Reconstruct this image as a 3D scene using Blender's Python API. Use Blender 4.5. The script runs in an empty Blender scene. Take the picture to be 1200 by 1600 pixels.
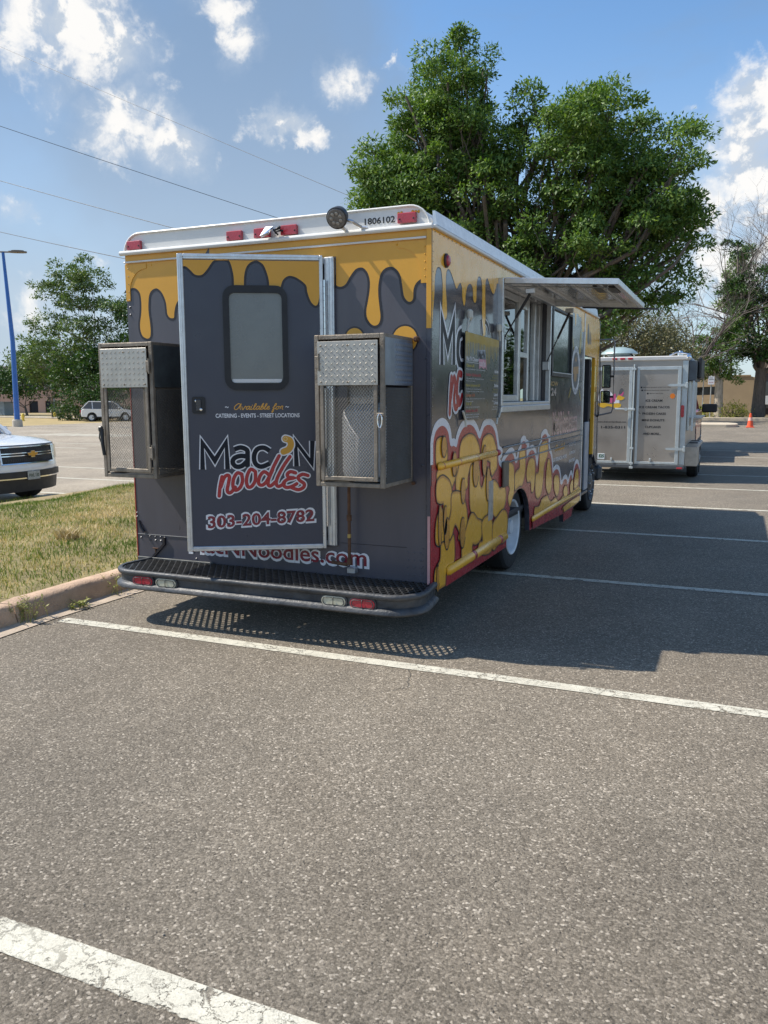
import bpy, bmesh, math, random
import numpy as np
from mathutils import Vector, Matrix
from mathutils.geometry import tessellate_polygon

scene = bpy.context.scene
COL = scene.collection
R = math.radians

# ------------------------------------------------------------------ camera
cam_d = bpy.data.cameras.new('camera')
cam = bpy.data.objects.new('camera', cam_d)
COL.objects.link(cam)
cr = Vector((0.91917437, 0.39382914, -0.00413381)); cu = Vector((-0.05122657, 0.12995341, 0.99019591))
cf = Vector((-0.39050521, 0.90995094, -0.13962436))
cam.matrix_world = Matrix(((cr.x, cu.x, -cf.x, 1.7946), (cr.y, cu.y, -cf.y, -4.9588), (cr.z, cu.z, -cf.z, 1.5922), (0, 0, 0, 1)))
cam_d.sensor_fit = 'VERTICAL'; cam_d.sensor_height = 24.0
cam_d.lens = 24.0 * 1276.21 / 1600.0
cam_d.clip_start = 0.05; cam_d.clip_end = 5000
scene.camera = cam

# ------------------------------------------------------------------ light, exposure
SUN_TRAVEL = Vector((0.80, 0.18, -1.0)).normalized()
sun_d = bpy.data.lights.new('sun', 'SUN')
sun = bpy.data.objects.new('sun', sun_d); COL.objects.link(sun)
sun.rotation_euler = SUN_TRAVEL.to_track_quat('-Z', 'Y').to_euler()
sun.location = (-30, -6, 40)
sun_d.energy = 5.0; sun_d.angle = R(0.5); sun_d.color = (1.0, 0.94, 0.84)
scene.view_settings.view_transform = 'Standard'
scene.view_settings.look = 'None'
scene.view_settings.gamma = 1.0
scene.view_settings.use_curve_mapping = False
scene.view_settings.exposure = 0.28

# ------------------------------------------------------------------ node helper
class NT:
    def __init__(self, tree):
        self.t = tree; self.n = tree.nodes; self.l = tree.links
    def add(self, typ, **kw):
        nd = self.n.new(typ)
        for k, v in kw.items():
            if k == 'inp':
                for a, b in v.items():
                    s = nd.inputs[a]
                    if isinstance(b, bpy.types.NodeSocket): self.l.new(b, s)
                    else: s.default_value = b
            else: setattr(nd, k, v)
        return nd
    def math(self, op, a, b=None, c=None, clamp=False):
        nd = self.n.new('ShaderNodeMath'); nd.operation = op; nd.use_clamp = clamp
        for i, x in enumerate((a, b, c)):
            if x is None: continue
            if isinstance(x, bpy.types.NodeSocket): self.l.new(x, nd.inputs[i])
            else: nd.inputs[i].default_value = x
        return nd.outputs[0]
    def mix(self, f, a, b, blend='MIX'):
        nd = self.n.new('ShaderNodeMix'); nd.data_type = 'RGBA'; nd.blend_type = blend
        for s, x in ((nd.inputs[0], f), (nd.inputs[6], a), (nd.inputs[7], b)):
            if isinstance(x, bpy.types.NodeSocket): self.l.new(x, s)
            else: s.default_value = x if not isinstance(x, tuple) else (*x[:3], 1)
        return nd.outputs[2]
    def noise(self, vec, scale, detail=4, rough=0.55, dist=0.0, out=0):
        nd = self.add('ShaderNodeTexNoise', inp={'Scale': scale, 'Detail': detail, 'Roughness': rough, 'Distortion': dist})
        if vec is not None: self.l.new(vec, nd.inputs['Vector'])
        return nd.outputs[out]
    def voro(self, vec, scale, feature='F1', out='Distance', rnd=1.0):
        nd = self.add('ShaderNodeTexVoronoi', feature=feature, inp={'Scale': scale, 'Randomness': rnd})
        if vec is not None: self.l.new(vec, nd.inputs['Vector'])
        return nd.outputs[out]
    def ramp(self, f, stops, interp='LINEAR'):
        nd = self.n.new('ShaderNodeValToRGB'); nd.color_ramp.interpolation = interp
        el = nd.color_ramp.elements
        while len(el) < len(stops): el.new(0.5)
        for e, (p, c) in zip(el, stops):
            e.position = p; e.color = (c, c, c, 1) if not isinstance(c, tuple) else (*c, 1)
        self.l.new(f, nd.inputs[0]); return nd.outputs[0]
    def mr(self, v, a, b, c=0.0, d=1.0, smooth=False):
        nd = self.n.new('ShaderNodeMapRange')
        if smooth: nd.interpolation_type = 'SMOOTHSTEP'
        self.l.new(v, nd.inputs[0])
        for i, x in zip((1, 2, 3, 4), (a, b, c, d)):
            if isinstance(x, bpy.types.NodeSocket): self.l.new(x, nd.inputs[i])
            else: nd.inputs[i].default_value = x
        return nd.outputs[0]
    def vscale(self, vec, s):
        nd = self.n.new('ShaderNodeVectorMath'); nd.operation = 'MULTIPLY'
        self.l.new(vec, nd.inputs[0]); nd.inputs[1].default_value = s
        return nd.outputs[0]
    def vadd(self, a, b):
        nd = self.n.new('ShaderNodeVectorMath'); nd.operation = 'ADD'
        self.l.new(a, nd.inputs[0])
        if isinstance(b, bpy.types.NodeSocket): self.l.new(b, nd.inputs[1])
        else: nd.inputs[1].default_value = b
        return nd.outputs[0]

# ------------------------------------------------------------------ world: sky with clouds
world = bpy.data.worlds.new('World'); scene.world = world; world.use_nodes = True
w = NT(world.node_tree); w.n.clear()
sky = w.add('ShaderNodeTexSky', sky_type='NISHITA', sun_disc=False)
to_sun = -SUN_TRAVEL
sky.sun_elevation = math.asin(to_sun.z)
sky.sun_rotation = math.atan2(to_sun.x, to_sun.y)
sky.altitude = 1600; sky.air_density = 1.25; sky.dust_density = 1.6; sky.ozone_density = 1.2
tc = w.add('ShaderNodeTexCoord').outputs['Generated']
nv = w.add('ShaderNodeVectorMath', operation='NORMALIZE'); w.l.new(tc, nv.inputs[0]); dirv = nv.outputs[0]
sep = w.add('ShaderNodeSeparateXYZ'); w.l.new(dirv, sep.inputs[0]); dz = sep.outputs[2]
warpc = w.noise(dirv, 9.0, 6, 0.62, 0.0, out=1)
wv = w.add('ShaderNodeVectorMath', operation='MULTIPLY_ADD'); w.l.new(warpc, wv.inputs[0])
wv.inputs[1].default_value = (0.10, 0.10, 0.10); wv.inputs[2].default_value = (-0.05, -0.05, -0.05)
wdir = w.vadd(dirv, wv.outputs[0])
warpf = w.noise(dirv, 38.0, 6, 0.65, 0.0, out=1)
wf = w.add('ShaderNodeVectorMath', operation='MULTIPLY_ADD'); w.l.new(warpf, wf.inputs[0])
wf.inputs[1].default_value = (0.034,) * 3; wf.inputs[2].default_value = (-0.017,) * 3
wdir = w.vadd(wdir, wf.outputs[0])
def blob(d, r, squash=1.0):
    sb = w.n.new('ShaderNodeVectorMath'); sb.operation = 'SUBTRACT'
    w.l.new(wdir, sb.inputs[0]); sb.inputs[1].default_value = d
    r *= 1.22
    sc = w.vscale(sb.outputs[0], (1 / r, 1 / r, 1 / (r * squash)))
    ln = w.n.new('ShaderNodeVectorMath'); ln.operation = 'LENGTH'; w.l.new(sc, ln.inputs[0])
    return w.mr(ln.outputs['Value'], 0.15, 1.45, 1.0, 0.0, True)
# each cloud: direction in the sky, angular radius, flattening, density
clouds = [((-0.638, 0.676, 0.37), .075, .8, 1.0), ((-0.611, 0.704, 0.352), .055, .8, 1.0), ((-.664, .655, .365), .045, .9, .9),
          ((-0.604, 0.744, 0.286), .062, .62, .9), ((-0.572, 0.777, 0.262), .052, .6, .95), ((-.632, .715, .296), .03, .6, .7), ((-0.58, 0.748, 0.322), .024, .8, .6),
          ((-0.663, 0.68, 0.312), .034, .8, .6), ((-0.511, 0.774, 0.37), .026, 1.7, .8), ((-0.514, 0.762, 0.40), .03, .6, .9),
          ((-0.476, 0.828, 0.295), .036, .6, .95), ((-0.455, 0.841, 0.285), .03, .5, .9), ((-0.406, 0.845, 0.342), .036, .8, .9),
          ((0.012, 0.956, 0.294), .052, .9, 1.0), ((0.0, 0.965, 0.25), .06, .9, 1.0), ((-0.013, 0.976, 0.2), .085, .8, .95), ((0.02, .98, .14), .11, .6, .95),
          ((-0.713, 0.672, 0.202), .03, .6, .7), ((-0.349, 0.866, 0.358), .014, .6, .7), ((-0.072, 0.952, 0.297), .012, .6, .6),
          ((-0.70, 0.70, 0.10), .10, .45, .55), ((-.66, .74, .155), .03, .5, .5), ((-.6, .79, .12), .06, .4, .5),
          ((0.35, .9, .3), .16, .6, 1.0), ((0.6, .75, .22), .2, .5, .9), ((-.9, .3, .3), .2, .6, .9), ((-.3, .85, .5), .09, .6, .8),
          ((.5, -.7, .4), .25, .5, .9), ((-.4, -.85, .3), .25, .5, .8), ((.9, .1, .3), .2, .5, .9), ((.92, -.2, .22), .15, .5, .9)]
acc = None
for d, r_, sq, dn in clouds:
    b_ = w.math('MULTIPLY', blob(d, r_, sq), dn)
    acc = b_ if acc is None else w.math('MAXIMUM', acc, b_)
puff = w.noise(dirv, 24.0, 9, 0.6, 0.25)
thr = w.math('SUBTRACT', w.math('ADD', acc, w.math('MULTIPLY', puff, 1.9)), 1.50)
mask = w.mr(thr, -0.10, 0.52, 0.0, 0.92, True)
# lit tops and grey bases of the clouds
sh = w.noise(w.vadd(dirv, (0.01, 0.0, 0.014)), 30.0, 7, 0.6, 0.2)
shade = w.mr(w.math('SUBTRACT', puff, sh), -0.07, 0.07, 0.0, 1.0, True)
ccol = w.mix(shade, (4.4, 5.0, 5.8), (8.2, 8.0, 7.7))
# wide thin veil over the left half of the sky
veil = blob((-0.62, 0.74, 0.32), .28, 1.2)
veil = w.mr(veil, .22, .55, 0, 1, True)
veil = w.math('MULTIPLY', veil, w.mr(w.noise(dirv, 3.2, 5, 0.5), .3, .6, .55, 1.0, True))
veil = w.math('MAXIMUM', veil, w.math('MULTIPLY', w.mr(w.noise(w.vscale(dirv, (1, 1, 3.5)), 5.0, 6, 0.55), .5, .72, 0, 1, True), .35))
hue = w.mix(1.0, sky.outputs[0], (1.02, 1.30, 1.48), 'MULTIPLY')
s1 = w.mix(w.math('MULTIPLY', veil, 0.82), hue, (2.0, 2.85, 4.1))
hz = w.mr(dz, -0.05, 0.42, 0.72, 0.0, True)
s2 = w.mix(hz, s1, (4.9, 5.6, 6.3))
soft = w.math('MULTIPLY', w.mr(acc, .15, .95, 0, 1, True), w.mr(w.noise(dirv, 11.0, 7, .6, .4), .34, .66, .15, .62, True))
s2 = w.mix(soft, s2, (4.9, 5.5, 6.3))
s3 = w.mix(mask, s2, ccol)
bg = w.add('ShaderNodeBackground'); w.l.new(s3, bg.inputs[0]); bg.inputs[1].default_value = 0.105
wo = w.add('ShaderNodeOutputWorld'); w.l.new(bg.outputs[0], wo.inputs[0])

# ------------------------------------------------------------------ materials
MATS = {}
def pbr(name, col, rough=0.6, metal=0.0, var=0.12, scale=6.0, bump=0.0, bscale=60.0, coat=0.0, dirt=0.0, dirtcol=(0.10, 0.085, 0.07), spec=0.5, stretch=(1, 1, 1), trans=0.0):
    if name in MATS: return MATS[name]
    m = bpy.data.materials.new(name); m.use_nodes = True
    t = NT(m.node_tree); b = t.n['Principled BSDF']
    co = t.add('ShaderNodeTexCoord').outputs['Object']
    co = t.vscale(co, stretch)
    n1 = t.noise(co, scale, 6, 0.6)
    v = t.mr(n1, 0.3, 0.7, 1 - var, 1 + var)
    c = t.mix(1.0, col, t.add('ShaderNodeCombineColor', inp={0: v, 1: v, 2: v}).outputs[0], 'MULTIPLY')
    if dirt > 0:
        dn = t.noise(co, scale * 0.6, 8, 0.7, 0.4)
        c = t.mix(t.mr(dn, 0.72 - 0.35 * dirt, 0.85, 0.0, 0.85), c, dirtcol)
    t.l.new(c, b.inputs['Base Color'])
    rr = t.mr(t.noise(co, scale * 2.3, 4), 0.3, 0.7, max(rough - 0.07, 0.02), min(rough + 0.09, 1))
    t.l.new(rr, b.inputs['Roughness'])
    b.inputs['Metallic'].default_value = metal
    b.inputs['Specular IOR Level'].default_value = spec
    b.inputs['Coat Weight'].default_value = coat; b.inputs['Coat Roughness'].default_value = 0.08
    if trans: b.inputs['Transmission Weight'].default_value = trans
    if bump:
        bn = t.add('ShaderNodeBump', inp={'Strength': bump, 'Distance': 0.01, 'Height': t.noise(co, bscale, 5)})
        t.l.new(bn.outputs[0], b.inputs['Normal'])
    MATS[name] = m; return m

def glass(name, tint=(0.55, 0.62, 0.6), rough=0.02, alpha=0.35):
    if name in MATS: return MATS[name]
    m = bpy.data.materials.new(name); m.use_nodes = True
    t = NT(m.node_tree); t.n.clear()
    gl = t.add('ShaderNodeBsdfGlossy', inp={'Color': (0.95, 0.97, 1, 1), 'Roughness': rough})
    tr = t.add('ShaderNodeBsdfTransparent', inp={'Color': (*tint, 1)})
    fr = t.add('ShaderNodeFresnel', inp={'IOR': 1.5})
    f = t.mr(fr.outputs[0], 0, 1, alpha * 0.3, 1.0)
    mx = t.add('ShaderNodeMixShader'); t.l.new(f, mx.inputs[0]); t.l.new(tr.outputs[0], mx.inputs[1]); t.l.new(gl.outputs[0], mx.inputs[2])
    o = t.add('ShaderNodeOutputMaterial'); t.l.new(mx.outputs[0], o.inputs[0])
    MATS[name] = m; return m

def asphalt_mat(name, tone=1.0, near=True):
    m = bpy.data.materials.new(name); m.use_nodes = True
    t = NT(m.node_tree); b = t.n['Principled BSDF']
    geo = t.add('ShaderNodeNewGeometry').outputs['Position']
    big = t.noise(geo, 0.35, 5, 0.55)
    mid = t.noise(geo, 2.3, 6, 0.6, 0.3)
    fine = t.noise(geo, 22.0, 6, 0.68)
    grain = t.noise(geo, 115.0, 5, 0.80)
    grain2 = t.noise(geo, 420.0, 2, 0.6)
    warp = t.vadd(geo, t.vscale(t.noise(geo, 90, 2, .5, 0, out=1), (0.008, 0.008, 0.008)))
    stone = t.add('ShaderNodeTexVoronoi', inp={'Scale': 120.0}); t.l.new(warp, stone.inputs['Vector'])
    stone2 = t.add('ShaderNodeTexVoronoi', inp={'Scale': 85.0}); t.l.new(warp, stone2.inputs['Vector'])
    sc = t.add('ShaderNodeSeparateColor'); t.l.new(stone.outputs['Color'], sc.inputs[0])
    sc2 = t.add('ShaderNodeSeparateColor'); t.l.new(stone2.outputs['Color'], sc2.inputs[0])
    base = t.ramp(sc.outputs[0], [(0.0, (.060, .052, .042)), (0.30, (.155, .136, .110)), (0.75, (.270, .238, .196)), (0.93, (.40, .355, .295)), (1.0, (.85, .77, .66))])
    c2 = t.ramp(grain, [(0.32, (.022, .019, .016)), (0.44, (.155, .132, .102)), (0.55, (.235, .203, .158)), (0.62, (.40, .35, .275)), (0.72, (.72, .64, .52))])
    c = t.mix(0.50, base, c2)
    # a few pale stones worn clean, a few dark pits where stones are lost
    pale = t.math('MULTIPLY', t.mr(sc2.outputs[0], 0.93, 0.99, 0, 1), t.mr(stone2.outputs['Distance'], 0.15, 0.42, 1, 0))
    pitm = t.math('MULTIPLY', t.mr(sc2.outputs[1], 0.86, 0.98, 0, 1), t.mr(stone2.outputs['Distance'], 0.12, 0.42, 1, 0))
    c = t.mix(t.math('MULTIPLY', pale, .55), c, (.55, .50, .42)); c = t.mix(t.math('MULTIPLY', pitm, .6), c, (.050, .043, .036))
    pit = t.mr(stone.outputs['Distance'], 0.45, 0.85, 1.0, 0.80)
    tracks = t.noise(t.vscale(geo, (1.0, .22, 1)), 1.1, 4, .5)
    k = t.math('MULTIPLY', t.mr(big, 0.3, 0.7, 0.82, 1.16), t.mr(mid, 0.25, 0.75, 0.90, 1.10))
    k = t.math('MULTIPLY', k, t.mr(tracks, 0.3, 0.7, 0.92, 1.08))
    k = t.math('MULTIPLY', k, t.mr(fine, 0.25, 0.75, 0.84, 1.16))
    k = t.math('MULTIPLY', k, t.mr(grain2, 0.3, 0.7, 0.86, 1.14))
    k = t.math('MULTIPLY', k, t.math('MULTIPLY', pit, 1.06 * tone))
    # dark oil spots and old hairline cracks
    spot = t.voro(geo, 0.55); k = t.math('MULTIPLY', k, t.mr(t.math('ADD', spot, t.math('MULTIPLY', t.noise(geo, 5, 4), .18)), 0.12, 0.2, 0.72, 1.0, True))
    wv_ = t.vadd(geo, t.vscale(t.noise(geo, 1.7, 5, .6, 0, out=1), (0.7, 0.7, 0.0)))
    edge = t.voro(wv_, 0.42, 'DISTANCE_TO_EDGE')
    gate = t.mr(t.noise(geo, 0.5, 2), 0.64, 0.70, 0, 1, True)
    crack = t.math('MULTIPLY', t.mr(edge, 0.0012, 0.005, 1.0, 0.0), gate)
    k = t.math('MULTIPLY', k, t.mr(crack, 0, 1, 1.0, 0.6))
    comb = t.add('ShaderNodeCombineColor', inp={0: k, 1: t.math('MULTIPLY', k, .965), 2: t.math('MULTIPLY', k, .915)}).outputs[0]
    c = t.mix(1.0, c, comb, 'MULTIPLY')
    c = t.mix(t.mr(t.noise(geo, 0.9, 4), .45, .75, 0, .35), c, t.mix(1.0, c, (1.05, 1.0, 0.95), 'MULTIPLY'))
    t.l.new(c, b.inputs['Base Color'])
    b.inputs['Roughness'].default_value = 0.82; b.inputs['Specular IOR Level'].default_value = 0.35
    if near:
        h = t.math('ADD', t.math('MULTIPLY', stone.outputs['Distance'], -0.35), t.math('MULTIPLY', grain, 1.3))
        h = t.math('SUBTRACT', h, t.math('MULTIPLY', pitm, 1.0))
        h = t.math('ADD', h, t.math('MULTIPLY', fine, 0.8))
        h = t.math('SUBTRACT', h, t.math('MULTIPLY', crack, 2.0))
        bp = t.add('ShaderNodeBump', inp={'Strength': 0.85, 'Distance': 0.006, 'Height': h}); t.l.new(bp.outputs[0], b.inputs['Normal'])
    return m

def paint_line_mat(name, crack_amt=1.0, tone=1.0):
    m = bpy.data.materials.new(name); m.use_nodes = True
    t = NT(m.node_tree); b = t.n['Principled BSDF']
    geo = t.add('ShaderNodeNewGeometry').outputs['Position']
    wv_ = t.vadd(geo, t.vscale(t.noise(geo, 20, 7, .72, 0, out=1), (0.13, 0.13, 0)))
    e1 = t.voro(wv_, 15.0, 'DISTANCE_TO_EDGE'); e2 = t.voro(wv_, 46.0, 'DISTANCE_TO_EDGE')
    wid = t.mr(t.noise(geo, 4, 3), 0.35, 0.7, 0.004, 0.05)
    cr1 = t.mr(t.math('DIVIDE', e1, wid), 0.7, 1.5, 1.0, 0.0)
    cr2 = t.math('MULTIPLY', t.mr(e2, 0.015, 0.06, 1.0, 0.0), t.mr(t.noise(geo, 7, 3), .45, .65, 0, 1))
    cr_ = t.math('MULTIPLY', t.math('MAXIMUM', cr1, t.math('MULTIPLY', cr2, .75)), t.mr(t.noise(geo, 2.2, 3), .35, .6, .35, .95))
    wear = t.math('MAXIMUM', t.mr(t.noise(geo, 30, 6, .7), 0.58, 0.68, 0, .8), t.mr(t.noise(geo, 190, 3, .7), 0.60, 0.72, 0, .55))
    uv = t.add('ShaderNodeTexCoord').outputs['Generated']
    su = t.add('ShaderNodeSeparateXYZ'); t.l.new(uv, su.inputs[0])
    ed = t.math('SUBTRACT', 0.5, t.math('ABSOLUTE', t.math('SUBTRACT', su.outputs[1], 0.5)))
    edn = t.math('ADD', ed, t.math('MULTIPLY', t.math('SUBTRACT', t.noise(geo, 38, 5, .65), 0.5), 0.22))
    edge_a = t.mr(edn, 0.03, 0.07, 1.0, 0.0)
    gone = t.math('MAXIMUM', t.math('MULTIPLY', t.math('MAXIMUM', cr_, wear), crack_amt), edge_a, clamp=True)
    col = t.ramp(t.noise(geo, 9, 6, .65), [(0.25, (.54 * tone, .50 * tone, .40 * tone)), (0.75, (.70 * tone, .66 * tone, .54 * tone))])
    sp = t.mr(t.noise(geo, 160, 3, .7), .3, .7, .82, 1.1)
    col = t.mix(1.0, col, t.add('ShaderNodeCombineColor', inp={0: sp, 1: sp, 2: sp}).outputs[0], 'MULTIPLY')
    t.l.new(col, b.inputs['Base Color']); b.inputs['Roughness'].default_value = 0.75
    bp = t.add('ShaderNodeBump', inp={'Strength': 0.5, 'Distance': 0.004, 'Height': t.noise(geo, 120, 4, .7)}); t.l.new(bp.outputs[0], b.inputs['Normal'])
    tr = t.add('ShaderNodeBsdfTransparent'); mx = t.add('ShaderNodeMixShader')
    t.l.new(gone, mx.inputs[0]); t.l.new(b.outputs[0], mx.inputs[1]); t.l.new(tr.outputs[0], mx.inputs[2])
    t.l.new(mx.outputs[0], t.n['Material Output'].inputs[0])
    return m

def leaf_mat(name, cols, trans=0.25, scale=0.8):
    if name in MATS: return MATS[name]
    m = bpy.data.materials.new(name); m.use_nodes = True
    t = NT(m.node_tree); t.n.clear()
    geo = t.add('ShaderNodeNewGeometry')
    rnd = geo.outputs['Random Per Island']
    n = t.noise(geo.outputs['Position'], scale, 3)
    f = t.math('ADD', t.math('MULTIPLY', rnd, 0.6), t.math('MULTIPLY', n, 0.5))
    c = t.ramp(f, [(0.2, cols[0]), (0.5, cols[1]), (0.85, cols[2])])
    d = t.add('ShaderNodeBsdfPrincipled', inp={'Roughness': 0.5, 'Specular IOR Level': 0.35}); t.l.new(c, d.inputs['Base Color'])
    tl = t.add('ShaderNodeBsdfTranslucent'); t.l.new(t.mix(1.0, c, (1.25, 1.35, 0.55), 'MULTIPLY'), tl.inputs['Color'])
    mx = t.add('ShaderNodeMixShader', inp={0: trans}); t.l.new(d.outputs[0], mx.inputs[1]); t.l.new(tl.outputs[0], mx.inputs[2])
    o = t.add('ShaderNodeOutputMaterial'); t.l.new(mx.outputs[0], o.inputs[0])
    MATS[name] = m; return m

# ------------------------------------------------------------------ mesh builder
class MB:
    def __init__(s): s.v = []; s.f = []
    def quad(s, a, b, c, d):
        i = len(s.v); s.v += [a, b, c, d]; s.f.append((i, i + 1, i + 2, i + 3))
    def raw(s, vs, fs):
        i = len(s.v); s.v += [tuple(q) for q in vs]; s.f += [tuple(i + k for k in f) for f in fs]; return s
    def box(s, x0, x1, y0, y1, z0, z1, fr=None):
        vs = [(x, y, z) for z in (z0, z1) for y in (y0, y1) for x in (x0, x1)]
        if fr: vs = [fr(*q) for q in vs]
        return s.raw(vs, [(0, 2, 3, 1), (4, 5, 7, 6), (0, 1, 5, 4), (2, 6, 7, 3), (0, 4, 6, 2), (1, 3, 7, 5)])
    def bbox(s, x0, x1, y0, y1, z0, z1, b=0.006, fr=None):
        # box with chamfered edges
        b = min(b, abs(x1 - x0) * .45, abs(y1 - y0) * .45, abs(z1 - z0) * .45)
        bm = bmesh.new(); bmesh.ops.create_cube(bm, size=1)
        for q in bm.verts: q.co = Vector(((x0 + x1) / 2 + q.co.x * (x1 - x0), (y0 + y1) / 2 + q.co.y * (y1 - y0), (z0 + z1) / 2 + q.co.z * (z1 - z0)))
        bmesh.ops.bevel(bm, geom=bm.edges[:], offset=b, segments=1, affect='EDGES')
        bm.verts.ensure_lookup_table(); bm.verts.index_update()
        vs = [tuple(q.co) for q in bm.verts]
        if fr: vs = [fr(*q) for q in vs]
        s.raw(vs, [[q.index for q in f.verts] for f in bm.faces]); bm.free(); return s
    def tube(s, pts, r, n=8, cap=True):
        pts = [Vector(p) for p in pts]; rs = r if isinstance(r, (list, tuple)) else [r] * len(pts)
        rings = []; ref = None
        for i, p in enumerate(pts):
            d = (pts[min(i + 1, len(pts) - 1)] - pts[max(i - 1, 0)]).normalized()
            if ref is None:
                ref = Vector((0, 0, 1)) if abs(d.z) < 0.9 else Vector((1, 0, 0))
            a = d.cross(ref).normalized(); bb = d.cross(a).normalized(); ref = -bb if False else ref
            rings.append([tuple(p + (a * math.cos(t * 2 * math.pi / n) + bb * math.sin(t * 2 * math.pi / n)) * rs[i]) for t in range(n)])
        vs = [q for rg in rings for q in rg]; fs = []
        for i in range(len(rings) - 1):
            for t in range(n):
                u = (t + 1) % n; fs.append((i * n + t, i * n + u, (i + 1) * n + u, (i + 1) * n + t))
        if cap: fs.append(tuple(range(n - 1, -1, -1))); fs.append(tuple((len(rings) - 1) * n + t for t in range(n)))
        return s.raw(vs, fs)
    def lathe(s, prof, c, axis=(0, 0, 1), n=24, mode='caps'):
        # prof: list of (radius, height along axis)
        ax = Vector(axis).normalized(); ref = Vector((0, 0, 1)) if abs(ax.z) < 0.9 else Vector((1, 0, 0))
        a = ax.cross(ref).normalized(); b = ax.cross(a).normalized(); c = Vector(c)
        vs = []; fs = []
        for r_, h in prof:
            for t in range(n):
                th = t * 2 * math.pi / n; vs.append(tuple(c + ax * h + (a * math.cos(th) + b * math.sin(th)) * max(r_, 1e-4)))
        for i in range(len(prof) - 1):
            for t in range(n):
                u = (t + 1) % n; fs.append((i * n + t, i * n + u, (i + 1) * n + u, (i + 1) * n + t))
        k_ = len(prof) - 1
        if mode == 'caps': fs.append(tuple(range(n - 1, -1, -1)))
        if mode in ('caps', 'end'): fs.append(tuple(k_ * n + t for t in range(n)))
        if mode == 'loop': fs += [(k_ * n + t, k_ * n + (t + 1) % n, (t + 1) % n, t) for t in range(n)]
        return s.raw(vs, fs)
    def prism(s, poly, fr, w0, w1):
        # poly in (u, v) of the frame, from depth w0 to w1
        tri = tessellate_polygon([[Vector((u, v, 0)) for u, v in poly]]); n = len(poly)
        vs = [fr(u, v, w0) for u, v in poly] + [fr(u, v, w1) for u, v in poly]
        fs = [tuple(t) for t in tri] + [tuple(n + k for k in reversed(t)) for t in tri]
        fs += [(i, (i + 1) % n, n + (i + 1) % n, n + i) for i in range(n)]
        return s.raw(vs, fs)
    def flat(s, poly, fr, w_):
        tri = tessellate_polygon([[Vector((u, v, 0)) for u, v in poly]])
        return s.raw([fr(u, v, w_) for u, v in poly], [tuple(t) for t in tri])
    def hole_panel(s, poly, holes, fr, w0, w1):
        loops = [[Vector((u, v, 0)) for u, v in poly]] + [[Vector((u, v, 0)) for u, v in h] for h in holes]
        tri = tessellate_polygon(loops); allp = [q for L in loops for q in L]; n = len(allp)
        vs = [fr(q.x, q.y, w0) for q in allp] + [fr(q.x, q.y, w1) for q in allp]
        fs = [tuple(t) for t in tri] + [tuple(n + k for k in reversed(t)) for t in tri]
        o = 0
        for L in loops:
            m_ = len(L)
            for i in range(m_): fs.append((o + i, o + (i + 1) % m_, n + o + (i + 1) % m_, n + o + i))
            o += m_
        return s.raw(vs, fs)
    def build(s, name, mat, parent=None, smooth=False, angle=35, kind=None, label=None):
        me = bpy.data.meshes.new(name); me.from_pydata(s.v, [], s.f)
        bm = bmesh.new(); bm.from_mesh(me); bmesh.ops.recalc_face_normals(bm, faces=bm.faces[:]); bm.to_mesh(me); bm.free()
        me.materials.append(mat)
        if smooth:
            me.polygons.foreach_set('use_smooth', [True] * len(me.polygons))
            try: me.set_sharp_from_angle(angle=R(angle))
            except Exception: pass
        me.update()
        return link(name, me, parent, kind, label)

def link(name, data, parent=None, kind=None, label=None):
    o = bpy.data.objects.new(name, data); COL.objects.link(o)
    if parent is not None:
        o.parent = parent
        o.matrix_parent_inverse = Matrix.Translation(-world_loc(parent))
    if kind: o['kind'] = kind
    if label: o['label'] = label
    return o
def world_loc(o):
    l = Vector(o.location)
    return l if o.parent is None else Vector((0, 0, 0)) + l
def raw_mesh(name, verts, faces, mat, parent=None, kind=None, smooth=False):
    me = bpy.data.meshes.new(name)
    verts = np.asarray(verts, np.float32); faces = np.asarray(faces, np.int32)
    me.vertices.add(len(verts)); me.vertices.foreach_set('co', verts.ravel())
    k = faces.shape[1]
    me.loops.add(faces.size); me.loops.foreach_set('vertex_index', faces.ravel())
    me.polygons.add(len(faces)); me.polygons.foreach_set('loop_start', np.arange(0, faces.size, k, dtype=np.int32))
    if smooth: me.polygons.foreach_set('use_smooth', np.ones(len(faces), bool))
    me.update(calc_edges=True); me.materials.append(mat)
    return link(name, me, parent, kind)
def thing(name, label, cat, loc=(0, 0, 0), group=None):
    o = bpy.data.objects.new(name, None); COL.objects.link(o); o.location = loc; o.empty_display_size = .3
    return tag(o, label, cat, group)
def tag(o, label, cat, group=None):
    o['label'] = label; o['category'] = cat
    if group: o['group'] = group
    return o

class Frame:
    def __init__(s, o, u, v, n): s.o = Vector(o); s.u = Vector(u).normalized(); s.v = Vector(v).normalized(); s.n = Vector(n).normalized()
    def __call__(s, u, v, w_=0.0): return tuple(s.o + s.u * u + s.v * v + s.n * w_)
REAR = Frame((0, 0, 0), (1, 0, 0), (0, 0, 1), (0, -1, 0))
SIDE = Frame((0, 0, 0), (0, 1, 0), (0, 0, 1), (1, 0, 0))
TOP = Frame((0, 0, 0), (1, 0, 0), (0, 1, 0), (0, 0, 1))
DOOR = Frame((-0.745, -0.05, 0), (0.872, 0.489, 0), (0, 0, 1), (0.489, -0.872, 0))

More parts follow.
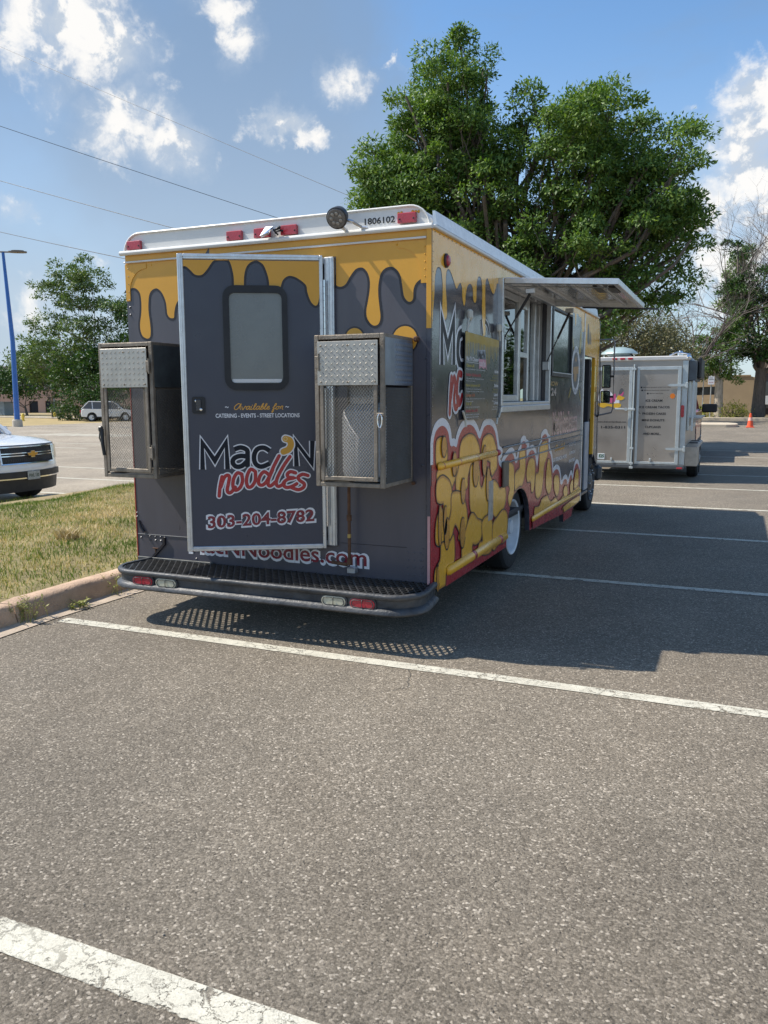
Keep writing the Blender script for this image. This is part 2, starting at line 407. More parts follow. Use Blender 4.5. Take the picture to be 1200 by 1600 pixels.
def catmull(pts, n=5, closed=True):
    P = [Vector((a, b, 0)) for a, b in pts]; m = len(P); out = []
    rng = range(m if closed else m - 1)
    for i in rng:
        if closed: p0, p1, p2, p3 = P[(i - 1) % m], P[i], P[(i + 1) % m], P[(i + 2) % m]
        else: p0, p1, p2, p3 = P[max(i - 1, 0)], P[i], P[i + 1], P[min(i + 2, m - 1)]
        for k in range(n):
            t = k / n
            q = 0.5 * ((2 * p1) + (p2 - p0) * t + (2 * p0 - 5 * p1 + 4 * p2 - p3) * t * t + (3 * p1 - p0 - 3 * p2 + p3) * t ** 3)
            out.append((q.x, q.y))
    if not closed: out.append((P[-1].x, P[-1].y))
    return out
def ribbon(mb, pts, width, fr, w_, closed=False, cap=True, taper=0.0):
    P = [Vector((a, b)) for a, b in pts]
    Q = [P[0]]
    for p in P[1:]:
        if (p - Q[-1]).length > 1e-5: Q.append(p)
    P = Q; n = len(P)
    if n < 2: return
    L = []; Rr = []; hw = width / 2
    for i in range(n):
        if closed: a, b = P[(i - 1) % n], P[(i + 1) % n]
        else: a, b = P[max(i - 1, 0)], P[min(i + 1, n - 1)]
        d0 = (P[i] - a).normalized() if (P[i] - a).length > 1e-6 else (b - P[i]).normalized()
        d1 = (b - P[i]).normalized() if (b - P[i]).length > 1e-6 else d0
        t = (d0 + d1); t = t.normalized() if t.length > 1e-4 else d0
        nn = Vector((-t.y, t.x)); c = max(nn.dot(Vector((-d1.y, d1.x))), 0.42)
        L.append(P[i] + nn * hw / c); Rr.append(P[i] - nn * hw / c)
    for i in range(n if closed else n - 1):
        j = (i + 1) % n; wa = w_ + taper * i / n; wb = w_ + taper * (i + 1) / n
        mb.quad(fr(*Rr[i], wa), fr(*Rr[j], wb), fr(*L[j], wb), fr(*L[i], wa))
    if cap and not closed:
        for (p, q, s_) in ((P[0], P[1], 0), (P[-1], P[-2], 1)):
            d = (p - q).normalized(); nn = Vector((-d.y, d.x)); ww = w_ + taper * s_
            ring = [p + (nn * math.cos(a) + d * math.sin(a)) * hw for a in [math.pi * k / 8 for k in range(9)]]
            mb.raw([fr(*r_, ww) for r_ in ring], [tuple(range(9))])
def ellipse(cx, cy, rx, ry, n=24, rot=0.0):
    return [(cx + rx * math.cos(a) * math.cos(rot) - ry * math.sin(a) * math.sin(rot), cy + rx * math.cos(a) * math.sin(rot) + ry * math.sin(a) * math.cos(rot)) for a in [2 * math.pi * k / n for k in range(n)]]
def rrect(x0, x1, y0, y1, r_, n=5):
    out = []
    for cx, cy, a0 in ((x1 - r_, y1 - r_, 0), (x0 + r_, y1 - r_, 90), (x0 + r_, y0 + r_, 180), (x1 - r_, y0 + r_, 270)):
        for k in range(n + 1):
            a = R(a0 + 90 * k / n); out.append((cx + r_ * math.cos(a), cy + r_ * math.sin(a)))
    return out
def lettering(txt, box, fr, w_, mat, parent, name='lettering', offset=0.0, shear=0.0, label=None, res=3):
    """printed text fitted to box = (u0, v0, u1, v1) on a frame"""
    cd = bpy.data.curves.new('t', 'FONT'); cd.body = txt; cd.size = 1; cd.resolution_u = res
    tmp = bpy.data.objects.new('t', cd); COL.objects.link(tmp)
    bpy.context.view_layer.update()
    me0 = bpy.data.meshes.new_from_object(tmp.evaluated_get(bpy.context.evaluated_depsgraph_get()))
    xs0 = [v.co.x for v in me0.vertices]; ys0 = [v.co.y for v in me0.vertices]
    x0, x1, y0, y1 = min(xs0), max(xs0), min(ys0), max(ys0)
    su = (box[2] - box[0]) / (x1 - x0); sv = (box[3] - box[1]) / (y1 - y0)
    if offset:
        cd.offset = offset / ((abs(su) + abs(sv)) / 2); bpy.context.view_layer.update()
        me0 = bpy.data.meshes.new_from_object(tmp.evaluated_get(bpy.context.evaluated_depsgraph_get()))
    mb = MB()
    mb.raw([fr(box[0] + (v.co.x - x0) * su + shear * (v.co.y - y0) * sv, box[1] + (v.co.y - y0) * sv, w_) for v in me0.vertices], [tuple(p.vertices) for p in me0.polygons])
    bpy.data.objects.remove(tmp); bpy.data.curves.remove(cd); bpy.data.meshes.remove(me0)
    return mb.build(name, mat, parent, label=label)

# outlines of the prints on the truck, in metres on their panels
ART = {'avail': [(-0.599, 1.54), (-0.271, 1.547), (-0.631, 1.511), (-0.643, 1.542), (-0.24, 1.543)],
 'catering': [(-0.718, 1.457), (-0.162, 1.466), (-0.717, 1.486), (-0.162, 1.492)],
 'door_arch': [(-0.509, 2.308), (-0.505, 2.374), (-0.49, 2.427), (-0.462, 2.458), (-0.422, 2.469), (-0.383, 2.446), (-0.362, 2.402), (-0.348, 2.35), (-0.345, 2.304)],
 'door_drip': [(-0.896, 2.428), (-0.873, 2.427), (-0.847, 2.405), (-0.822, 2.38), (-0.796, 2.373), (-0.769, 2.38), (-0.737, 2.415), (-0.705, 2.459), (-0.674, 2.475),
               (-0.621, 2.476), (-0.595, 2.46), (-0.579, 2.408), (-0.572, 2.356), (-0.573, 2.306)],
 'door_panel': [(-0.9, 2.482), (-0.017, 2.465)],
 'door_right': [(-0.272, 2.302), (-0.26, 2.342), (-0.237, 2.367), (-0.206, 2.376), (-0.161, 2.361), (-0.108, 2.319), (-0.099, 2.273), (-0.078, 2.216), (-0.051, 2.188),
                (-0.033, 2.198), (-0.022, 2.238), (-0.018, 2.274)],
 'lantern': [(4.035, 1.011), (4.49, 1.02), (4.708, 1.026), (5.045, 1.008), (3.876, 0.908), (4.602, 0.912), (5.113, 0.917), (5.13, 0.808)],
 'lightside': [(0.262, 2.475)],
 'logo': {'M': [(-0.813, 1.118), (-0.809, 1.297), (-0.731, 1.175), (-0.654, 1.298), (-0.649, 1.119)],
          'N': [(-0.191, 1.132), (-0.194, 1.297), (-0.089, 1.15), (-0.082, 1.301)],
          'a': [(-0.6, 1.25), (-0.559, 1.262), (-0.519, 1.245), (-0.515, 1.207), (-0.517, 1.131)],
          'a2': [(-0.515, 1.2), (-0.561, 1.206), (-0.603, 1.191), (-0.614, 1.161), (-0.592, 1.135), (-0.554, 1.139), (-0.516, 1.173)],
          'c': [(-0.369, 1.238), (-0.407, 1.259), (-0.45, 1.249), (-0.472, 1.206), (-0.465, 1.155), (-0.427, 1.132), (-0.371, 1.152)],
          'd': [(-0.373, 1.072), (-0.407, 1.098), (-0.437, 1.068), (-0.447, 1.021), (-0.422, 1.008), (-0.387, 1.042), (-0.342, 1.136), (-0.306, 1.203)],
          'd2': [(-0.351, 1.11), (-0.378, 1.05), (-0.383, 1.011), (-0.366, 1.002), (-0.336, 1.028)],
          'e': [(-0.199, 1.087), (-0.232, 1.096), (-0.254, 1.079), (-0.245, 1.059), (-0.211, 1.053), (-0.254, 1.044), (-0.283, 1.016), (-0.264, 0.99), (-0.225, 0.996),
                (-0.192, 1.014)],
          'l': [(-0.234, 1.197), (-0.278, 1.135), (-0.32, 1.058), (-0.329, 1.015), (-0.313, 0.997), (-0.276, 1.016)],
          'mac': [(-0.261, 1.317), (-0.234, 1.306), (-0.226, 1.276), (-0.242, 1.246), (-0.276, 1.231)],
          'n1': [(-0.71, 0.939), (-0.702, 1.003), (-0.687, 1.068)],
          'n2': [(-0.698, 0.999), (-0.675, 1.059), (-0.653, 1.078), (-0.639, 1.067), (-0.646, 1.024), (-0.656, 0.977), (-0.644, 0.959), (-0.625, 0.968), (-0.602, 0.997)],
          'o1': [(-0.556, 1.083), (-0.585, 1.092), (-0.611, 1.054), (-0.617, 1.002), (-0.601, 0.976), (-0.571, 0.993), (-0.553, 1.036), (-0.557, 1.08)],
          'o2': [(-0.466, 1.099), (-0.495, 1.116), (-0.518, 1.082), (-0.527, 1.035), (-0.518, 0.998), (-0.494, 1.0), (-0.469, 1.039), (-0.466, 1.093)],
          's': [(-0.116, 1.068), (-0.151, 1.077), (-0.181, 1.06), (-0.173, 1.037), (-0.143, 1.014), (-0.148, 0.988), (-0.183, 0.973), (-0.225, 0.987)]},
 'logo_side': [(5.064, 1.902), (5.021, 2.17), (5.111, 1.606), (4.775, 1.894), (5.369, 1.91)],
 'mac': {'A': [(0.09, 1.283), (0.124, 1.31), (0.193, 1.317), (0.264, 1.301), (0.296, 1.264), (0.31, 1.192), (0.321, 1.136), (0.532, 1.12), (0.533, 1.07), (0.457, 1.004),
               (0.394, 0.969), (0.343, 1.015), (0.257, 1.054), (0.162, 1.063), (0.112, 1.052), (0.104, 1.084), (0.127, 1.113), (0.087, 1.177)],
         'B': [(0.583, 1.157), (0.595, 1.231), (0.66, 1.285), (0.813, 1.31), (0.944, 1.288), (1.021, 1.241), (1.07, 1.185), (1.042, 1.107), (0.864, 1.094), (0.807, 1.056),
               (0.767, 0.991), (0.769, 0.939), (0.671, 0.924), (0.617, 0.913), (0.523, 0.939), (0.508, 1.015), (0.559, 1.076)],
         'C': [(1.146, 1.225), (1.191, 1.268), (1.32, 1.287), (1.439, 1.265), (1.512, 1.205), (1.549, 1.165), (1.574, 1.03), (1.523, 0.996), (1.438, 0.966), (1.384, 1.026),
               (1.371, 1.083), (1.15, 1.135)],
         'D': [(0.837, 1.019), (0.864, 1.077), (0.967, 1.082), (1.044, 1.063), (1.077, 0.998), (1.081, 0.926), (1.129, 0.884), (1.176, 0.898), (1.222, 0.957), (1.286, 0.974),
               (1.405, 0.94), (1.444, 0.852), (1.415, 0.741), (1.317, 0.669), (1.156, 0.635), (0.998, 0.675), (0.892, 0.725), (0.839, 0.81)],
         'E': [(1.476, 0.905), (1.583, 0.876), (1.677, 0.818), (1.807, 0.834), (1.868, 0.767), (1.854, 0.688), (1.781, 0.637), (1.635, 0.592), (1.49, 0.636), (1.416, 0.722),
               (1.445, 0.833)],
         'F': [(0.09, 0.985), (0.116, 1.037), (0.197, 1.058), (0.281, 1.04), (0.368, 0.996), (0.408, 0.911), (0.385, 0.816), (0.312, 0.713), (0.263, 0.712), (0.226, 0.757),
               (0.237, 0.819), (0.236, 0.883), (0.177, 0.89), (0.107, 0.914)],
         'G': [(0.408, 0.911), (0.511, 0.92), (0.618, 0.896), (0.702, 0.835), (0.761, 0.733), (0.75, 0.64), (0.682, 0.572), (0.573, 0.582), (0.585, 0.63), (0.503, 0.697),
               (0.452, 0.684), (0.39, 0.603), (0.302, 0.597), (0.241, 0.635), (0.24, 0.691), (0.325, 0.711), (0.398, 0.798)],
         'H': [(0.097, 0.776), (0.154, 0.83), (0.201, 0.828), (0.207, 0.76), (0.235, 0.66), (0.217, 0.607), (0.111, 0.617), (0.076, 0.67)],
         'I': [(0.193, 0.599), (0.29, 0.587), (0.377, 0.589), (0.415, 0.607), (0.456, 0.609), (0.47, 0.456), (0.394, 0.412), (0.294, 0.39), (0.271, 0.313), (0.248, 0.261),
               (0.081, 0.33), (0.068, 0.436), (0.171, 0.495)],
         'J': [(0.656, 0.508), (0.737, 0.616), (0.877, 0.718), (1.03, 0.652), (1.141, 0.614), (1.13, 0.501), (1.006, 0.475), (0.915, 0.49), (0.887, 0.451), (0.92, 0.373),
               (0.831, 0.372), (0.688, 0.372), (0.645, 0.441)],
         'K': [(1.157, 0.612), (1.319, 0.64), (1.423, 0.597), (1.455, 0.497), (1.442, 0.354), (1.233, 0.353), (1.071, 0.419), (1.1, 0.46), (1.18, 0.465)],
         'L': [(1.47, 0.543), (1.599, 0.592), (1.781, 0.627), (1.92, 0.568), (1.917, 0.436), (1.836, 0.357), (1.648, 0.368), (1.481, 0.347)]},
 'mac2': {'a': [(1.784, 0.971), (1.86, 1.012), (1.994, 1.023), (2.107, 0.993), (2.153, 0.94), (2.169, 0.73), (2.118, 0.643), (2.006, 0.642), (1.959, 0.718), (2.009, 0.797),
                (1.897, 0.844), (1.792, 0.833)],
          'b': [(2.186, 0.887), (2.241, 0.925), (2.358, 0.952), (2.333, 1.07), (2.391, 1.103), (2.545, 1.101), (2.565, 1.055), (2.577, 0.904), (2.507, 0.805), (2.388, 0.75),
                (2.21, 0.755)],
          'c': [(2.627, 0.885), (2.715, 0.984), (2.847, 0.998), (2.952, 0.967), (2.99, 0.87), (2.945, 0.684), (2.843, 0.679), (2.8, 0.777), (2.667, 0.79)],
          'd': [(3.018, 0.645), (3.019, 0.82), (3.141, 0.841), (3.163, 0.983), (3.155, 1.064), (3.259, 1.122), (3.525, 1.125), (3.552, 0.99), (3.397, 0.885), (3.357, 0.723),
                (3.275, 0.608), (3.132, 0.576)],
          'e': [(3.491, 0.727), (3.55, 0.906), (3.634, 0.934), (3.715, 0.86), (3.798, 0.681), (3.748, 0.582), (3.627, 0.57), (3.52, 0.64)],
          'f': [(3.905, 0.671), (3.941, 0.72), (4.071, 0.726), (4.188, 0.679), (4.205, 0.551), (4.1, 0.491), (3.961, 0.559)],
          'g': [(3.213, 0.493), (3.319, 0.546), (3.471, 0.553), (3.59, 0.548), (3.761, 0.468), (4.014, 0.483), (4.199, 0.416), (4.473, 0.448), (4.673, 0.407), (5.405, 0.465),
                (5.477, 0.376), (4.027, 0.374), (3.373, 0.389), (3.005, 0.414), (2.997, 0.495), (3.104, 0.49)],
          'h': [(4.463, 0.524), (4.603, 0.556), (4.71, 0.498), (4.694, 0.433), (4.523, 0.438)],
          'i': [(4.858, 0.521), (4.978, 0.586), (5.05, 0.56), (5.053, 0.442), (4.921, 0.442)],
          'j': [(5.122, 0.514), (5.169, 0.628), (5.257, 0.689), (5.372, 0.67), (5.433, 0.574), (5.402, 0.486), (5.184, 0.458)],
          'k': [(4.491, 0.32), (5.541, 0.333), (5.551, 0.275), (4.599, 0.236), (4.502, 0.239)]},
 'menu': [(0.628, 2.049), (0.623, 1.429), (1.5, 1.411), (1.516, 2.032)],
 'num': [(-0.458, 2.687), (-0.25, 2.682), (-0.458, 2.722), (-0.249, 2.721)],
 'ovals': [[(0.229, 1.26), (0.282, 1.257), 1.6], [(1.306, 0.903), (1.36, 0.898), 3], [(0.969, 1.034), (1.048, 1.027), 1.8], [(0.301, 0.658), (0.361, 0.649), 2.2],
           [(0.263, 0.76), (0.302, 0.755), 3], [(0.658, 0.917), (0.713, 0.911), 2], [(1.199, 1.096), (1.264, 1.091), 2.2], [(0.156, 0.736), (0.198, 0.73), 4],
           [(0.115, 0.379), (0.143, 0.373), 4], [(0.653, 0.611), (0.72, 0.601), 2], [(0.454, 1.126), (0.505, 1.122), 2]],
 'phone': [(-0.791, 0.717), (-0.078, 0.759), (-0.788, 0.802), (-0.077, 0.833)],
 'rear_blob1': [(-0.539, 2.004)],
 'rear_blob2': [(-0.183, 1.984)],
 'rear_left': [(-2.409, 2.379), (-2.388, 2.377), (-2.358, 2.39), (-2.328, 2.393), (-2.3, 2.382), (-2.275, 2.353), (-2.266, 2.307), (-2.266, 2.252), (-2.272, 2.197),
               (-2.285, 2.138), (-2.284, 2.087), (-2.266, 2.044), (-2.229, 2.025), (-2.202, 2.033), (-2.192, 2.07), (-2.194, 2.134), (-2.202, 2.203), (-2.203, 2.258),
               (-2.192, 2.331), (-2.167, 2.366), (-2.126, 2.379), (-2.092, 2.362), (-2.066, 2.329), (-2.045, 2.278), (-2.039, 2.228), (-2.035, 2.192), (-2.017, 2.168),
               (-1.994, 2.162), (-1.978, 2.167), (-1.973, 2.203), (-1.959, 2.251), (-1.935, 2.286)],
 'rear_right': [(-0.727, 2.388), (-0.698, 2.345), (-0.663, 2.317), (-0.634, 2.309), (-0.599, 2.324), (-0.564, 2.373), (-0.529, 2.411), (-0.495, 2.422), (-0.466, 2.414),
                (-0.438, 2.38), (-0.425, 2.329), (-0.428, 2.269), (-0.439, 2.209), (-0.451, 2.149), (-0.446, 2.098), (-0.418, 2.061), (-0.389, 2.05), (-0.363, 2.064),
                (-0.352, 2.104), (-0.358, 2.165), (-0.366, 2.236), (-0.365, 2.306), (-0.348, 2.375), (-0.314, 2.407), (-0.27, 2.412), (-0.232, 2.387), (-0.21, 2.347),
                (-0.199, 2.287), (-0.188, 2.227), (-0.166, 2.196), (-0.144, 2.19), (-0.126, 2.209), (-0.123, 2.263), (-0.106, 2.301), (-0.074, 2.324), (-0.037, 2.327),
                (-0.015, 2.318)],
 'red': [(-0.028, 1.155), (-0.01, 1.266), (0.022, 1.339), (0.066, 1.389), (0.133, 1.417), (0.214, 1.426), (0.298, 1.404), (0.36, 1.355), (0.394, 1.282), (0.45, 1.281),
         (0.502, 1.269), (0.527, 1.308), (0.578, 1.354), (0.657, 1.393), (0.795, 1.415), (0.911, 1.397), (1.002, 1.351), (1.071, 1.3), (1.11, 1.325), (1.186, 1.38), (1.315, 1.397),
         (1.451, 1.372), (1.541, 1.312), (1.599, 1.224), (1.638, 1.165), (1.72, 1.141), (1.714, 1.112), (1.649, 1.102), (1.674, 1.047), (1.727, 1.028), (1.742, 1.021),
         (1.765, 1.053), (1.854, 1.091), (1.96, 1.119), (2.07, 1.122), (2.157, 1.089), (2.21, 1.028), (2.276, 1.045), (2.301, 1.097), (2.388, 1.136), (2.4, 1.183), (2.474, 1.208),
         (2.553, 1.198), (2.586, 1.173), (2.674, 1.153), (2.687, 1.126), (2.64, 1.11), (2.652, 1.042), (2.706, 1.087), (2.837, 1.105), (2.942, 1.081), (3.017, 1.021),
         (3.071, 0.934), (3.106, 1.019), (3.152, 1.092), (3.249, 1.143), (3.251, 1.199), (3.359, 1.231), (3.475, 1.228), (3.558, 1.181), (3.653, 1.156), (3.655, 1.136),
         (3.613, 1.12), (3.655, 1.034), (3.741, 0.99), (3.814, 0.895), (3.856, 0.797), (3.93, 0.813), (4.059, 0.821), (4.197, 0.782), (4.276, 0.703), (4.309, 0.627),
         (4.402, 0.623), (4.459, 0.654), (4.588, 0.663), (4.691, 0.628), (4.737, 0.585), (4.792, 0.623), (4.887, 0.675), (4.964, 0.677), (5.041, 0.619), (5.094, 0.693),
         (5.149, 0.755), (5.269, 0.79), (5.413, 0.762), (5.501, 0.679)],
 'sideM': [(0.193, 1.799), (0.188, 2.087), (0.31, 1.913), (0.432, 2.107), (0.439, 1.807)],
 'side_dark3': [(5.828, 2.269), (5.813, 2.438), (5.852, 2.508), (5.926, 2.446), (5.988, 2.261)],
 'side_dark4': [(6.04, 2.268), (6.031, 2.402), (6.066, 2.413), (6.121, 2.268)],
 'side_drip': [(0.036, 2.204), (0.044, 2.242), (0.052, 2.331), (0.079, 2.39), (0.117, 2.411), (0.163, 2.405), (0.188, 2.363), (0.201, 2.29), (0.198, 2.168), (0.209, 2.108),
               (0.247, 2.092), (0.288, 2.118), (0.287, 2.192), (0.265, 2.297), (0.271, 2.389), (0.307, 2.423), (0.356, 2.416), (0.42, 2.37), (0.486, 2.319), (0.525, 2.343),
               (0.572, 2.367), (0.61, 2.337), (0.62, 2.273), (0.655, 2.224), (0.685, 2.247), (0.694, 2.298), (0.729, 2.359), (0.799, 2.388), (0.858, 2.366), (0.875, 2.292),
               (0.912, 2.268), (0.95, 2.291), (0.96, 2.412), (1.003, 2.464), (1.065, 2.459), (1.1, 2.394), (1.1, 2.254), (1.11, 2.167), (1.124, 2.062), (1.163, 2.047),
               (1.203, 2.094), (1.179, 2.403), (1.224, 2.479), (1.275, 2.459), (1.344, 2.405), (1.414, 2.385), (1.471, 2.428), (1.503, 2.478)],
 'side_drip2': [(4.597, 2.504), (4.645, 2.52), (4.69, 2.494), (4.753, 2.499), (4.769, 2.539), (4.897, 2.548), (4.932, 2.467), (4.977, 2.408), (5.006, 2.474), (5.021, 2.553),
                (5.12, 2.554), (5.216, 2.531), (5.334, 2.533), (5.374, 2.438), (5.432, 2.377), (5.578, 2.387)],
 'sidea': [(0.614, 2.036), (0.547, 2.007), (0.525, 1.94), (0.527, 1.867), (0.58, 1.808), (0.662, 1.806)],
 'sideh': [(1.079, 2.16), (1.115, 2.053), (1.191, 2.156), (1.258, 2.125), (1.298, 2.065)],
 'siden': [[(0.352, 1.483), (0.366, 1.62), (0.385, 1.717)],
           [(0.372, 1.58), (0.411, 1.685), (0.449, 1.718), (0.469, 1.67), (0.445, 1.58), (0.462, 1.522), (0.507, 1.521), (0.546, 1.579)],
           [(0.601, 1.746), (0.541, 1.745), (0.511, 1.662), (0.519, 1.563), (0.574, 1.546), (0.622, 1.596)]],
 'small1': [(3.553, 1.724), (4.026, 1.738), (3.68, 1.655), (3.908, 1.664)],
 'spoonL': [(4.718, 2.308), (4.786, 2.286), (4.868, 2.174), (4.898, 2.121)],
 'spoonR': [(5.348, 2.31), (5.312, 2.239), (5.248, 2.114)],
 'spoonbl': [(4.771, 1.677), (4.658, 1.583)],
 'url_rear': [(-1.897, 0.451), (-0.462, 0.443), (-1.893, 0.558), (-0.461, 0.571)],
 'urlside': [(3.811, 1.165), (5.214, 1.233), (3.783, 1.396), (5.183, 1.428)],
 'win': [(1.546, 2.51), (1.683, 1.526), (3.383, 1.573), (3.367, 2.534)],
 'win2': [(3.516, 2.48), (3.61, 1.815), (4.602, 1.823), (4.647, 2.505), (3.583, 2.48), (3.659, 1.837), (4.578, 1.845), (4.586, 2.492)]}

# ================================================================== SETTING
rng = np.random.default_rng(7); random.seed(7)
M_asph = asphalt_mat('asphalt', 1.0); M_asph2 = asphalt_mat('asphalt_far', 1.55, near=True)
M_line = paint_line_mat('line_paint', 1.0); M_line2 = paint_line_mat('line_paint_thin', 0.35)
M_kerb = pbr('kerb_concrete', (.50, .345, .235), .85, var=.25, scale=5, bump=.9, bscale=60, dirt=.45, dirtcol=(.20, .15, .11))
M_gutter = pbr('gutter_concrete', (.46, .37, .28), .85, var=.25, scale=7, bump=.6, bscale=90, dirt=.4, dirtcol=(.17, .14, .10))
M_pale = pbr('pale_concrete', (.52, .46, .38), .85, var=.12, scale=3, bump=.4)
M_soil = pbr('dry_soil', (.20, .155, .085), .95, var=.3, scale=3, bump=.6, bscale=40)
M_field = pbr('dry_field', (.33, .25, .12), .95, var=.25, scale=.6, bump=.3, bscale=5, dirt=.35, dirtcol=(.14, .16, .05))

def gh(x, y):   # height of the natural ground
    t = min(max((-9.0 - x) / 0.9, 0), 1); t = t * t * (3 - 2 * t)
    far = max(0.0, (-x - 48) / 60.0); far = min(far, 1.0)
    return -0.07 - 0.42 * t - 0.25 * far
xs = sorted(set([-900, -500, -300, -200, -140, -110, -80, -60, -48, -30, -20, -14, -10.2, -9.9, -9.6, -9.3, -9.0, -8, -4, 0, 20, 60, 150, 400, 900]))
ys = [-900, -300, -100, -40, -20, 0, 20, 40, 60, 90, 130, 200, 400, 900]
vs = [(x, y, gh(x, y)) for y in ys for x in xs]
fs = [(j * len(xs) + i, j * len(xs) + i + 1, (j + 1) * len(xs) + i + 1, (j + 1) * len(xs) + i) for j in range(len(ys) - 1) for i in range(len(xs) - 1)]
MB().raw(vs, fs).build('ground', M_field, kind='structure')

def sheet(name, poly, z, mat):
    return MB().flat(poly, TOP, z).build(name, mat, kind='structure')
sheet('parking_lot', [(-2.72, -40), (70, -40), (70, 52.5), (-9.2, 52.5), (-9.2, 24), (-2.72, 24)], 0.0, M_asph)
sheet('far_parking_lot', [(-46.0, -60), (-9.25, -60), (-9.25, 50.5), (-46.0, 50.5)], -0.40, M_asph2)

def line_strip(x0, x1, y, wd, z=0.004, mat=M_line, dy=0.0, name='painted_line'):
    # long thin sheet, x runs along it; a little uneven like hand sprayed paint
    n = max(4, int((x1 - x0) / .25)); pts = []
    for i in range(n + 1):
        x = x0 + (x1 - x0) * i / n
        yy = y + dy * i / n + .006 * math.sin(x * 2.3 + y); pts.append((x, yy))
    mb = MB()
    for i in range(n):
        a, b = pts[i], pts[i + 1]
        mb.quad((a[0], a[1] - wd / 2, z), (b[0], b[1] - wd / 2, z), (b[0], b[1] + wd / 2, z), (a[0], a[1] + wd / 2, z))
    o = mb.build(name, mat); o['kind'] = 'structure'; return o
for k, y in enumerate([-0.592, 2.14, 4.80, 7.45, 10.1, 12.75, 15.4, 18.05, 20.7, -5.98, -8.6]):
    line_strip(-2.62, 5.2, y, .105, mat=M_line)
line_strip(-2.62, 5.4, -3.348, .125, mat=M_line)
for y in (24.5, 27.2, 29.9):
    line_strip(4.5, 9.5, y, .11, mat=M_line2)
# stall lines of the far lot (run along the view there)
zf = -0.396
for x0, x1, y in ((-16.6, -10.2, 10.7), (-16.6, -10.2, 13.25), (-16.6, -10.2, 8.1), (-16.6, -10.2, 2.8), (-16.6, -10.2, 15.9), (-16.6, -10.2, 18.5), (-32, -22.0, 20.4), (-32, -23.0, 23.0), (-38, -25, 28.7), (-40, -31, 32.5), (-46, -33, 37.3), (-45, -35, 41.5)):
    line_strip(x0, x1, y, .14, zf, M_line2)
# zebra patch far away
mb = MB()
for k in range(7):
    x = -34.0 + k * .9; mb.quad((x, 28.6, zf), (x + .45, 28.6, zf), (x + 1.2, 31.0, zf), (x + .75, 31.0, zf))
mb.build('crosshatch_marking', M_line2, kind='structure')

# kerb beside the truck: precast stones with joints, then the gutter strip
kerb = bpy.data.objects.new('kerb', None); COL.objects.link(kerb); kerb['kind'] = 'structure'
def kerb_stone(y0, y1, x0=-3.02, x1=-2.84, h=.150, ztop=0.0):
    prof = [(x0, -.1), (x0, h - .02), (x0 + .02, h), (x1 - .045, h), (x1 - .02, h - .012), (x1 - .004, h - .04), (x1 + .022, 0.0), (x1 + .03, -.1)]
    n = max(2, int((y1 - y0) / .12)); mb = MB(); m_ = len(prof); vs = []; fs = []
    for i in range(n + 1):
        y = y0 + (y1 - y0) * i / n
        for j, (px, pz) in enumerate(prof):
            jit = .005 * math.sin(y * 9 + j) + .004 * math.sin(y * 23 + j * 2.1)
            e = .012 if i in (0, n) and j in (2, 3, 4, 5) else 0
            vs.append((px + (jit if 1 < j < 7 else 0), y, pz - e + (jit * .6 if 1 < j < 6 else 0) + ztop))
    for i in range(n):
        for j in range(m_ - 1): fs.append((i * m_ + j, i * m_ + j + 1, (i + 1) * m_ + j + 1, (i + 1) * m_ + j))
    fs.append(tuple(range(m_))); fs.append(tuple(n * m_ + j for j in range(m_)))
    return mb.raw(vs, fs)
y = -13.0
while y < 23.0:
    y2 = y + 3.05; kerb_stone(y + .006, y2 - .006).build('kerb_stone', M_kerb, kerb, smooth=True, angle=50); y = y2
gut = MB()
for i in range(60):
    ya = -13 + i * .62; yb = ya + .62; wa = -2.665 + .02 * math.sin(ya * 3.1); wb = -2.665 + .02 * math.sin(yb * 3.1)
    gut.quad((-2.83, ya, .012), (wa, ya, .006), (wb, yb, .006), (-2.83, yb, .012))
gut.build('gutter_strip', M_gutter, kind='structure')
# far side kerb of the grass island
mbk = MB(); mbk.bbox(-9.62, -9.46, -40, 23.5, -.45, -.24, .02); mbk.build('island_kerb', M_pale, kind='structure')

# grass island: gently mounded soil, falling away to the lower lot
def gz(x, y):
    a = min(max((x + 9.47) / 2.4, 0), 1); a = a * a * (3 - 2 * a)
    z = -.26 + .40 * a
    z += .035 * math.sin(x * 1.3 + 1) * math.sin(y * .7) + .02 * math.sin(x * 3.1 + y * 2.2)
    b = min(max((-3.02 - x) / .5, 0), 1)
    return z * b + (.135) * (1 - b) if x > -3.6 else z
gx = np.linspace(-9.48, -3.015, 46); gy = np.linspace(-13, 23, 150)
vs = [(x, y, gz(x, y)) for y in gy for x in gx]
fs = [(j * 46 + i, j * 46 + i + 1, (j + 1) * 46 + i + 1, (j + 1) * 46 + i) for j in range(149) for i in range(45)]
MB().raw(vs, fs).build('grass_island_soil', pbr('lawn_soil', (.235, .19, .085), .95, var=.35, scale=4, bump=.8, bscale=60, dirt=.4, dirtcol=(.12, .13, .035)), smooth=True, kind='structure')

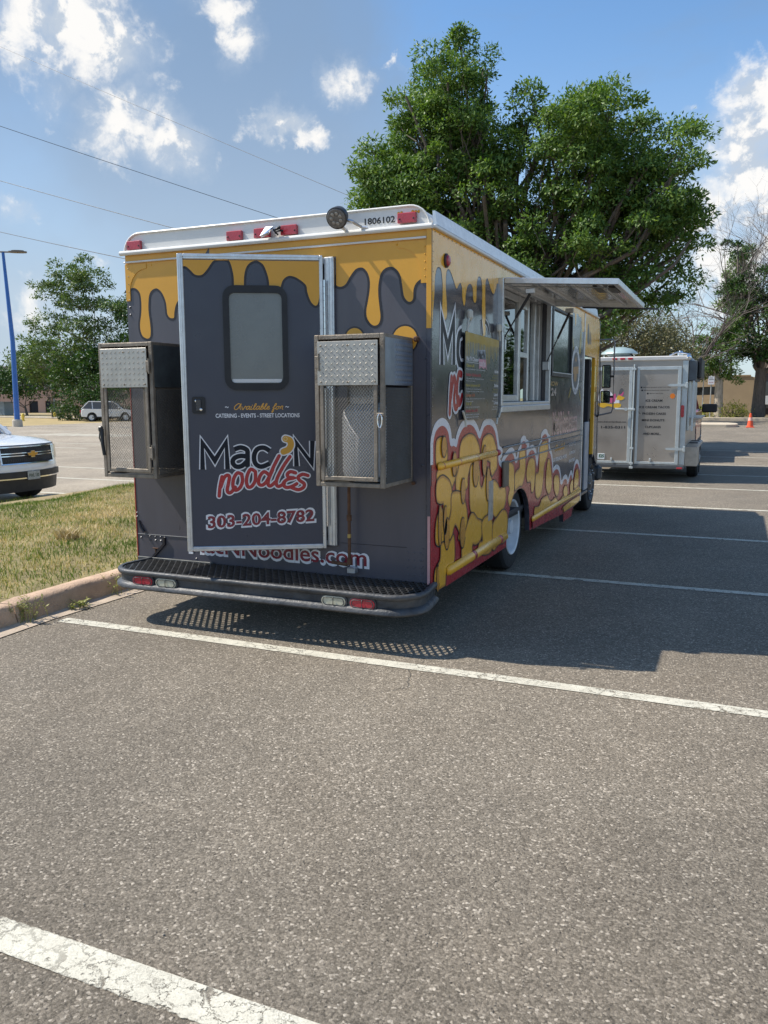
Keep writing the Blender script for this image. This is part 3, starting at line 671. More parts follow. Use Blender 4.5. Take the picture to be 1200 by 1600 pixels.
def grass_mat():
    m = bpy.data.materials.new('grass_blades'); m.use_nodes = True; t = NT(m.node_tree); t.n.clear()
    geo = t.add('ShaderNodeNewGeometry'); p = geo.outputs['Position']
    patch = t.mr(t.noise(p, .75, 5, .62, .6), .3, .7, .12, .76); sm = t.noise(p, 6, 4, .6)
    sx = t.add('ShaderNodeSeparateXYZ'); t.l.new(p, sx.inputs[0])
    # greener near both kerbs, dry in the middle of the island
    mid = t.mr(t.math('ABSOLUTE', t.math('ADD', sx.outputs[0], 5.4)), 0.9, 2.9, .16, -.14)
    f = t.math('ADD', t.math('ADD', patch, mid), t.math('MULTIPLY', t.math('SUBTRACT', geo.outputs['Random Per Island'], .5), .50))
    f = t.math('ADD', f, t.math('MULTIPLY', t.math('SUBTRACT', sm, .5), .5))
    c = t.ramp(f, [(.30, (.10, .17, .022)), (.48, (.21, .28, .045)), (.61, (.40, .36, .10)), (.75, (.62, .47, .20)), (.92, (.85, .68, .38))])
    d = t.add('ShaderNodeBsdfPrincipled', inp={'Roughness': .6, 'Specular IOR Level': .3}); t.l.new(c, d.inputs['Base Color'])
    tl = t.add('ShaderNodeBsdfTranslucent'); t.l.new(c, tl.inputs['Color'])
    mx = t.add('ShaderNodeMixShader', inp={0: .28}); t.l.new(d.outputs[0], mx.inputs[1]); t.l.new(tl.outputs[0], mx.inputs[2])
    t.l.new(mx.outputs[0], t.add('ShaderNodeOutputMaterial').inputs[0]); return m
M_grass = grass_mat()
def blades(px, py, pz, h, wd, lean, mat, name, kind='stuff', parent=None):
    n = len(px); a = rng.uniform(0, 2 * np.pi, n); b = rng.uniform(0, 2 * np.pi, n)
    dx, dy = np.cos(a) * wd / 2, np.sin(a) * wd / 2; lx, ly = np.cos(b) * lean * h, np.sin(b) * lean * h
    v = np.empty((n, 5, 3))
    v[:, 0] = np.c_[px - dx, py - dy, pz - .01]; v[:, 1] = np.c_[px + dx, py + dy, pz - .01]
    v[:, 2] = np.c_[px + dx * .8 + lx * .35, py + dy * .8 + ly * .35, pz + h * .6]; v[:, 3] = np.c_[px - dx * .8 + lx * .35, py - dy * .8 + ly * .35, pz + h * .6]
    v[:, 4] = np.c_[px + lx, py + ly, pz + h]
    base = np.arange(n)[:, None] * 5
    tri = np.concatenate([base + [0, 1, 2], base + [0, 2, 3], base + [3, 2, 4]])
    return raw_mesh(name, v.reshape(-1, 3), tri, mat, parent, kind)
N = 130000
px = rng.uniform(-9.5, -3.03, N); py = rng.uniform(-3.5, 10.5, N)
keep = rng.random(N) < np.clip(1.25 - (py + 1.0) * .06, .45, 1); px, py = px[keep], py[keep]
edge_x = (px > -3.1) & (rng.random(len(px)) < .4); px = px[~edge_x]; py = py[~edge_x]
ter = np.array([gz(a, b) for a, b in zip(px, py)])
tuft = .5 + .5 * np.sin(px * 5.1 + 2 * np.sin(py * 3.3)) * np.sin(py * 4.3)
h = rng.uniform(.018, .055, len(px)) * (.7 + .6 * tuft); tall = rng.random(len(px)) < .012; h[tall] *= 2.2
blades(px, py, ter, h, rng.uniform(.004, .010, len(px)), rng.uniform(.1, 1.3, len(px)), M_grass, 'grass')
# tall seed heads along the far edge, in front of the parked suv
N = 2600; px = rng.uniform(-9.6, -8.9, N); py = rng.uniform(2, 9, N); ter = np.array([gz(a, b) for a, b in zip(px, py)])
blades(px, py, ter, rng.uniform(.07, .2, N), rng.uniform(.006, .011, N), rng.uniform(.1, .7, N), M_grass, 'edge_grass')

# weeds in the kerb joint
M_weed = leaf_mat('weed_leaf', [(.16, .20, .04), (.27, .28, .07), (.42, .38, .14)], .25, 4)
def weed(cx, cy, hh, n, label):
    t = thing('weed', label, 'weed', (cx, cy, 0.01), 'weeds growing in the kerb joint')
    st = MB(); V = []; 
    for k in range(n):
        a = rng.uniform(0, 6.28); l = rng.uniform(.05, .42) * hh * 1.2; H = hh * rng.uniform(.5, 1.1)
        p = [(cx + rng.normal() * .04, cy + rng.normal() * .05, .01)]; p += [(p[0][0] + math.cos(a) * l * .4, p[0][1] + math.sin(a) * l * .4, H * .6), (p[0][0] + math.cos(a) * l, p[0][1] + math.sin(a) * l, H)]
        st.tube(p, [.0028, .002, .001], 4)
        for q in range(12):
            u = rng.uniform(.2, 1); s_ = Vector(p[1]).lerp(Vector(p[2]), (u - .5) * 2) if u > .5 else Vector(p[0]).lerp(Vector(p[1]), u * 2)
            b = rng.uniform(0, 6.28); L = rng.uniform(.012, .035); d = Vector((math.cos(b) * L, math.sin(b) * L, rng.uniform(-.3, .8) * L)); e = Vector((-math.sin(b), math.cos(b), .2)) * L * .22
            V += [tuple(s_), tuple(s_ + d * .5 + e), tuple(s_ + d), tuple(s_ + d * .5 - e)]
    st.build('stem', M_weed, t)
    raw_mesh('foliage', V, np.arange(len(V)).reshape(-1, 4), M_weed, t)
weed(-2.80, -.72, .22, 16, 'taller weed by the front end of the kerb, left of the painted line')
weed(-2.76, .18, .17, 9, 'thin dry weed against the kerb just left of the bumper')
weed(-2.74, -.30, .06, 16, 'low creeping weed in the gutter between two taller ones')
# pale dead clump in the lawn
M_dead = leaf_mat('dead_stalk', [(.36, .26, .13), (.5, .38, .2), (.62, .5, .3)], .1, 4)
t = thing('dead_weed_clump', 'pale brown dead weed clump standing in the dry lawn', 'weed', (-4.35, 1.25, .15))
cx_, cy_ = -4.35, 1.25
n = 240; a = rng.uniform(0, 6.28, n); rr_ = rng.uniform(0, .11, n)
blades(cx_ + np.cos(a) * rr_, cy_ + np.sin(a) * rr_, np.full(n, gz(cx_, cy_)), rng.uniform(.04, .13, n), rng.uniform(.006, .014, n), rng.uniform(.2, 1.3, n), M_dead, 'stalk_cluster', None, t)

# ------------------------------------------------------------------ trees
M_bark = pbr('bark_grey', (.13, .105, .085), .9, var=.35, scale=14, bump=.8, bscale=50, stretch=(1, 1, .25))
M_bark_pale = pbr('bark_pale', (.40, .34, .27), .9, var=.3, scale=8, bump=.6, bscale=40, stretch=(1, 1, .3))
M_leafA = leaf_mat('ash_leaf', [(.038, .085, .020), (.092, .172, .036), (.20, .29, .065)], .30, .9)
M_leafB = leaf_mat('dark_leaf', [(.018, .045, .010), (.032, .075, .014), (.07, .135, .025)], .18, .5)
M_leafC = leaf_mat('locust_leaf', [(.05, .095, .03), (.09, .15, .045), (.15, .21, .06)], .25, .5)
M_leafD = leaf_mat('olive_leaf', [(.09, .10, .045), (.15, .15, .075), (.25, .22, .12)], .15, .7)
M_twig = pbr('bare_twig', (.17, .14, .12), .9, var=.25, scale=4)
def limb(mb, a, b, r0, r1, n=5, wob=.08, seg=5):
    a, b = Vector(a), Vector(b); L = (b - a).length; pts = []
    for i in range(seg + 1):
        f = i / seg; p = a.lerp(b, f)
        p += Vector((rng.normal(), rng.normal(), rng.normal() * .5)) * wob * L * .25 * math.sin(f * math.pi)
        p.z += .06 * L * math.sin(f * math.pi) * (-.6)
        pts.append(p)
    mb.tube(pts, [r0 + (r1 - r0) * i / seg for i in range(seg + 1)], n); return pts
def leaf_cloud(centers, radii, count, size, droop=.15, aspect=.42, crad=.33, shell=.55, per=26, hollow=0.0):
    # boughs sit through the lobes, denser towards their skins; each bough is a tuft of pointed leaves
    centers = np.array(centers, float); radii = np.array(radii, float)
    vol = radii.prod(1); pr = vol ** .75; pr /= pr.sum()
    nc = max(8, count // per)
    li = rng.choice(len(centers), nc, p=pr)
    d = rng.normal(size=(nc, 3)); d /= np.linalg.norm(d, axis=1)[:, None]
    rad = rng.random(nc) ** shell; rad = .35 + .70 * rad
    cc = centers[li] + d * radii[li] * rad[:, None]
    cs = rng.uniform(.5, 1.45, nc) * crad
    ci = rng.integers(0, nc, count)
    if hollow:
        dd = rng.normal(size=(count, 3)); dd[:, 2] = np.abs(dd[:, 2]) * .9 - .25; dd /= np.linalg.norm(dd, axis=1)[:, None]
        rr = hollow + (1 - hollow) * rng.random(count); off = dd * rr[:, None] * np.array([1.0, 1.0, .75])
        p = cc[ci] + off * cs[ci][:, None] + rng.normal(size=(count, 3)) * .04
        out = off + (cc[ci] - centers[li][ci]) * .3
    else:
        p = cc[ci] + rng.normal(size=(count, 3)) * cs[ci][:, None] * np.array([.55, .55, .42]); out = p - centers[li][ci]
    out = out / (np.linalg.norm(out, axis=1)[:, None] + 1e-6)
    ax = out * .7 + rng.normal(size=(count, 3)) * .7; ax[:, 2] -= droop; ax /= np.linalg.norm(ax, axis=1)[:, None]
    sd = np.cross(ax, rng.normal(size=(count, 3)) * .6 + (np.cross(ax, [0, 0, 1.0]) if hollow else 0)); sd /= (np.linalg.norm(sd, axis=1)[:, None] + 1e-6)
    if hollow: # blades lie broadly facing up and out, as they do on the tree
        nrm = out * .8 + np.array([0, 0, .7]) + rng.normal(size=(count, 3)) * .45; sd = np.cross(ax, nrm); sd /= (np.linalg.norm(sd, axis=1)[:, None] + 1e-6)
    L = size * rng.uniform(.6, 1.35, count)[:, None]
    v = np.stack([p, p + ax * L * .45 + sd * L * aspect * .5, p + ax * L, p + ax * L * .45 - sd * L * aspect * .5], 1)
    return v.reshape(-1, 3), np.arange(count * 4).reshape(-1, 4), cc, li
def tree(name, label, cat, base, fork_h, lobes, count, size, leafm, barkm, tr=.2, group=None, crad=.33, stems=1, nlimb=60, droop=.15, shell=.55, aspect=.42, per=26, hollow=0.0):
    t = thing(name, label, cat, base, group); b = Vector(base)
    cen = [Vector(l[0]) for l in lobes]
    V, F, cc, li = leaf_cloud([l[0] for l in lobes], [l[1] for l in lobes], count, size, droop, aspect, crad, shell, per, hollow)
    tk = MB(); bm_ = MB()
    mid = sum(cen, Vector()) / len(cen)
    fork = Vector((b.x + (mid.x - b.x) * .15, b.y + (mid.y - b.y) * .15, b.z + fork_h))
    tk.tube([b - Vector((0, 0, .2)), b + Vector((0, 0, .12)), b.lerp(fork, .5), fork], [tr * 1.5, tr * 1.08, tr * .92, tr * .8], 12)
    for k, c in enumerate(cen):
        lead = Vector(c); j = b.lerp(fork, .75 + .25 * (k % 3) / 2)
        limb(bm_, j, lead, tr * .42, tr * .12, 6, .25, 6)
        idx = [i for i in range(len(cc)) if li[i] == k]
        for i in (idx[:max(3, nlimb // len(cen))] if idx else []):
            s_ = j.lerp(lead, rng.uniform(.5, 1.0)); limb(bm_, s_, cc[i], tr * .10, .006, 4, .35, 3)
    tk.build('trunk', barkm, t, smooth=True); bm_.build('branch_cluster', barkm, t)
    f = raw_mesh('crown', V, F, leafm, t); f['kind'] = 'stuff'
    return t
def crown_px(): pass
def lobe(x, y, z, rx, ry=None, rz=None): return ((x, y, z), (rx, ry or rx, rz or rx))
L_big = []
BX, BY = -5.0, 21.5
# (x, z, r) in the plane of the big tree, y scatter added
for x, z, r_ in ((-9.1, 8.9, 1.15), (-8.8, 7.9, 1.3), (-9.3, 7.2, 1.0), (-8.5, 10.1, 1.1), (-8.0, 10.8, 1.15), (-7.0, 11.9, .8), (-6.8, 11.1, 1.1), (-6.3, 10.6, 1.05), (-7.6, 9.4, 1.5), (-7.9, 7.7, 1.5), (-6.4, 9.2, 1.15), (-6.5, 7.2, 1.2), (-8.6, 6.2, 1.3), (-6.3, 5.9, 1.2), (-9.1, 6.1, 1.0), (-7.6, 5.2, 1.2), (-5.3, 8.6, .9), (-4.9, 7.3, 1.0), (-5.2, 9.3, .6),
               (-3.7, 10.1, 1.0), (-3.0, 10.2, 1.0), (-3.1, 9.3, 1.35), (-2.0, 9.7, 1.0), (-1.3, 9.0, 1.0), (-.5, 8.8, .9), (-.1, 8.2, .9), (-1.4, 7.8, 1.3), (-2.8, 7.9, 1.4), (-.4, 7.0, 1.1), (-3.4, 6.5, 1.3), (-1.9, 6.2, 1.3), (-.6, 5.9, .9), (-2.4, 5.1, .95), (-4.4, 5.4, 1.15), (-1.4, 4.7, .75), (-5.3, 5.0, 1.1), (-5.2, 6.0, .9), (-4.0, 4.4, 1.0), (-4.2, 8.9, .8), (-2.7, 4.5, .9), (-3.4, 4.2, .9), (-1.9, 4.9, .9), (-4.8, 4.0, 1.0), (-2.1, 4.0, .85), (-1.2, 4.2, .8), (-.4, 5.1, .85), (.1, 6.3, .8)):
    for q in range(2):
        th = rng.uniform(0, 6.28); L_big.append(lobe(x + math.cos(th) * r_ * 1.05, BY + rng.uniform(-1, 1), z + math.sin(th) * r_ * .9, *(rng.uniform(.25, .5),) * 3))
    for sgn in ((-1, 1) if r_ > 1.05 else (rng.choice([-1, 1]),)):
        L_big.append(lobe(x + rng.normal() * .1, BY + sgn * r_ * rng.uniform(.3, 1.4), z, r_ * .86, r_, r_ * .82))
tree('ash_tree', 'huge leafy green ash tree with a double crown rising behind the food truck', 'tree', (BX, BY, 0), 2.4, L_big, 230000, .135, M_leafA, M_bark, .28, crad=.50, nlimb=260, shell=.5, per=260, hollow=.55, droop=.35)
# shade trees continuing to the right along the far kerb (seen mirrored in the truck's side)
for k, (tx, ty, hh) in enumerate(((13, 57, 6.0), (21, 55, 5.2), (30, 58, 6.4), (41, 54, 5.6), (54, 48, 6.2), (62, 34, 5.8))):
    tree('shade_tree', ('first', 'second', 'third', 'fourth', 'fifth', 'sixth')[k] + ' dark shade tree of the row that runs on past the right picture edge', 'tree', (tx, ty, 0), 2.6, [lobe(tx + a, ty + b, hh * c, 3.0, 2.6, 1.6) for a, b, c in ((-2.6, 0, .52), (2.6, .5, .5), (0, 0, .78), (-1, 1, .4), (1.4, -1, .62))], 5000, .42, leaf_mat('dark_leaf', None), M_bark, .3, 'shade trees right of the picture', crad=.9, nlimb=20)
def P2(px_, py_, y):   # picture direction to a place at depth y, used only to lay out these rows of far plants
    return None
# far left trees
tree('locust_tree', 'feathery locust tree with thin layered crown beyond the left car park', 'tree', (-54.5, 58, -.5), 2.2,
     [lobe(-58.0, 58, 13.8, 2.4, 2.4, 1.5), lobe(-55.8, 58, 12.6, 2.0, 2.4, 1.3), lobe(-61.2, 58, 12.2, 2.4, 2.3, 1.2), lobe(-57.5, 58, 10.8, 3.0, 2.6, 1.5), lobe(-54.0, 59, 10.4, 2.4, 2, 1.2), lobe(-60.9, 58, 8.7, 2.2, 2, 1.1), lobe(-57.0, 58, 8.4, 3.0, 2.5, 1.5), lobe(-54, 58, 8.0, 2.6, 2, 1.4), lobe(-52.0, 58, 9.8, 1.6, 2, 1.2), lobe(-57.5, 58, 5.8, 2.8, 2, 1.2), lobe(-62.8, 58, 6.4, 1.6), lobe(-64.5, 58, 5.6, 1.5), lobe(-54, 58, 5.4, 2.6, 2, 1.4)],
     15000, .32, M_leafC, M_bark, .17, crad=.85, nlimb=90, droop=.3, shell=.8, aspect=.4, per=110, hollow=.5)
tree('locust_tree', 'low wide locust tree left of the tall one, by the curved street lamp', 'tree', (-65.5, 62, -.5), 1.8,
     [lobe(-66, 62, 6.8, 2.6, 2, 1.1), lobe(-69, 62, 5.6, 2.2, 2, 1.0), lobe(-63.2, 62, 5.2, 2.4, 2, 1.1), lobe(-67, 62, 4.4, 2.4, 2, .9), lobe(-62, 62, 7.3, 1.6, 1.6, .9)], 6000, .34, M_leafC, M_bark, .12, crad=.6, nlimb=50, droop=.3, shell=.9)
tree('hedge_tree', 'round dark green tree at the left picture edge by the pink building', 'tree', (-84, 76, -.6), 1.2,
     [lobe(-84, 76, 4.0, 3.2, 3, 2.0), lobe(-88, 76, 3.8, 3, 3, 2.0), lobe(-79.5, 76, 3.4, 2.6, 2.6, 1.6), lobe(-92, 76, 4.4, 3, 3, 2.3)], 9000, .42, M_leafB, M_bark, .16, crad=.7, nlimb=20)
tree('street_tree', 'dark green tree mass behind the white suv and the bush', 'tree', (-52.5, 57, -.5), 1.6,
     [lobe(-53, 57, 4.4, 3.4, 2.4, 2.0), lobe(-57, 57, 3.8, 2.8, 2.4, 1.6), lobe(-49.5, 57, 5.0, 2.8, 2.4, 2.4), lobe(-50, 58, 8.2, 2.2, 2, 2.2)], 12000, .36, M_leafB, M_bark, .16, crad=.6, nlimb=30)
def bush(name, label, base, lobes, n, size, m, cat='bush', group=None):
    t = thing(name, label, cat, base, group); V, F, cc, li = leaf_cloud([l[0] for l in lobes], [l[1] for l in lobes], n, size, .0, .42, .4, .5)
    st = MB()
    for i in range(0, min(len(cc), 40)): limb(st, base, cc[i], .03, .006, 4, .2, 3)
    st.build('branch_cluster', M_bark, t); raw_mesh('foliage', V, F, m, t)['kind'] = 'stuff'; return t
bush('juniper_bush', 'dark spreading juniper bush beside the white suv at the far kerb', (-51.5, 53, -.45),
     [lobe(-53.5, 53, .9, 2.2, 1.5, 1.3), lobe(-50.8, 53.3, 1.2, 2.0, 1.5, 1.6), lobe(-48.6, 53.8, 1.4, 2, 1.5, 1.8), lobe(-55.0, 53, .4, 1.2, 1, .8), lobe(-51.6, 53, 2.4, 1.3, 1, 1.2)], 11000, .22, M_leafB)

# right hand background
tree('linden_tree', 'leafy tree with pale trunk behind the street sign on the right', 'tree', (.65, 54.6, 0), 2.6,
     [lobe(.5, 54.6, 4.0, 1.3, 1.2, 1.2), lobe(-.5, 54.6, 3.3, .9, 1, .9), lobe(1.5, 54.6, 3.3, .9, 1.0, .9), lobe(.2, 54.6, 5.3, 1.2, 1.1, 1.1), lobe(1.2, 54.6, 4.9, 1.0), lobe(-.4, 54.6, 4.5, .9), lobe(1.0, 54.6, 6.2, .9)], 16000, .16, M_leafA, M_bark_pale, .30, crad=.42, nlimb=40, per=120, hollow=.5)
tree('shade_tree', 'dark broad shade tree above the tan wall on the right edge', 'tree', (3.1, 56, 0), 3.4,
     [lobe(3.4, 56, 6.0, 2.6, 2, 2.0), lobe(1.9, 57, 8.0, 1.6, 1.5, 1.4), lobe(4.6, 56, 8.6, 2.2, 2, 2), lobe(2.6, 56, 4.6, 1.6, 1.4, 1.1), lobe(5.5, 56, 5.4, 2, 2, 2), lobe(1.6, 57, 10.0, 1.1, 1, 1.2), lobe(1.3, 57, 11.6, .7, .7, .8), lobe(7.5, 56, 7.5, 2.4, 2, 2.5)], 24000, .22, M_leafB, M_bark, .42, crad=.6, nlimb=60, per=120, hollow=.5)
tree('scrub_tree', 'brownish olive scrub tree with bare tips behind the steel trailer', 'tree', (-3.6, 44, 0), 1.6,
     [lobe(-3.4, 44, 5.2, 1.9, 1.6, 1.5), lobe(-5.2, 44, 5.0, 1.5, 1.5, 1.5), lobe(-2.3, 44, 4.2, 1.5, 1.4, 1.2), lobe(-4.4, 44, 6.6, 1.0, 1, 1.0), lobe(-6.5, 45, 5.0, 1.5, 1.5, 1.5), lobe(-3.4, 44, 3.4, 1.9, 1.4, 1.3), lobe(-1.4, 44, 3.5, 1.1, 1.2, 1.2)], 15000, .17, M_leafD, M_twig, .16, crad=.42, nlimb=160, shell=.9)
tree('scrub_tree', 'olive scrub tree thinning to dead tips right of the first scrub tree', 'tree', (-1.6, 47, 0), 1.6,
     [lobe(-1.8, 47, 4.4, 1.3, 1.2, 1.2), lobe(-2.6, 47, 5.2, 1.2, 1, .9), lobe(-1.0, 47, 3.2, 1.0, 1.2, 1.1)], 5000, .17, M_leafD, M_twig, .14, crad=.45, nlimb=160, shell=1.0)
tree('poplar_tree', 'slim green tree between the bare trees on the right', 'tree', (1.2, 62.5, 0), 4.0,
     [lobe(1.3, 62.5, 10.2, .9, .9, 1.05), lobe(1.6, 62.5, 11.6, .7, .8, .95), lobe(1.0, 62.5, 8.6, 1.0, .9, 1.1), lobe(1.7, 62.5, 9.0, .95, .9, 1.1), lobe(1.4, 62.5, 7.2, 1.0, .9, 1.0)], 9000, .19, M_leafA, M_bark, .12, crad=.42, nlimb=50, per=120, hollow=.5)
bush('flower_bush', 'low yellow green bush left of the pale tree trunk', (-.6, 54.5, 0), [lobe(-.7, 54.5, .35, 1.0, .6, .45)], 1500, .12, leaf_mat('yellow_leaf', [(.16, .20, .03), (.28, .30, .05), (.4, .38, .08)], .2, 2))
bush('flower_bush', 'low yellow green bush right of the pale tree trunk', (1.6, 54.5, 0), [lobe(1.65, 54.5, .45, .9, .6, .55)], 1500, .12, MATS['yellow_leaf'])

def bare_tree(label, base, height, spread, n0=9, seed=1, r0=.13, lean=0.0, levels=5):
    rs = np.random.default_rng(seed); t = thing('bare_tree', label, 'tree', base, 'leafless trees on the right'); tk = MB(); br = MB()
    b = Vector(base); top = b + Vector((lean * .3, 0, height * .22)); tk.tube([b - Vector((0, 0, .1)), b.lerp(top, .5), top], [r0 * 1.25, r0, r0 * .85], 8)
    def grow(p, d, L, r_, lv):
        q = p; pts = [p]; k = 4
        for i in range(k):
            d = (d + Vector((rs.normal(), rs.normal(), rs.normal() * .5 + .12)) * .09).normalized(); q = q + d * L / k; pts.append(q)
        br.tube(pts, [r_ * 1.5 * (1 - .14 * i) for i in range(k + 1)], 3 if lv < 3 else 5, cap=False)
        if lv <= 0: return
        for c in range(3 if lv > 2 else 2 + int(rs.random() < .7)):
            s_ = pts[int(rs.integers(2, k + 1))]
            nd = (d + Vector((rs.normal(), rs.normal(), rs.normal() * .6)) * .55).normalized()
            grow(s_, nd, L * rs.uniform(.55, .82), r_ * .52, lv - 1)
    for i in range(n0):
        a = 2 * math.pi * i / n0 + rs.uniform(-.3, .3); d = Vector((math.cos(a) * spread + lean * .1, math.sin(a) * spread, rs.uniform(.8, 1.4))).normalized()
        grow(b.lerp(top, rs.uniform(.6, 1)), d, height * rs.uniform(.26, .36), r0 * .5, levels)
    tk.build('trunk', M_twig, t, smooth=True); o = br.build('branch_cluster', M_twig, t); return t
bare_tree('round leafless tree with fanned grey branches above the steel trailer', (-1.4, 50, 0), 10.0, .7, 9, 3, .13, 0, 4)
bare_tree('tall leafless tree at the right picture edge over the dark shade tree', (3.2, 60, 0), 16.5, .42, 8, 5, .17)
bare_tree('thin leafless tree half hidden by the ash tree crown', (-4.2, 48, 0), 9.5, .5, 7, 8, .11)
bare_tree('leafless tree leaning out at the far right beyond the tan wall', (6.0, 58, 0), 13.0, .6, 8, 11, .15)

# loose grit and small stones gathered along the gutter and over the stall
n = 900; gxs = np.where(rng.random(n) < .6, rng.normal(-2.62, .10, n), rng.uniform(-2.6, 4.5, n)); gys = rng.uniform(-4.3, 2.0, n); gxs = np.clip(gxs, -2.79, 5)
V = []; F = []
for k in range(n):
    r_ = rng.uniform(.0015, .0055) * (1.5 if rng.random() < .06 else 1); c = np.array([gxs[k], gys[k], r_ * .5]); i0 = len(V)
    for q in ((1, 0, 0), (0, 1, 0), (-1, 0, 0), (0, -1, 0), (0, 0, 1)): V.append(c + np.array(q) * r_ * rng.uniform(.7, 1.3))
    F += [(i0, i0 + 1, i0 + 4), (i0 + 1, i0 + 2, i0 + 4), (i0 + 2, i0 + 3, i0 + 4), (i0 + 3, i0, i0 + 4)]
raw_mesh('grit', V, F, pbr('grit', (.30, .26, .21), .85, var=.5, scale=40), None, 'stuff')
# ================================================================== FOOD TRUCK
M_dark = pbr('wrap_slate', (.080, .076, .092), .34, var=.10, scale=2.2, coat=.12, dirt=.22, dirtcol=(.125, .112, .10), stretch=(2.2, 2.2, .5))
M_darkd = pbr('wrap_slate_door', (.048, .053, .076), .32, var=.08, scale=2, coat=.1)
M_out = pbr('wrap_outline', (.016, .014, .020), .36, coat=.05)
M_navy = pbr('wrap_navy', (.004, .007, .016), .4, spec=.3)
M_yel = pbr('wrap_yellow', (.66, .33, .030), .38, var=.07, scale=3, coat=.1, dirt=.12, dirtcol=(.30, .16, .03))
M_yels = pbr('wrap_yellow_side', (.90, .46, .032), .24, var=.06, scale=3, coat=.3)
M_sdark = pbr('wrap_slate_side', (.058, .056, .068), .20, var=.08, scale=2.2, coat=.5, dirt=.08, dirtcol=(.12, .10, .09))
M_org = pbr('wrap_orange', (.62, .28, .03), .28, coat=.2)
M_red = pbr('wrap_red', (.40, .024, .030), .26, var=.08, coat=.2)
M_mar = pbr('wrap_maroon', (.20, .014, .030), .3, coat=.3)
M_wht = pbr('wrap_white', (.74, .74, .76), .3, var=.03, coat=.3)
M_wpaint = pbr('white_paint', (.72, .71, .68), .42, var=.06, scale=5, dirt=.12, dirtcol=(.35, .30, .24), coat=.15)
M_alu = pbr('aluminium_trim', (.62, .64, .66), .34, metal=.85, var=.10, scale=18, dirt=.12, dirtcol=(.22, .21, .20))
M_steel = pbr('rusty_angle_steel', (.24, .205, .165), .58, metal=.5, var=.28, scale=16, bump=.35, bscale=90, dirt=.45, dirtcol=(.17, .10, .055))
M_plate = pbr('diamond_plate', (.42, .40, .37), .38, metal=.75, var=.12, scale=12, dirt=.22, dirtcol=(.2, .17, .14))
M_mesh = pbr('expanded_metal', (.17, .155, .13), .6, metal=.2, var=.2, scale=20, dirt=.3, dirtcol=(.16, .11, .07))
M_blk = pbr('black_rubber', (.012, .013, .016), .45, var=.1)
M_tire = pbr('tyre_rubber', (.020, .020, .021), .78, var=.2, scale=14, bump=.3)
M_bump = pbr('bumper_black', (.040, .044, .050), .50, metal=.1, var=.5, scale=7, bump=.5, bscale=35, dirt=.9, dirtcol=(.15, .14, .13))
M_ledge = pbr('bumper_grey', (.15, .155, .16), .5, metal=.3, var=.3, scale=9, bump=.3, dirt=.5, dirtcol=(.05, .05, .055))
M_grate = pbr('step_grate', (.12, .12, .12), .4, metal=.7, var=.25, scale=20)
M_redl = pbr('red_lens', (.42, .030, .045), .25, var=.1, scale=20, coat=.5)
M_clr = pbr('clear_lens', (.50, .48, .36), .25, var=.2, scale=40, coat=.5)
M_rim = pbr('white_rim', (.66, .68, .70), .45, var=.12, scale=12, dirt=.25)
M_under = pbr('underbody', (.020, .020, .021), .8)
M_intw = pbr('interior_steel', (.42, .42, .42), .4, metal=.6, var=.1)
M_intd = pbr('interior_dark', (.035, .035, .040), .7)
M_rust = pbr('rusty_pipe', (.13, .065, .035), .75, metal=.3, var=.35, scale=18, bump=.4)
M_tank = pbr('tank_white', (.68, .69, .70), .35, var=.06, scale=8, coat=.3, dirt=.1)
M_gls = glass('window_glass', (.42, .46, .46), .02, .5)
M_frost = pbr('frosted_glass', (.16, .17, .165), .22, var=.05, coat=.6)
M_tint = pbr('tinted_glass', (.05, .07, .07), .09, var=.02, coat=1.0)
M_mirror = pbr('mirror_glass', (.62, .85, .78), .05, metal=1.0, var=.01)
M_chrome = pbr('chrome', (.75, .76, .78), .15, metal=1.0, var=.05)

truck = thing('food_truck', 'dark grey food truck with yellow cheese drips, open rear door and raised serving hatch', 'food truck', (-1.2, 3.4, 0))
TW, TY = 2.4, 6.85      # width, length
# --- rear wall, with the doorway
rear = MB().hole_panel([(-2.397, .33), (-.003, .33), (-.003, 2.64), (-2.397, 2.64)], [[(-1.62, .62), (-.745, .62), (-.745, 2.47), (-1.62, 2.47)]], REAR, -.05, 0).build('rear_wall', M_dark, truck)
# drips of the rear
LZ = .0009
dl = catmull(ART['rear_left'], 6, False); drr = catmull(ART['rear_right'], 6, False)
def drip_sheet(curve, u0, u1, top, fr, w_, mat, par, lw=.020, nm='cheese_drip'):
    poly = [(u0, top)] + [(max(min(a, u1), u0), b) for a, b in curve] + [(u1, top)]
    MB().flat(poly, fr, w_).build(nm, mat, par)
    m_ = MB(); ribbon(m_, [(max(min(a, u1), u0), b) for a, b in curve], lw, fr, w_ + .0003 if False else w_ - LZ * .5, cap=False); m_.build('drip_outline', M_out, par)
drip_sheet(dl, -2.395, -1.655, 2.635, REAR, LZ * 2, M_yel, rear, .034)
drip_sheet(drr, -.668, -.004, 2.635, REAR, LZ * 2, M_yel, rear, .034)
MB().flat([(-1.655, 2.503), (-.668, 2.503), (-.668, 2.635), (-1.655, 2.635)], REAR, LZ * 2).build('cheese_drip', M_yel, rear)
for cx, cz, rx, rz in ((-.539, 1.985, .062, .055), (-.183, 1.955, .085, .085)):
    MB().flat(ellipse(cx, cz, rx, rz), REAR, LZ * 2).build('cheese_drip', M_yel, rear)
    m_ = MB(); ribbon(m_, ellipse(cx, cz, rx, rz), .022, REAR, LZ * 1.4, closed=True); m_.build('drip_outline', M_out, rear)
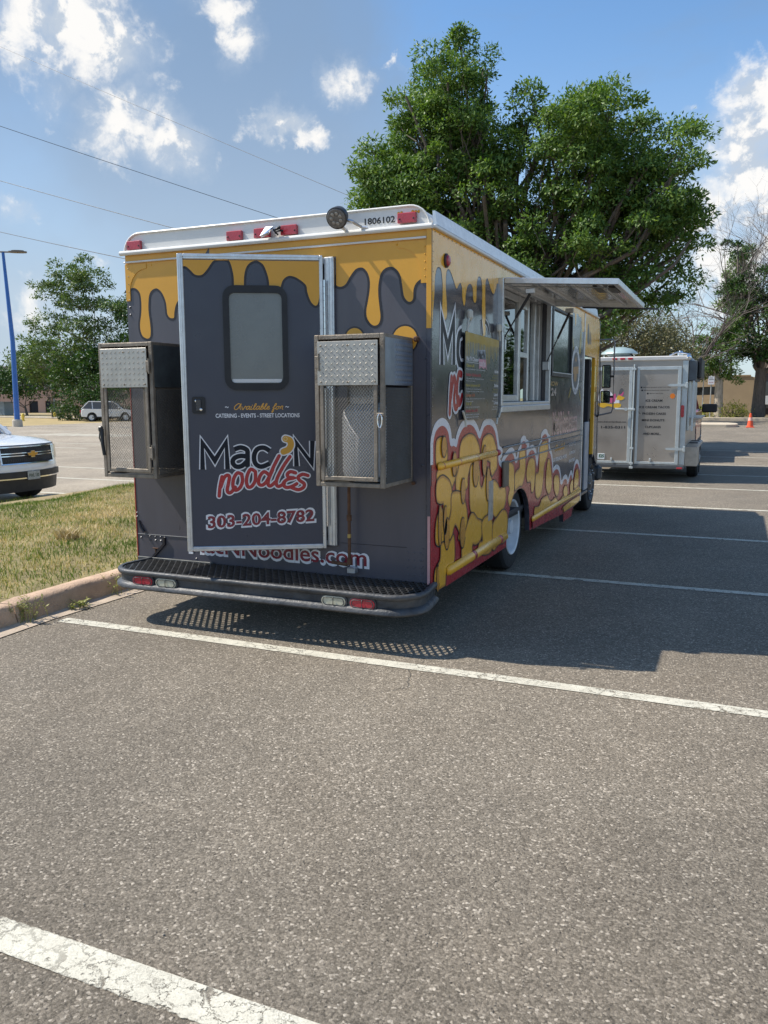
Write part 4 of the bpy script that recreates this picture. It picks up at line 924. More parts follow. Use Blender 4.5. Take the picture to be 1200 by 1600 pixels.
# corner posts, edge strips, seams
MB().bbox(-.030, .0, -.012, -.001, .33, 2.63, .003).build('corner_post', pbr('post_slate', (.055, .055, .075), .3, coat=.3), truck)
for z0, z1, m_ in ((2.02, 2.63, M_yel),):
    MB().bbox(-.032, .002, -.0145, -.0122, z0, z1, .001).build('corner_trim', m_, truck)
for k in range(26):
    pass
rv = MB()
def rivet(mb, u, v, fr, r_=.0065, h=.004):
    mb.raw([fr(u, v, h + .0015)] + [fr(u + r_ * math.cos(a), v + r_ * math.sin(a), .0012) for a in [math.pi * k / 3 for k in range(6)]], [(0, 1 + k, 1 + (k + 1) % 6) for k in range(6)])
for z in (.42, .47, .52, .57): 
    for x in (-.07, -.115, -.16): rivet(rv, x, z, REAR)
for z in np.arange(.36, .62, .04): rivet(rv, -.055, z, REAR, .005)
for x, z in ((-2.28, .545), (-2.23, .545), (-2.18, .545), (-2.28, .515), (-2.23, .515), (-2.18, .515), (-2.145, .540), (-2.365, .53), (-2.395, .72), (-2.395, .69), (-2.30, .345), (-2.33, .345), (-2.24, .35), (-1.86, .40), (-.035, 1.83), (-.06, 1.15), (-1.98, .36)): rivet(rv, x, z, REAR, .009, .008)
for z in np.arange(2.20, 2.56, .055): rivet(rv, -2.37, z, REAR, .010, .008); 
rv.build('rivet_cluster', pbr('rivet_slate', (.09, .09, .105), .4), rear)
rv = MB()
for z in np.arange(2.34, 2.56, .045): rivet(rv, -.045, z, REAR, .012, .009)
for x in np.arange(-.235, -.09, .045): rivet(rv, x, 2.545, REAR, .008, .006); rivet(rv, x - 2.06, 2.545, REAR, .008, .006)
for x in (-.225, -.205, -.13, -.11, -.09): rivet(rv, x, 2.742 - abs(x + .16) * .1, REAR, .010, .008)
rv.build('rivet_cluster', M_yel, rear)
def arcpl(cx, cz, r_, a0, a1, wd, mat, nm, w0=.001, w1=.005):
    pts = [(cx + r_ * math.cos(R(a)), cz + r_ * math.sin(R(a))) for a in np.linspace(a0, a1, 12)]
    m2 = MB(); inner = [(cx + (r_ - wd) * math.cos(R(a)), cz + (r_ - wd) * math.sin(R(a))) for a in np.linspace(a1, a0, 12)]
    m2.prism(pts + inner, REAR, w0, w1).build(nm, mat, rear)
# quarter gusset plates bolted into the upper corners
g = [(-2.398, 2.56), (-2.205, 2.56), (-2.205, 2.525)] + [(-2.205 + (-.155) * math.sin(R(a)), 2.37 + .155 * math.cos(R(a))) for a in np.linspace(0, 90, 9)] + [(-2.36, 2.30), (-2.398, 2.30)]
MB().prism(g, REAR, .0022, .006).build('gusset_plate', M_yel, rear)
g2 = [(-2.40 - a - .002 + .0, b) for a, b in g]; g2 = [(-(a + 2.40) - .032, b) for a, b in g]
MB().prism(g2, REAR, .0022, .006).build('gusset_plate', M_yel, rear)
MB().tube([(-2.398, -.012, 2.575), (-.035, -.012, 2.575)], .007, 6).build('drip_rail', M_wpaint, truck, smooth=True)
MB().bbox(-2.395, -1.70, -.005, -.001, .555, .560, .001).build('seam_strip', pbr('seam_grey', (.20, .20, .20), .6), rear)
MB().bbox(-.66, -.17, -.003, -.001, .600, .603, .001).build('seam_strip', M_out, rear)
MB().tube([(-2.375, -.012, .66), (-2.355, -.014, .61), (-2.33, -.012, .575)], .010, 6).build('latch_strap', M_out, rear)
MB().prism([(-2.155, .545), (-2.135, .545), (-2.135, .49), (-2.29, .34), (-2.315, .34), (-2.155, .495)], REAR, .001, .016).build('step_brace', M_out, rear)
MB().bbox(-2.255, -2.205, -.012, -.001, .452, .458, .002).bbox(-2.233, -2.226, -.012, -.001, .415, .452, .002).build('tee_catch', M_rust, rear)
# kick strip above the bumper, dark grime
MB().bbox(-2.395, -1.70, -.02, -.001, .355, .385, .004).build('kick_strip', pbr('kick_grey', (.06, .065, .065), .6, var=.3), rear)
# lettering of the rear
# white halo + maroon letters
UB = (-1.905, .452, -.465, .562)
lettering('MacNNoodles.com', (UB[0] - .012, UB[1] - .010, UB[2] + .012, UB[3] + .010), REAR, LZ * 1.5, M_wht, rear, offset=.011)
lettering('MacNNoodles.com', UB, REAR, LZ * 2.4, M_mar, rear, offset=.0025)
MB().bbox(-1.86, -.86, -.0035, -.0026, .455, .50, .0005)

# --- doorway jamb and open rear door
jm = MB()
for (x0, x1, z0, z1, p) in ((-.745, -.675, .58, 2.50, .030), (-1.66, -1.615, .58, 2.50, .012), (-1.615, -.745, 2.455, 2.50, .024), (-1.615, -.745, .58, .615, .020)):
    jm.bbox(x0, x1, -p, -.001, z0, z1, .006)
for x in (-.712, -.690): jm.bbox(x, x + .008, -.036, -.0295, .585, 2.495, .002)
jamb = jm.build('door_jamb', M_alu, truck)
door = MB().box(-.888, -.024, .585, 2.465, -.045, .0, lambda u, v, w_: DOOR(u, v, w_) if True else None)
door = MB(); door.raw([DOOR(u, v, w_) for w_ in (-.042, 0) for v in (.590, 2.478) for u in (-.90, -.018)], [(0, 2, 3, 1), (4, 5, 7, 6), (0, 1, 5, 4), (2, 6, 7, 3), (0, 4, 6, 2), (1, 3, 7, 5)])
door = door.build('rear_door', M_darkd, truck)
def dbox(u0, u1, v0, v1, w0, w1, b=.004, mb=None): return (mb or MB()).bbox(u0, u1, v0, v1, w0, w1, b, lambda a, b_, c: DOOR(a, b_, c))
fr_ = MB()
for u0, u1, v0, v1 in ((-.930, -.893, .565, 2.508), (-.020, .004, .565, 2.508), (-.893, -.020, 2.474, 2.508), (-.893, -.020, .565, .598)):
    dbox(u0, u1, v0, v1, -.048, .008, .004, fr_)
for u0, u1, v0, v1 in ((-.914, -.908, .575, 2.50), (-.908, -.006, 2.490, 2.495), (-.908, -.006, .580, .585)): dbox(u0, u1, v0, v1, .008, .013, .001, fr_)
fr_.build('door_frame', M_alu, door)
hg = MB()
for v0 in (.72, 1.25, 1.95):
    hg = MB().tube([DOOR(.012, v0, .012), DOOR(.012, v0 + .40, .012)], .0045, 6)
    for k in range(9): hg.tube([DOOR(.012, v0 + k * .045, .012), DOOR(.012, v0 + k * .045 + .041, .012)], .007, 6)
    hg.build('hinge', M_chrome, door)
# cheese on the door
def dflat(poly, w_, mat, nm='cheese_drip'): return MB().flat(poly, DOOR, w_).build(nm, mat, door)
DT = 2.470
a_ = catmull(ART['door_drip'], 6, False); b_ = catmull(ART['door_arch'], 6, False); c_ = catmull(ART['door_right'], 6, False)
aR = a_[-1][0]; bL = b_[0][0]; bR = b_[-1][0]; cL = c_[0][0]
dflat([(-.893, DT)] + [(max(u, -.893), v) for u, v in a_] + [(bL, a_[-1][1])] + b_ + [(cL, b_[-1][1])] + [(min(u, -.021), v) for u, v in c_] + [(-.021, DT)], LZ, M_yel)
for cv in (a_, b_, c_):
    m_ = MB(); ribbon(m_, [(max(min(u, -.022), -.893), v) for u, v in cv], .030, DOOR, LZ * .5, cap=False); m_.build('drip_outline', M_out, door)
# window of the door
fw = rrect(-.648, -.232, 1.64, 2.312, .075); iw = rrect(-.608, -.268, 1.685, 2.265, .035)
wf_ = MB(); wf_.hole_panel(fw, [iw], DOOR, .001, .016); wfr = wf_.build('window_frame', M_blk, door, smooth=False)
MB().flat(rrect(-.615, -.262, 1.68, 2.27, .035), DOOR, .004).build('pane', M_frost, wfr)
dbox(-.600, -.276, 1.688, 1.712, .0045, .0065, .001).build('window_sill', M_wpaint, wfr)
# paddle latch
hd = MB(); hd.prism(rrect(-.866, -.782, 1.488, 1.598, .014), DOOR, .001, .012); hnd = hd.build('latch', M_blk, door)
dbox(-.842, -.806, 1.505, 1.580, .012, .019, .004).build('paddle', pbr('latch_grey', (.03, .035, .045), .3, coat=.4), hnd)
for u, v in ((-.838, 1.570), (-.808, 1.514)): MB().lathe([(.009, 0), (.009, .004), (.005, .006)], DOOR(u, v, .0125 if v > 1.55 else .019), DOOR.n, 10).build('screw', M_chrome, hnd)
# text block
def script(strokes, width, fr, w_, mat, parent, nm='lettering', smooth=4):
    mb = MB()
    for i, s_ in enumerate(strokes): ribbon(mb, catmull(s_, smooth, False) if smooth else s_, width, fr, w_ + i * .00004, taper=.0001)
    return mb.build(nm, mat, parent)
LG = ART['logo']
def asbox(q): return (q[0][0], q[0][1], q[1][0], q[1][1])
straight = [LG['M'], LG['N']]; curvy = [LG['a'], LG['a2'], LG['c']]
for wdt, lz, mm in ((.047, 2.0, M_wht), (.031, 3.0, M_navy)):
    mb = MB()
    for i, s_ in enumerate(straight): ribbon(mb, s_, wdt, DOOR, LZ * lz + i * .00004, cap=False, taper=.0001)
    for i, s_ in enumerate(curvy): ribbon(mb, catmull(s_, 5, False), wdt, DOOR, LZ * lz + .0001 + i * .00004, cap=False, taper=.0001)
    mb.build('lettering', mm, door)
nd = [LG[k] for k in ('n1', 'n2', 'o1', 'o2', 'd', 'd2', 'l', 'e', 's')]
script(nd, .040, DOOR, LZ * 4.2, M_wht, door); script(nd, .0235, DOOR, LZ * 5.4, M_red, door)
script([LG['mac']], .058, DOOR, LZ * 4.0, M_wht, door, 'macaroni_graphic'); script([LG['mac']], .042, DOOR, LZ * 4.8, M_yel, door, 'macaroni_graphic')
u_, v_ = LG['mac'][0]; m_ = MB(); ribbon(m_, ellipse(u_, v_, .012, .012, 12), .004, DOOR, LZ * 5.6, closed=True); m_.build('macaroni_graphic', pbr('wrap_cream', (.75, .6, .3), .3), door)
ph = (-.790, .722, -.078, .815)
# the phone number leans up to the right as printed
def lettering_par(txt, box, rise, fr, w_, mat, par, off):
    F2 = lambda u, v, w2: fr(u, v + rise * (u - box[0]) / (box[2] - box[0]), w2)
    return lettering(txt, box, F2, w_, mat, par, offset=off)
PB = (-.788, .722, -.080, .800)
lettering_par('303-204-8782', (PB[0] - .008, PB[1] - .007, PB[2] + .008, PB[3] + .007), .036, DOOR, LZ * 1.5, M_wht, door, .0085)
lettering_par('303-204-8782', PB, .036, DOOR, LZ * 2.6, M_mar, door, .003)
lettering('CATERING - EVENTS - STREET LOCATIONS', (-.716, 1.460, -.165, 1.486), DOOR, LZ * 1.2, M_wht, door, offset=.0008)
# hand written line above it
def cursive():
    # A v a i l a b l e  f o r
    G = {'A': [[(.9, .9), (.5, 1), (.1, .5), (.2, .05), (.6, .1), (.95, .95), (.9, .3), (1.1, 0)]], 'v': [[(0, .5), (.15, .1), (.3, .0), (.5, .55), (.65, .45)]], 'a': [[(.55, .5), (.25, .55), (.05, .2), (.25, 0), (.5, .3), (.55, .5), (.5, .1), (.7, 0)]],
         'i': [[(.1, .5), (.05, .15), (.15, 0), (.35, .1)], [(.16, .72), (.17, .74)]], 'l': [[(0, .1), (.3, .7), (.3, 1.0), (.15, .9), (.1, .2), (.2, 0), (.4, .1)]], 'b': [[(0, .1), (.3, .8), (.25, 1.05), (.1, .7), (.08, .1), (.25, 0), (.45, .25), (.35, .5), (.2, .35)]],
         'e': [[(0, .15), (.35, .35), (.3, .55), (.1, .4), (.1, .1), (.3, 0), (.5, .15)]], 'f': [[(0, .3), (.35, .75), (.35, 1.0), (.2, .9), (.1, .2), (0, -.4), (.1, -.5), (.2, -.2), (.1, 0), (.4, .15)]],
         'o': [[(.35, .5), (.1, .45), (.05, .1), (.25, 0), (.45, .3), (.35, .5), (.6, .45)]], 'r': [[(.05, .1), (.2, .55), (.4, .5), (.35, .15), (.5, 0)]]}
    wd = {'A': 1.1, 'v': .6, 'a': .65, 'i': .32, 'l': .35, 'b': .45, 'e': .45, 'f': .38, 'o': .55, 'r': .45}
    x = 0; out = []
    for ch in 'Available for':
        if ch == ' ': x += .45; continue
        for st in G[ch]: out.append([(x + a + b * .25, b) for a, b in st])
        x += wd[ch] + .05
    return out, x
cv, cw = cursive(); s_ = .325 / cw
script([[(-.600 + a * s_, 1.513 + b * .038) for a, b in st] for st in cv], .0052, DOOR, LZ * 1.2, pbr('wrap_gold', (.72, .36, .05), .35), door, smooth=3)
for u in (-.642, -.246):
    script([[(u - .010, 1.528), (u - .004, 1.532), (u + .004, 1.526), (u + .010, 1.530)]], .0045, DOOR, LZ * 1.2, M_wht, door)

# --- roof: rounded shell with white end cap
def roof_prof(z0=2.645, x0=-2.425, x1=.012, r_=.135, top=2.772):
    p = [(x0 + .02, z0)]
    for a in np.linspace(180, 90, 8): p.append((x0 + .03 + r_ + r_ * math.cos(R(a)), top - r_ + r_ * math.sin(R(a))))
    for a in np.linspace(90, 0, 8): p.append((x1 - .025 - r_ + r_ * math.cos(R(a)), top - r_ + r_ * math.sin(R(a))))
    p.append((x1 - .02, z0)); return p
rp = roof_prof()
rf = MB(); vs = []; ys_ = [0.0, .012, TY - .35, TY - .15, TY - .04, TY]; dzz = [-.004, 0, 0, -.02, -.07, -.125]
for yy, q in zip(ys_, dzz):
    for a, b in rp: vs.append((a, yy, max(b + q * (b - 2.645) / .127, 2.645)))
n = len(rp); fs = [(i * n + j, i * n + (j + 1) % n, (i + 1) * n + (j + 1) % n, (i + 1) * n + j) for i in range(len(ys_) - 1) for j in range(n)]
fs += [tuple(range(n)), tuple((len(ys_) - 1) * n + j for j in range(n))]
roof = rf.raw(vs, fs).build('roof', M_wpaint, truck, smooth=True, angle=40)
MB().tube([(-2.425, -.018, 2.640), (.008, -.018, 2.640)], .017, 10).build('rear_gutter', M_wpaint, roof, smooth=True)
# bead that follows the top edge of the end cap
m_ = MB(); m_.tube([(a, -.006, b + .002) for a, b in rp], .0075, 6); m_.build('edge_bead', M_wpaint, roof, smooth=True)
for x in (-.23, -.25, -.05): pass
MB().bbox(.0, .028, -.01, TY - .25, 2.628, 2.650, .005).build('side_gutter', M_wpaint, roof)
MB().prism([(.0, 2.65), (.026, 2.65), (.012, 2.735), (-.004, 2.735)], Frame((0, 0, 0), (1, 0, 0), (0, 0, 1), (0, 1, 0)), .015, TY - .4).build('cove_strip', M_alu, roof)
rv = MB()
for y in np.arange(.05, TY - .3, .085): rivet(rv, y, 2.615, SIDE, .006, .005)
for z in np.arange(.45, 2.6, .06): rivet(rv, .018, z, SIDE, .0045, .003)
rv.build('rivet_cluster', pbr('rivet_grey', (.35, .32, .27), .4, metal=.4), roof)
MB().bbox(-.34, -.20, 3.0, 3.16, 2.765, 2.84, .01).build('roof_vent', M_wpaint, roof)
lettering('1806102', (-.458, 2.684, -.250, 2.722), REAR, .002, M_blk, roof, offset=.0012)
# marker lamps
for cx, cz in ((-2.296, 2.690), (-1.435, 2.691), (-1.215, 2.692), (-1.006, 2.695), (-.162, 2.700)):
    b1 = MB().bbox(cx - .062, cx + .062, -.026, -.001, cz - .031, cz + .031, .004).build('marker_lamp', M_redl, truck)
    for dx in (-.047, .047): MB().lathe([(.0055, 0), (.0055, .003), (.002, .004)], (cx + dx, -.026, cz - .006), (0, -1, 0), 8).build('screw', M_blk, b1)
# bent number plate lamp
MB().raw([(-1.20, -.05, 2.655), (-1.13, -.075, 2.665), (-1.10, -.05, 2.72), (-1.175, -.03, 2.715), (-1.19, -.085, 2.66), (-1.125, -.10, 2.67), (-1.095, -.075, 2.715), (-1.16, -.06, 2.72)], [(0, 1, 2, 3), (4, 5, 6, 7), (0, 1, 5, 4), (1, 2, 6, 5), (2, 3, 7, 6), (3, 0, 4, 7)]).build('broken_lamp', M_chrome, truck)
m_ = MB()
for k in range(14): m_.tube([(-1.10, -.05, 2.69), (-1.07 + rng.normal() * .02, -.05 + rng.normal() * .02, 2.69 + rng.normal() * .02)], .006, 4)
m_.build('torn_wire', M_blk, truck)
# round flood lamp on its bracket
ax_ = Vector((.10, -.80, -.42)).normalized(); c0 = Vector((-.588, -.125, 2.722))
fl = MB().lathe([(.030, -.050), (.052, -.046), (.060, -.028), (.064, .018), (.068, .022), (.068, .034), (.062, .038)], c0, ax_, 28).build('flood_lamp', pbr('lamp_black', (.03, .03, .032), .5), truck, smooth=True)
MB().lathe([(.060, .0385), (.057, .041), (.02, .043)], c0, ax_, 28).build('lens', pbr('lamp_lens', (.12, .115, .11), .25, var=.3, scale=60, coat=.6), fl, smooth=True)
lm = MB()
for r_ in (.032,):
    for k in range(7): a = 2 * math.pi * k / 7; uu = ax_.cross(Vector((0, 0, 1))).normalized(); vv = ax_.cross(uu); lm.lathe([(.012, 0), (.012, .003), (.007, .005)], c0 + ax_ * .043 + (uu * math.cos(a) + vv * math.sin(a)) * r_, ax_, 8)
lm.build('reflector', pbr('lamp_cell', (.30, .29, .28), .2, metal=.6), fl)
MB().tube([tuple(c0 + Vector((.05, .02, -.02))), (-.50, -.10, 2.69), (-.47, -.03, 2.665), (-.43, -.02, 2.66)], .011, 6).tube([(-.60, -.08, 2.68), (-.58, -.02, 2.655)], .012, 6).build('lamp_bracket', M_alu, fl)

# --- propane cages
def cage(x0, x1, left, tank):
    y0, y1, z0, z1 = -.48, -.005, 1.045, 1.962; fb = .028; zm = 1.662
    c = MB()
    for x in (x0, x1 - fb):
        for y in (y0, y1 - fb): c.bbox(x, x + fb, y, y + fb, z0, z1, .003)
    for z in (z0, z1 - fb):
        for y in (y0, y1 - fb): c.bbox(x0 + fb, x1 - fb, y + .001, y + fb - .001, z + .001, z + fb - .001, .003)
        for x in (x0, x1 - fb): c.bbox(x + .001, x + fb - .001, y0 + fb, y1 - fb, z + .001, z + fb - .001, .003)
    cg = c.build('propane_cage', M_steel, truck)
    MB().bbox(x0 + .003, x1 - .003, y0 + .003, y1 - .003, z1 - .004, z1 + .001, .001).build('cage_roof', M_steel, cg)
    MB().bbox(x0 + .004, x1 - .004, y0 + .02, y1 - .003, z0 + .006, z0 + .012, .001).build('cage_floor', M_mesh, cg)
    dx0, dx1, dz0, dz1 = x0 + .040, x1 - .040, z0 + .040, z1 - .045
    d = MB(); yb = y0 - .010
    for a, b, e, f in ((dx0, dx0 + .024, dz0, dz1), (dx1 - .024, dx1, dz0, dz1)): d.bbox(a, b, yb, yb + .016, e, f, .003)
    for e, f in ((dz0, dz0 + .026),): d.bbox(dx0 + .024, dx1 - .024, yb + .001, yb + .015, e, f, .003)
    dr = d.build('cage_door', M_steel, cg)
    MB().bbox(dx0 - .012, dx1 + .006, yb - .006, yb - .001, zm, dz1 + .006, .001).build('diamond_plate', M_plate, dr)
    def lozenges(u0, u1, v0, v1, fr, w_, nm, par, pu=.038, pv=.036, flipall=False, mat=M_plate):
        lz_ = MB(); k = 0; v = v0 + .014
        while v < v1 - .01:
            u = u0 + .016 + (0 if k % 2 == 0 or flipall else pu / 2); 
            while u < u1 - .014:
                for s_ in ((1,) if flipall else (1,)):
                    s2 = 1 if (k % 2 == 0 or flipall) else -1
                    L = .0125; q = .0030; du, dv = L * .72, L * .72 * s2; nu, nv = -dv / L * q, du / L * q
                    lz_.raw([fr(u - du, v - dv, w_), fr(u + nu, v + nv, w_), fr(u + du, v + dv, w_), fr(u - nu, v - nv, w_), fr(u, v, w_ + .0028)], [(0, 1, 4), (1, 2, 4), (2, 3, 4), (3, 0, 4)])
                u += pu
            v += pv / (1 if flipall else 2) * (1 if flipall else 1.0); k += 1
        o = lz_.build(nm, mat, par); o['kind'] = 'stuff'; return o
    FF = Frame((0, yb - .006, 0), (1, 0, 0), (0, 0, 1), (0, -1, 0))
    lozenges(dx0 - .008, dx1 + .004, zm + .005, dz1, FF, .0003, 'tread_lozenges', dr, flipall=left)
    def xmesh(u0, u1, v0, v1, fr, cu, cv_, wdt, nm, par, mat=M_mesh):
        # expanded metal: zigzag strands joined at their knuckles, each twisted a little
        mb = MB(); nu_ = int((u1 - u0) / cu); nv_ = int((v1 - v0) / (cv_ / 2)); cu = (u1 - u0) / nu_
        for i in range(nu_ + 1):
            for s_ in (1, -1):
                pts = []
                for j in range(nv_ + 1):
                    off = (cu / 2 * .92) if (j + i) % 2 == 0 else 0
                    uu = u0 + i * cu + (s_ * (cu / 2 - off * .5) if False else 0)
                    pts.append((u0 + i * cu + s_ * (cu * .5 if (j % 2 == 0) else -cu * .5) , v0 + j * cv_ / 2))
                for (a, b), (c2, d2) in zip(pts[:-1], pts[1:]):
                    if a < u0 - 1e-4 or a > u1 + 1e-4 or c2 < u0 - 1e-4 or c2 > u1 + 1e-4: continue
                    mb.quad(fr(a - wdt / 2, b, .0), fr(c2 - wdt / 2, d2, .0), fr(c2 + wdt / 2, d2, .0035), fr(a + wdt / 2, b, .0035))
        o = mb.build(nm, mat, par); o['kind'] = 'stuff'; return o
    xmesh(dx0 + .022, dx1 - .022, dz0 + .024, zm, Frame((0, yb + .010, 0), (1, 0, 0), (0, 0, 1), (0, -1, 0)), .0195, .046, .0064, 'expanded_metal', dr)
    for nm, xx, s_ in (('side_panel', x1, 1), ('side_panel', x0, -1)):
        fr2 = Frame((xx - s_ * .003, 0, 0), (0, 1, 0), (0, 0, 1), (s_, 0, 0))
        pm = pbr('cage_side_blue', (.25, .28, .33), .36, metal=.7, var=.15, scale=10, dirt=.15) if not left else pbr('cage_side_dark', (.10, .12, .13), .45, metal=.5, var=.25, scale=8)
        p_ = MB().prism([(y0 + .018, zm), (y1 - .006, zm), (y1 - .006, z1 - .02), (y0 + .018, z1 - .02)], fr2, 0, .0035).build(nm, pm, cg)
        if not left and s_ > 0: lozenges(y0 + .16, y1 - .01, zm + .005, z1 - .03, fr2, .0037, 'tread_lozenges', p_, .030, .030, mat=pm)
        xmesh(y0 + .028, y1 - .028, z0 + .026, zm, fr2, .0160, .036, .0060, 'expanded_metal', cg, mat=pbr('mesh_dark', (.10, .095, .085), .5, metal=.5))
    # bolts, hinges, pull
    for x, z in ((dx0 + .012, dz1 - .02), ((dx0 + dx1) / 2, dz1 - .02), (dx1 - .012, dz1 - .02), (dx0 + .012, zm + .02), ((dx0 + dx1) / 2, zm + .02), (dx1 - .012, zm + .02)):
        MB().lathe([(.006, 0), (.006, .003), (.003, .005)], (x, yb - .006, z), (0, -1, 0), 8).build('bolt', M_steel, dr)
    hx = x0 + .012 if not left else x1 - .040
    for z in (z0 + .14, z1 - .20):
        MB().bbox(hx, hx + .024, yb - .010, yb - .001, z, z + .075, .003).tube([(hx + .026, yb - .008, z - .01), (hx + .026, yb - .008, z + .09)], .006, 6).build('hinge', M_steel, dr)
    return cg, dr, yb
cgR, drR, yb = cage(-.585, -.124, False, True)
cgL, drL, _ = cage(-2.262, -1.808, True, False)
# carabiner on the right cage, padlock and strap on the left one
m_ = MB(); m_.tube([(-.140 + .014 * math.cos(a), -.508, 1.455 + (.036 if math.sin(a) > 0 else .045) * math.sin(a)) for a in np.linspace(0, 2 * math.pi, 22)], .0042, 6, cap=False); m_.build('carabiner', M_chrome, drR, smooth=True)
MB().bbox(-.165, -.115, -.505, -.494, 1.478, 1.498, .003).build('hasp', M_steel, drR)
MB().bbox(-2.262, -2.228, -.525, -.500, 1.36, 1.40, .008).build('padlock', M_blk, drL)
m_ = MB(); m_.tube([(-2.25, -.515, 1.36), (-2.255, -.518, 1.32), (-2.248, -.512, 1.29)], .005, 6); m_.tube([(-2.236, -.51, 1.38), (-2.228, -.52, 1.28), (-2.22, -.515, 1.20)], .012, 6); m_.build('strap', M_blk, drL)
# pink cap bolt near the cage top, bolt at the bottom
MB().lathe([(.018, 0), (.018, .03), (.010, .04)], (-.098, -.002, 1.955), (0, -1, 0), 10).build('cage_bolt', M_rust, truck)
MB().lathe([(.012, 0), (.012, .02), (.006, .03)], (-.118, -.002, 1.035), (0, -1, 0), 8).build('cage_bolt', M_rust, truck)
# propane tank inside the right cage
tank = thing('propane_tank', 'white propane tank standing in the mesh cage right of the open door', 'gas tank', (-.345, -.235, 1.058))
pr = [(.08, 0), (.10, .005), (.105, .02), (.150, .04), (.158, .08), (.158, .40), (.150, .45), (.110, .49), (.05, .505)]
MB().lathe(pr, (-.345, -.235, 1.058), (0, 0, 1), 28).build('body', M_tank, tank, smooth=True)
col = MB(); cs = [(.11 * math.cos(a), .11 * math.sin(a)) for a in np.linspace(R(40), R(320), 20)]
for (a, b), (c2, d2) in zip(cs[:-1], cs[1:]): col.quad((-.345 + a, -.235 + b, 1.55), (-.345 + c2, -.235 + d2, 1.55), (-.345 + c2, -.235 + d2, 1.67), (-.345 + a, -.235 + b, 1.67))
col.build('collar', M_tank, tank); MB().lathe([(.02, 0), (.02, .05), (.035, .055), (.035, .075)], (-.345, -.235, 1.56), (0, 0, 1), 12).build('valve', M_rust, tank)
# rusty gas pipe below the right cage
pp = MB().tube([(-.555, -.075, 1.04), (-.556, -.075, .80), (-.556, -.075, .49)], .0115, 8)
pp.tube([(-.556, -.075, .49), (-.556, -.073, .475), (-.575, -.072, .468), (-.69, -.07, .478)], .0125, 8)
for z in (.79, .49): pp.tube([(-.556, -.075, z - .02), (-.556, -.075, z + .02)], .018, 8)
pp.build('gas_pipe', M_rust, truck, smooth=True)
MB().bbox(-.585, -.525, -.06, -.001, .405, .445, .004).build('pipe_bracket', M_alu, truck)
MB().tube([(-.556, -.075, .68), (-.556, -.075, .655)], .0135, 8).build('pipe_tag', pbr('brass', (.5, .36, .12), .4, metal=.6), truck)

# --- step bumper
def plan(x0, x1, y0, r_, y1=0.0, n=8):
    p = [(x0 + .03, y1)]
    for a in np.linspace(180, 270, n): p.append((x0 + r_ + r_ * math.cos(R(a)), y0 + r_ + r_ * math.sin(R(a))))
    for a in np.linspace(270, 360, n): p.append((x1 - r_ + r_ * math.cos(R(a)), y0 + r_ + r_ * math.sin(R(a))))
    p.append((x1 - .03, y1)); return p
outp = plan(-2.315, .075, -.468, .22)
def ring_loft(prof, mat, nm, par):
    # prof: list of (inset, z)
    mb = MB(); vs = []; P = [Vector((a, b)) for a, b in outp]; m_ = len(P); N_ = []
    for i in range(m_):
        d = (P[min(i + 1, m_ - 1)] - P[max(i - 1, 0)]).normalized(); N_.append(Vector((-d.y, d.x)))
    for ins, z in prof:
        for i in range(m_): q = P[i] + N_[i] * ins; vs.append((q.x, q.y, z))
    k = len(prof); fs = [(i * m_ + j, i * m_ + j + 1, ((i + 1) % k) * m_ + j + 1, ((i + 1) % k) * m_ + j) for i in range(k) for j in range(m_ - 1)]
    fs += [tuple(i * m_ for i in range(k)), tuple(i * m_ + m_ - 1 for i in range(k))]
    return mb.raw(vs, fs).build(nm, mat, par, smooth=True, angle=50)
bumper = ring_loft([(.030, .385), (.010, .387), (.0, .380), (-.004, .368), (.004, .352), (.022, .345), (.022, .300), (.006, .293), (-.010, .280), (-.012, .262), (.002, .250), (.040, .246), (.060, .30), (.040, .36)], M_bump, 'bumper', truck)
# diamond grate deck
dk = MB(); 
ymin = lambda x: -.440 if -2.095 < x < -.145 else (-.250 - math.sqrt(max(.19 ** 2 - ((x + 2.095) if x < -1 else (x + .145)) ** 2, 0)))
def clipseg(x0, y0, x1, y1):
    k = 8; pts = []
    for i in range(k):
        a = i / k; b = (i + 1) / k; xa = x0 + (x1 - x0) * a; ya = y0 + (y1 - y0) * a; xb = x0 + (x1 - x0) * b; yb_ = y0 + (y1 - y0) * b
        if -2.285 < (xa + xb) / 2 < .045 and ymin((xa + xb) / 2) < (ya + yb_) / 2 < -.005: pts.append((xa, ya, xb, yb_))
    return pts
step = .052
x = -2.9
while x < .7:
    for s_ in (1, -1):
        segs = clipseg(x, -.46, x + s_ * .46 * .62, 0)
        for xa, ya, xb, yb_ in segs:
            nx, ny = .0048, .0
            dk.quad((xa - nx, ya, .358), (xb - nx, yb_, .358), (xb - nx + .001, yb_, .376), (xa - nx + .001, ya, .376))
            dk.quad((xa - nx, ya, .376), (xb - nx, yb_, .376), (xb + nx, yb_, .376), (xa + nx, ya, .376))
    x += step
o = dk.build('step_grate', M_grate, bumper); o['kind'] = 'stuff'
MB().bbox(-2.30, -1.0, -.012, -.0005, .30, .366, .003).bbox(-1.0, .03, -.012, -.0005, .30, .366, .003).build('deck_bearer', M_bump, bumper)
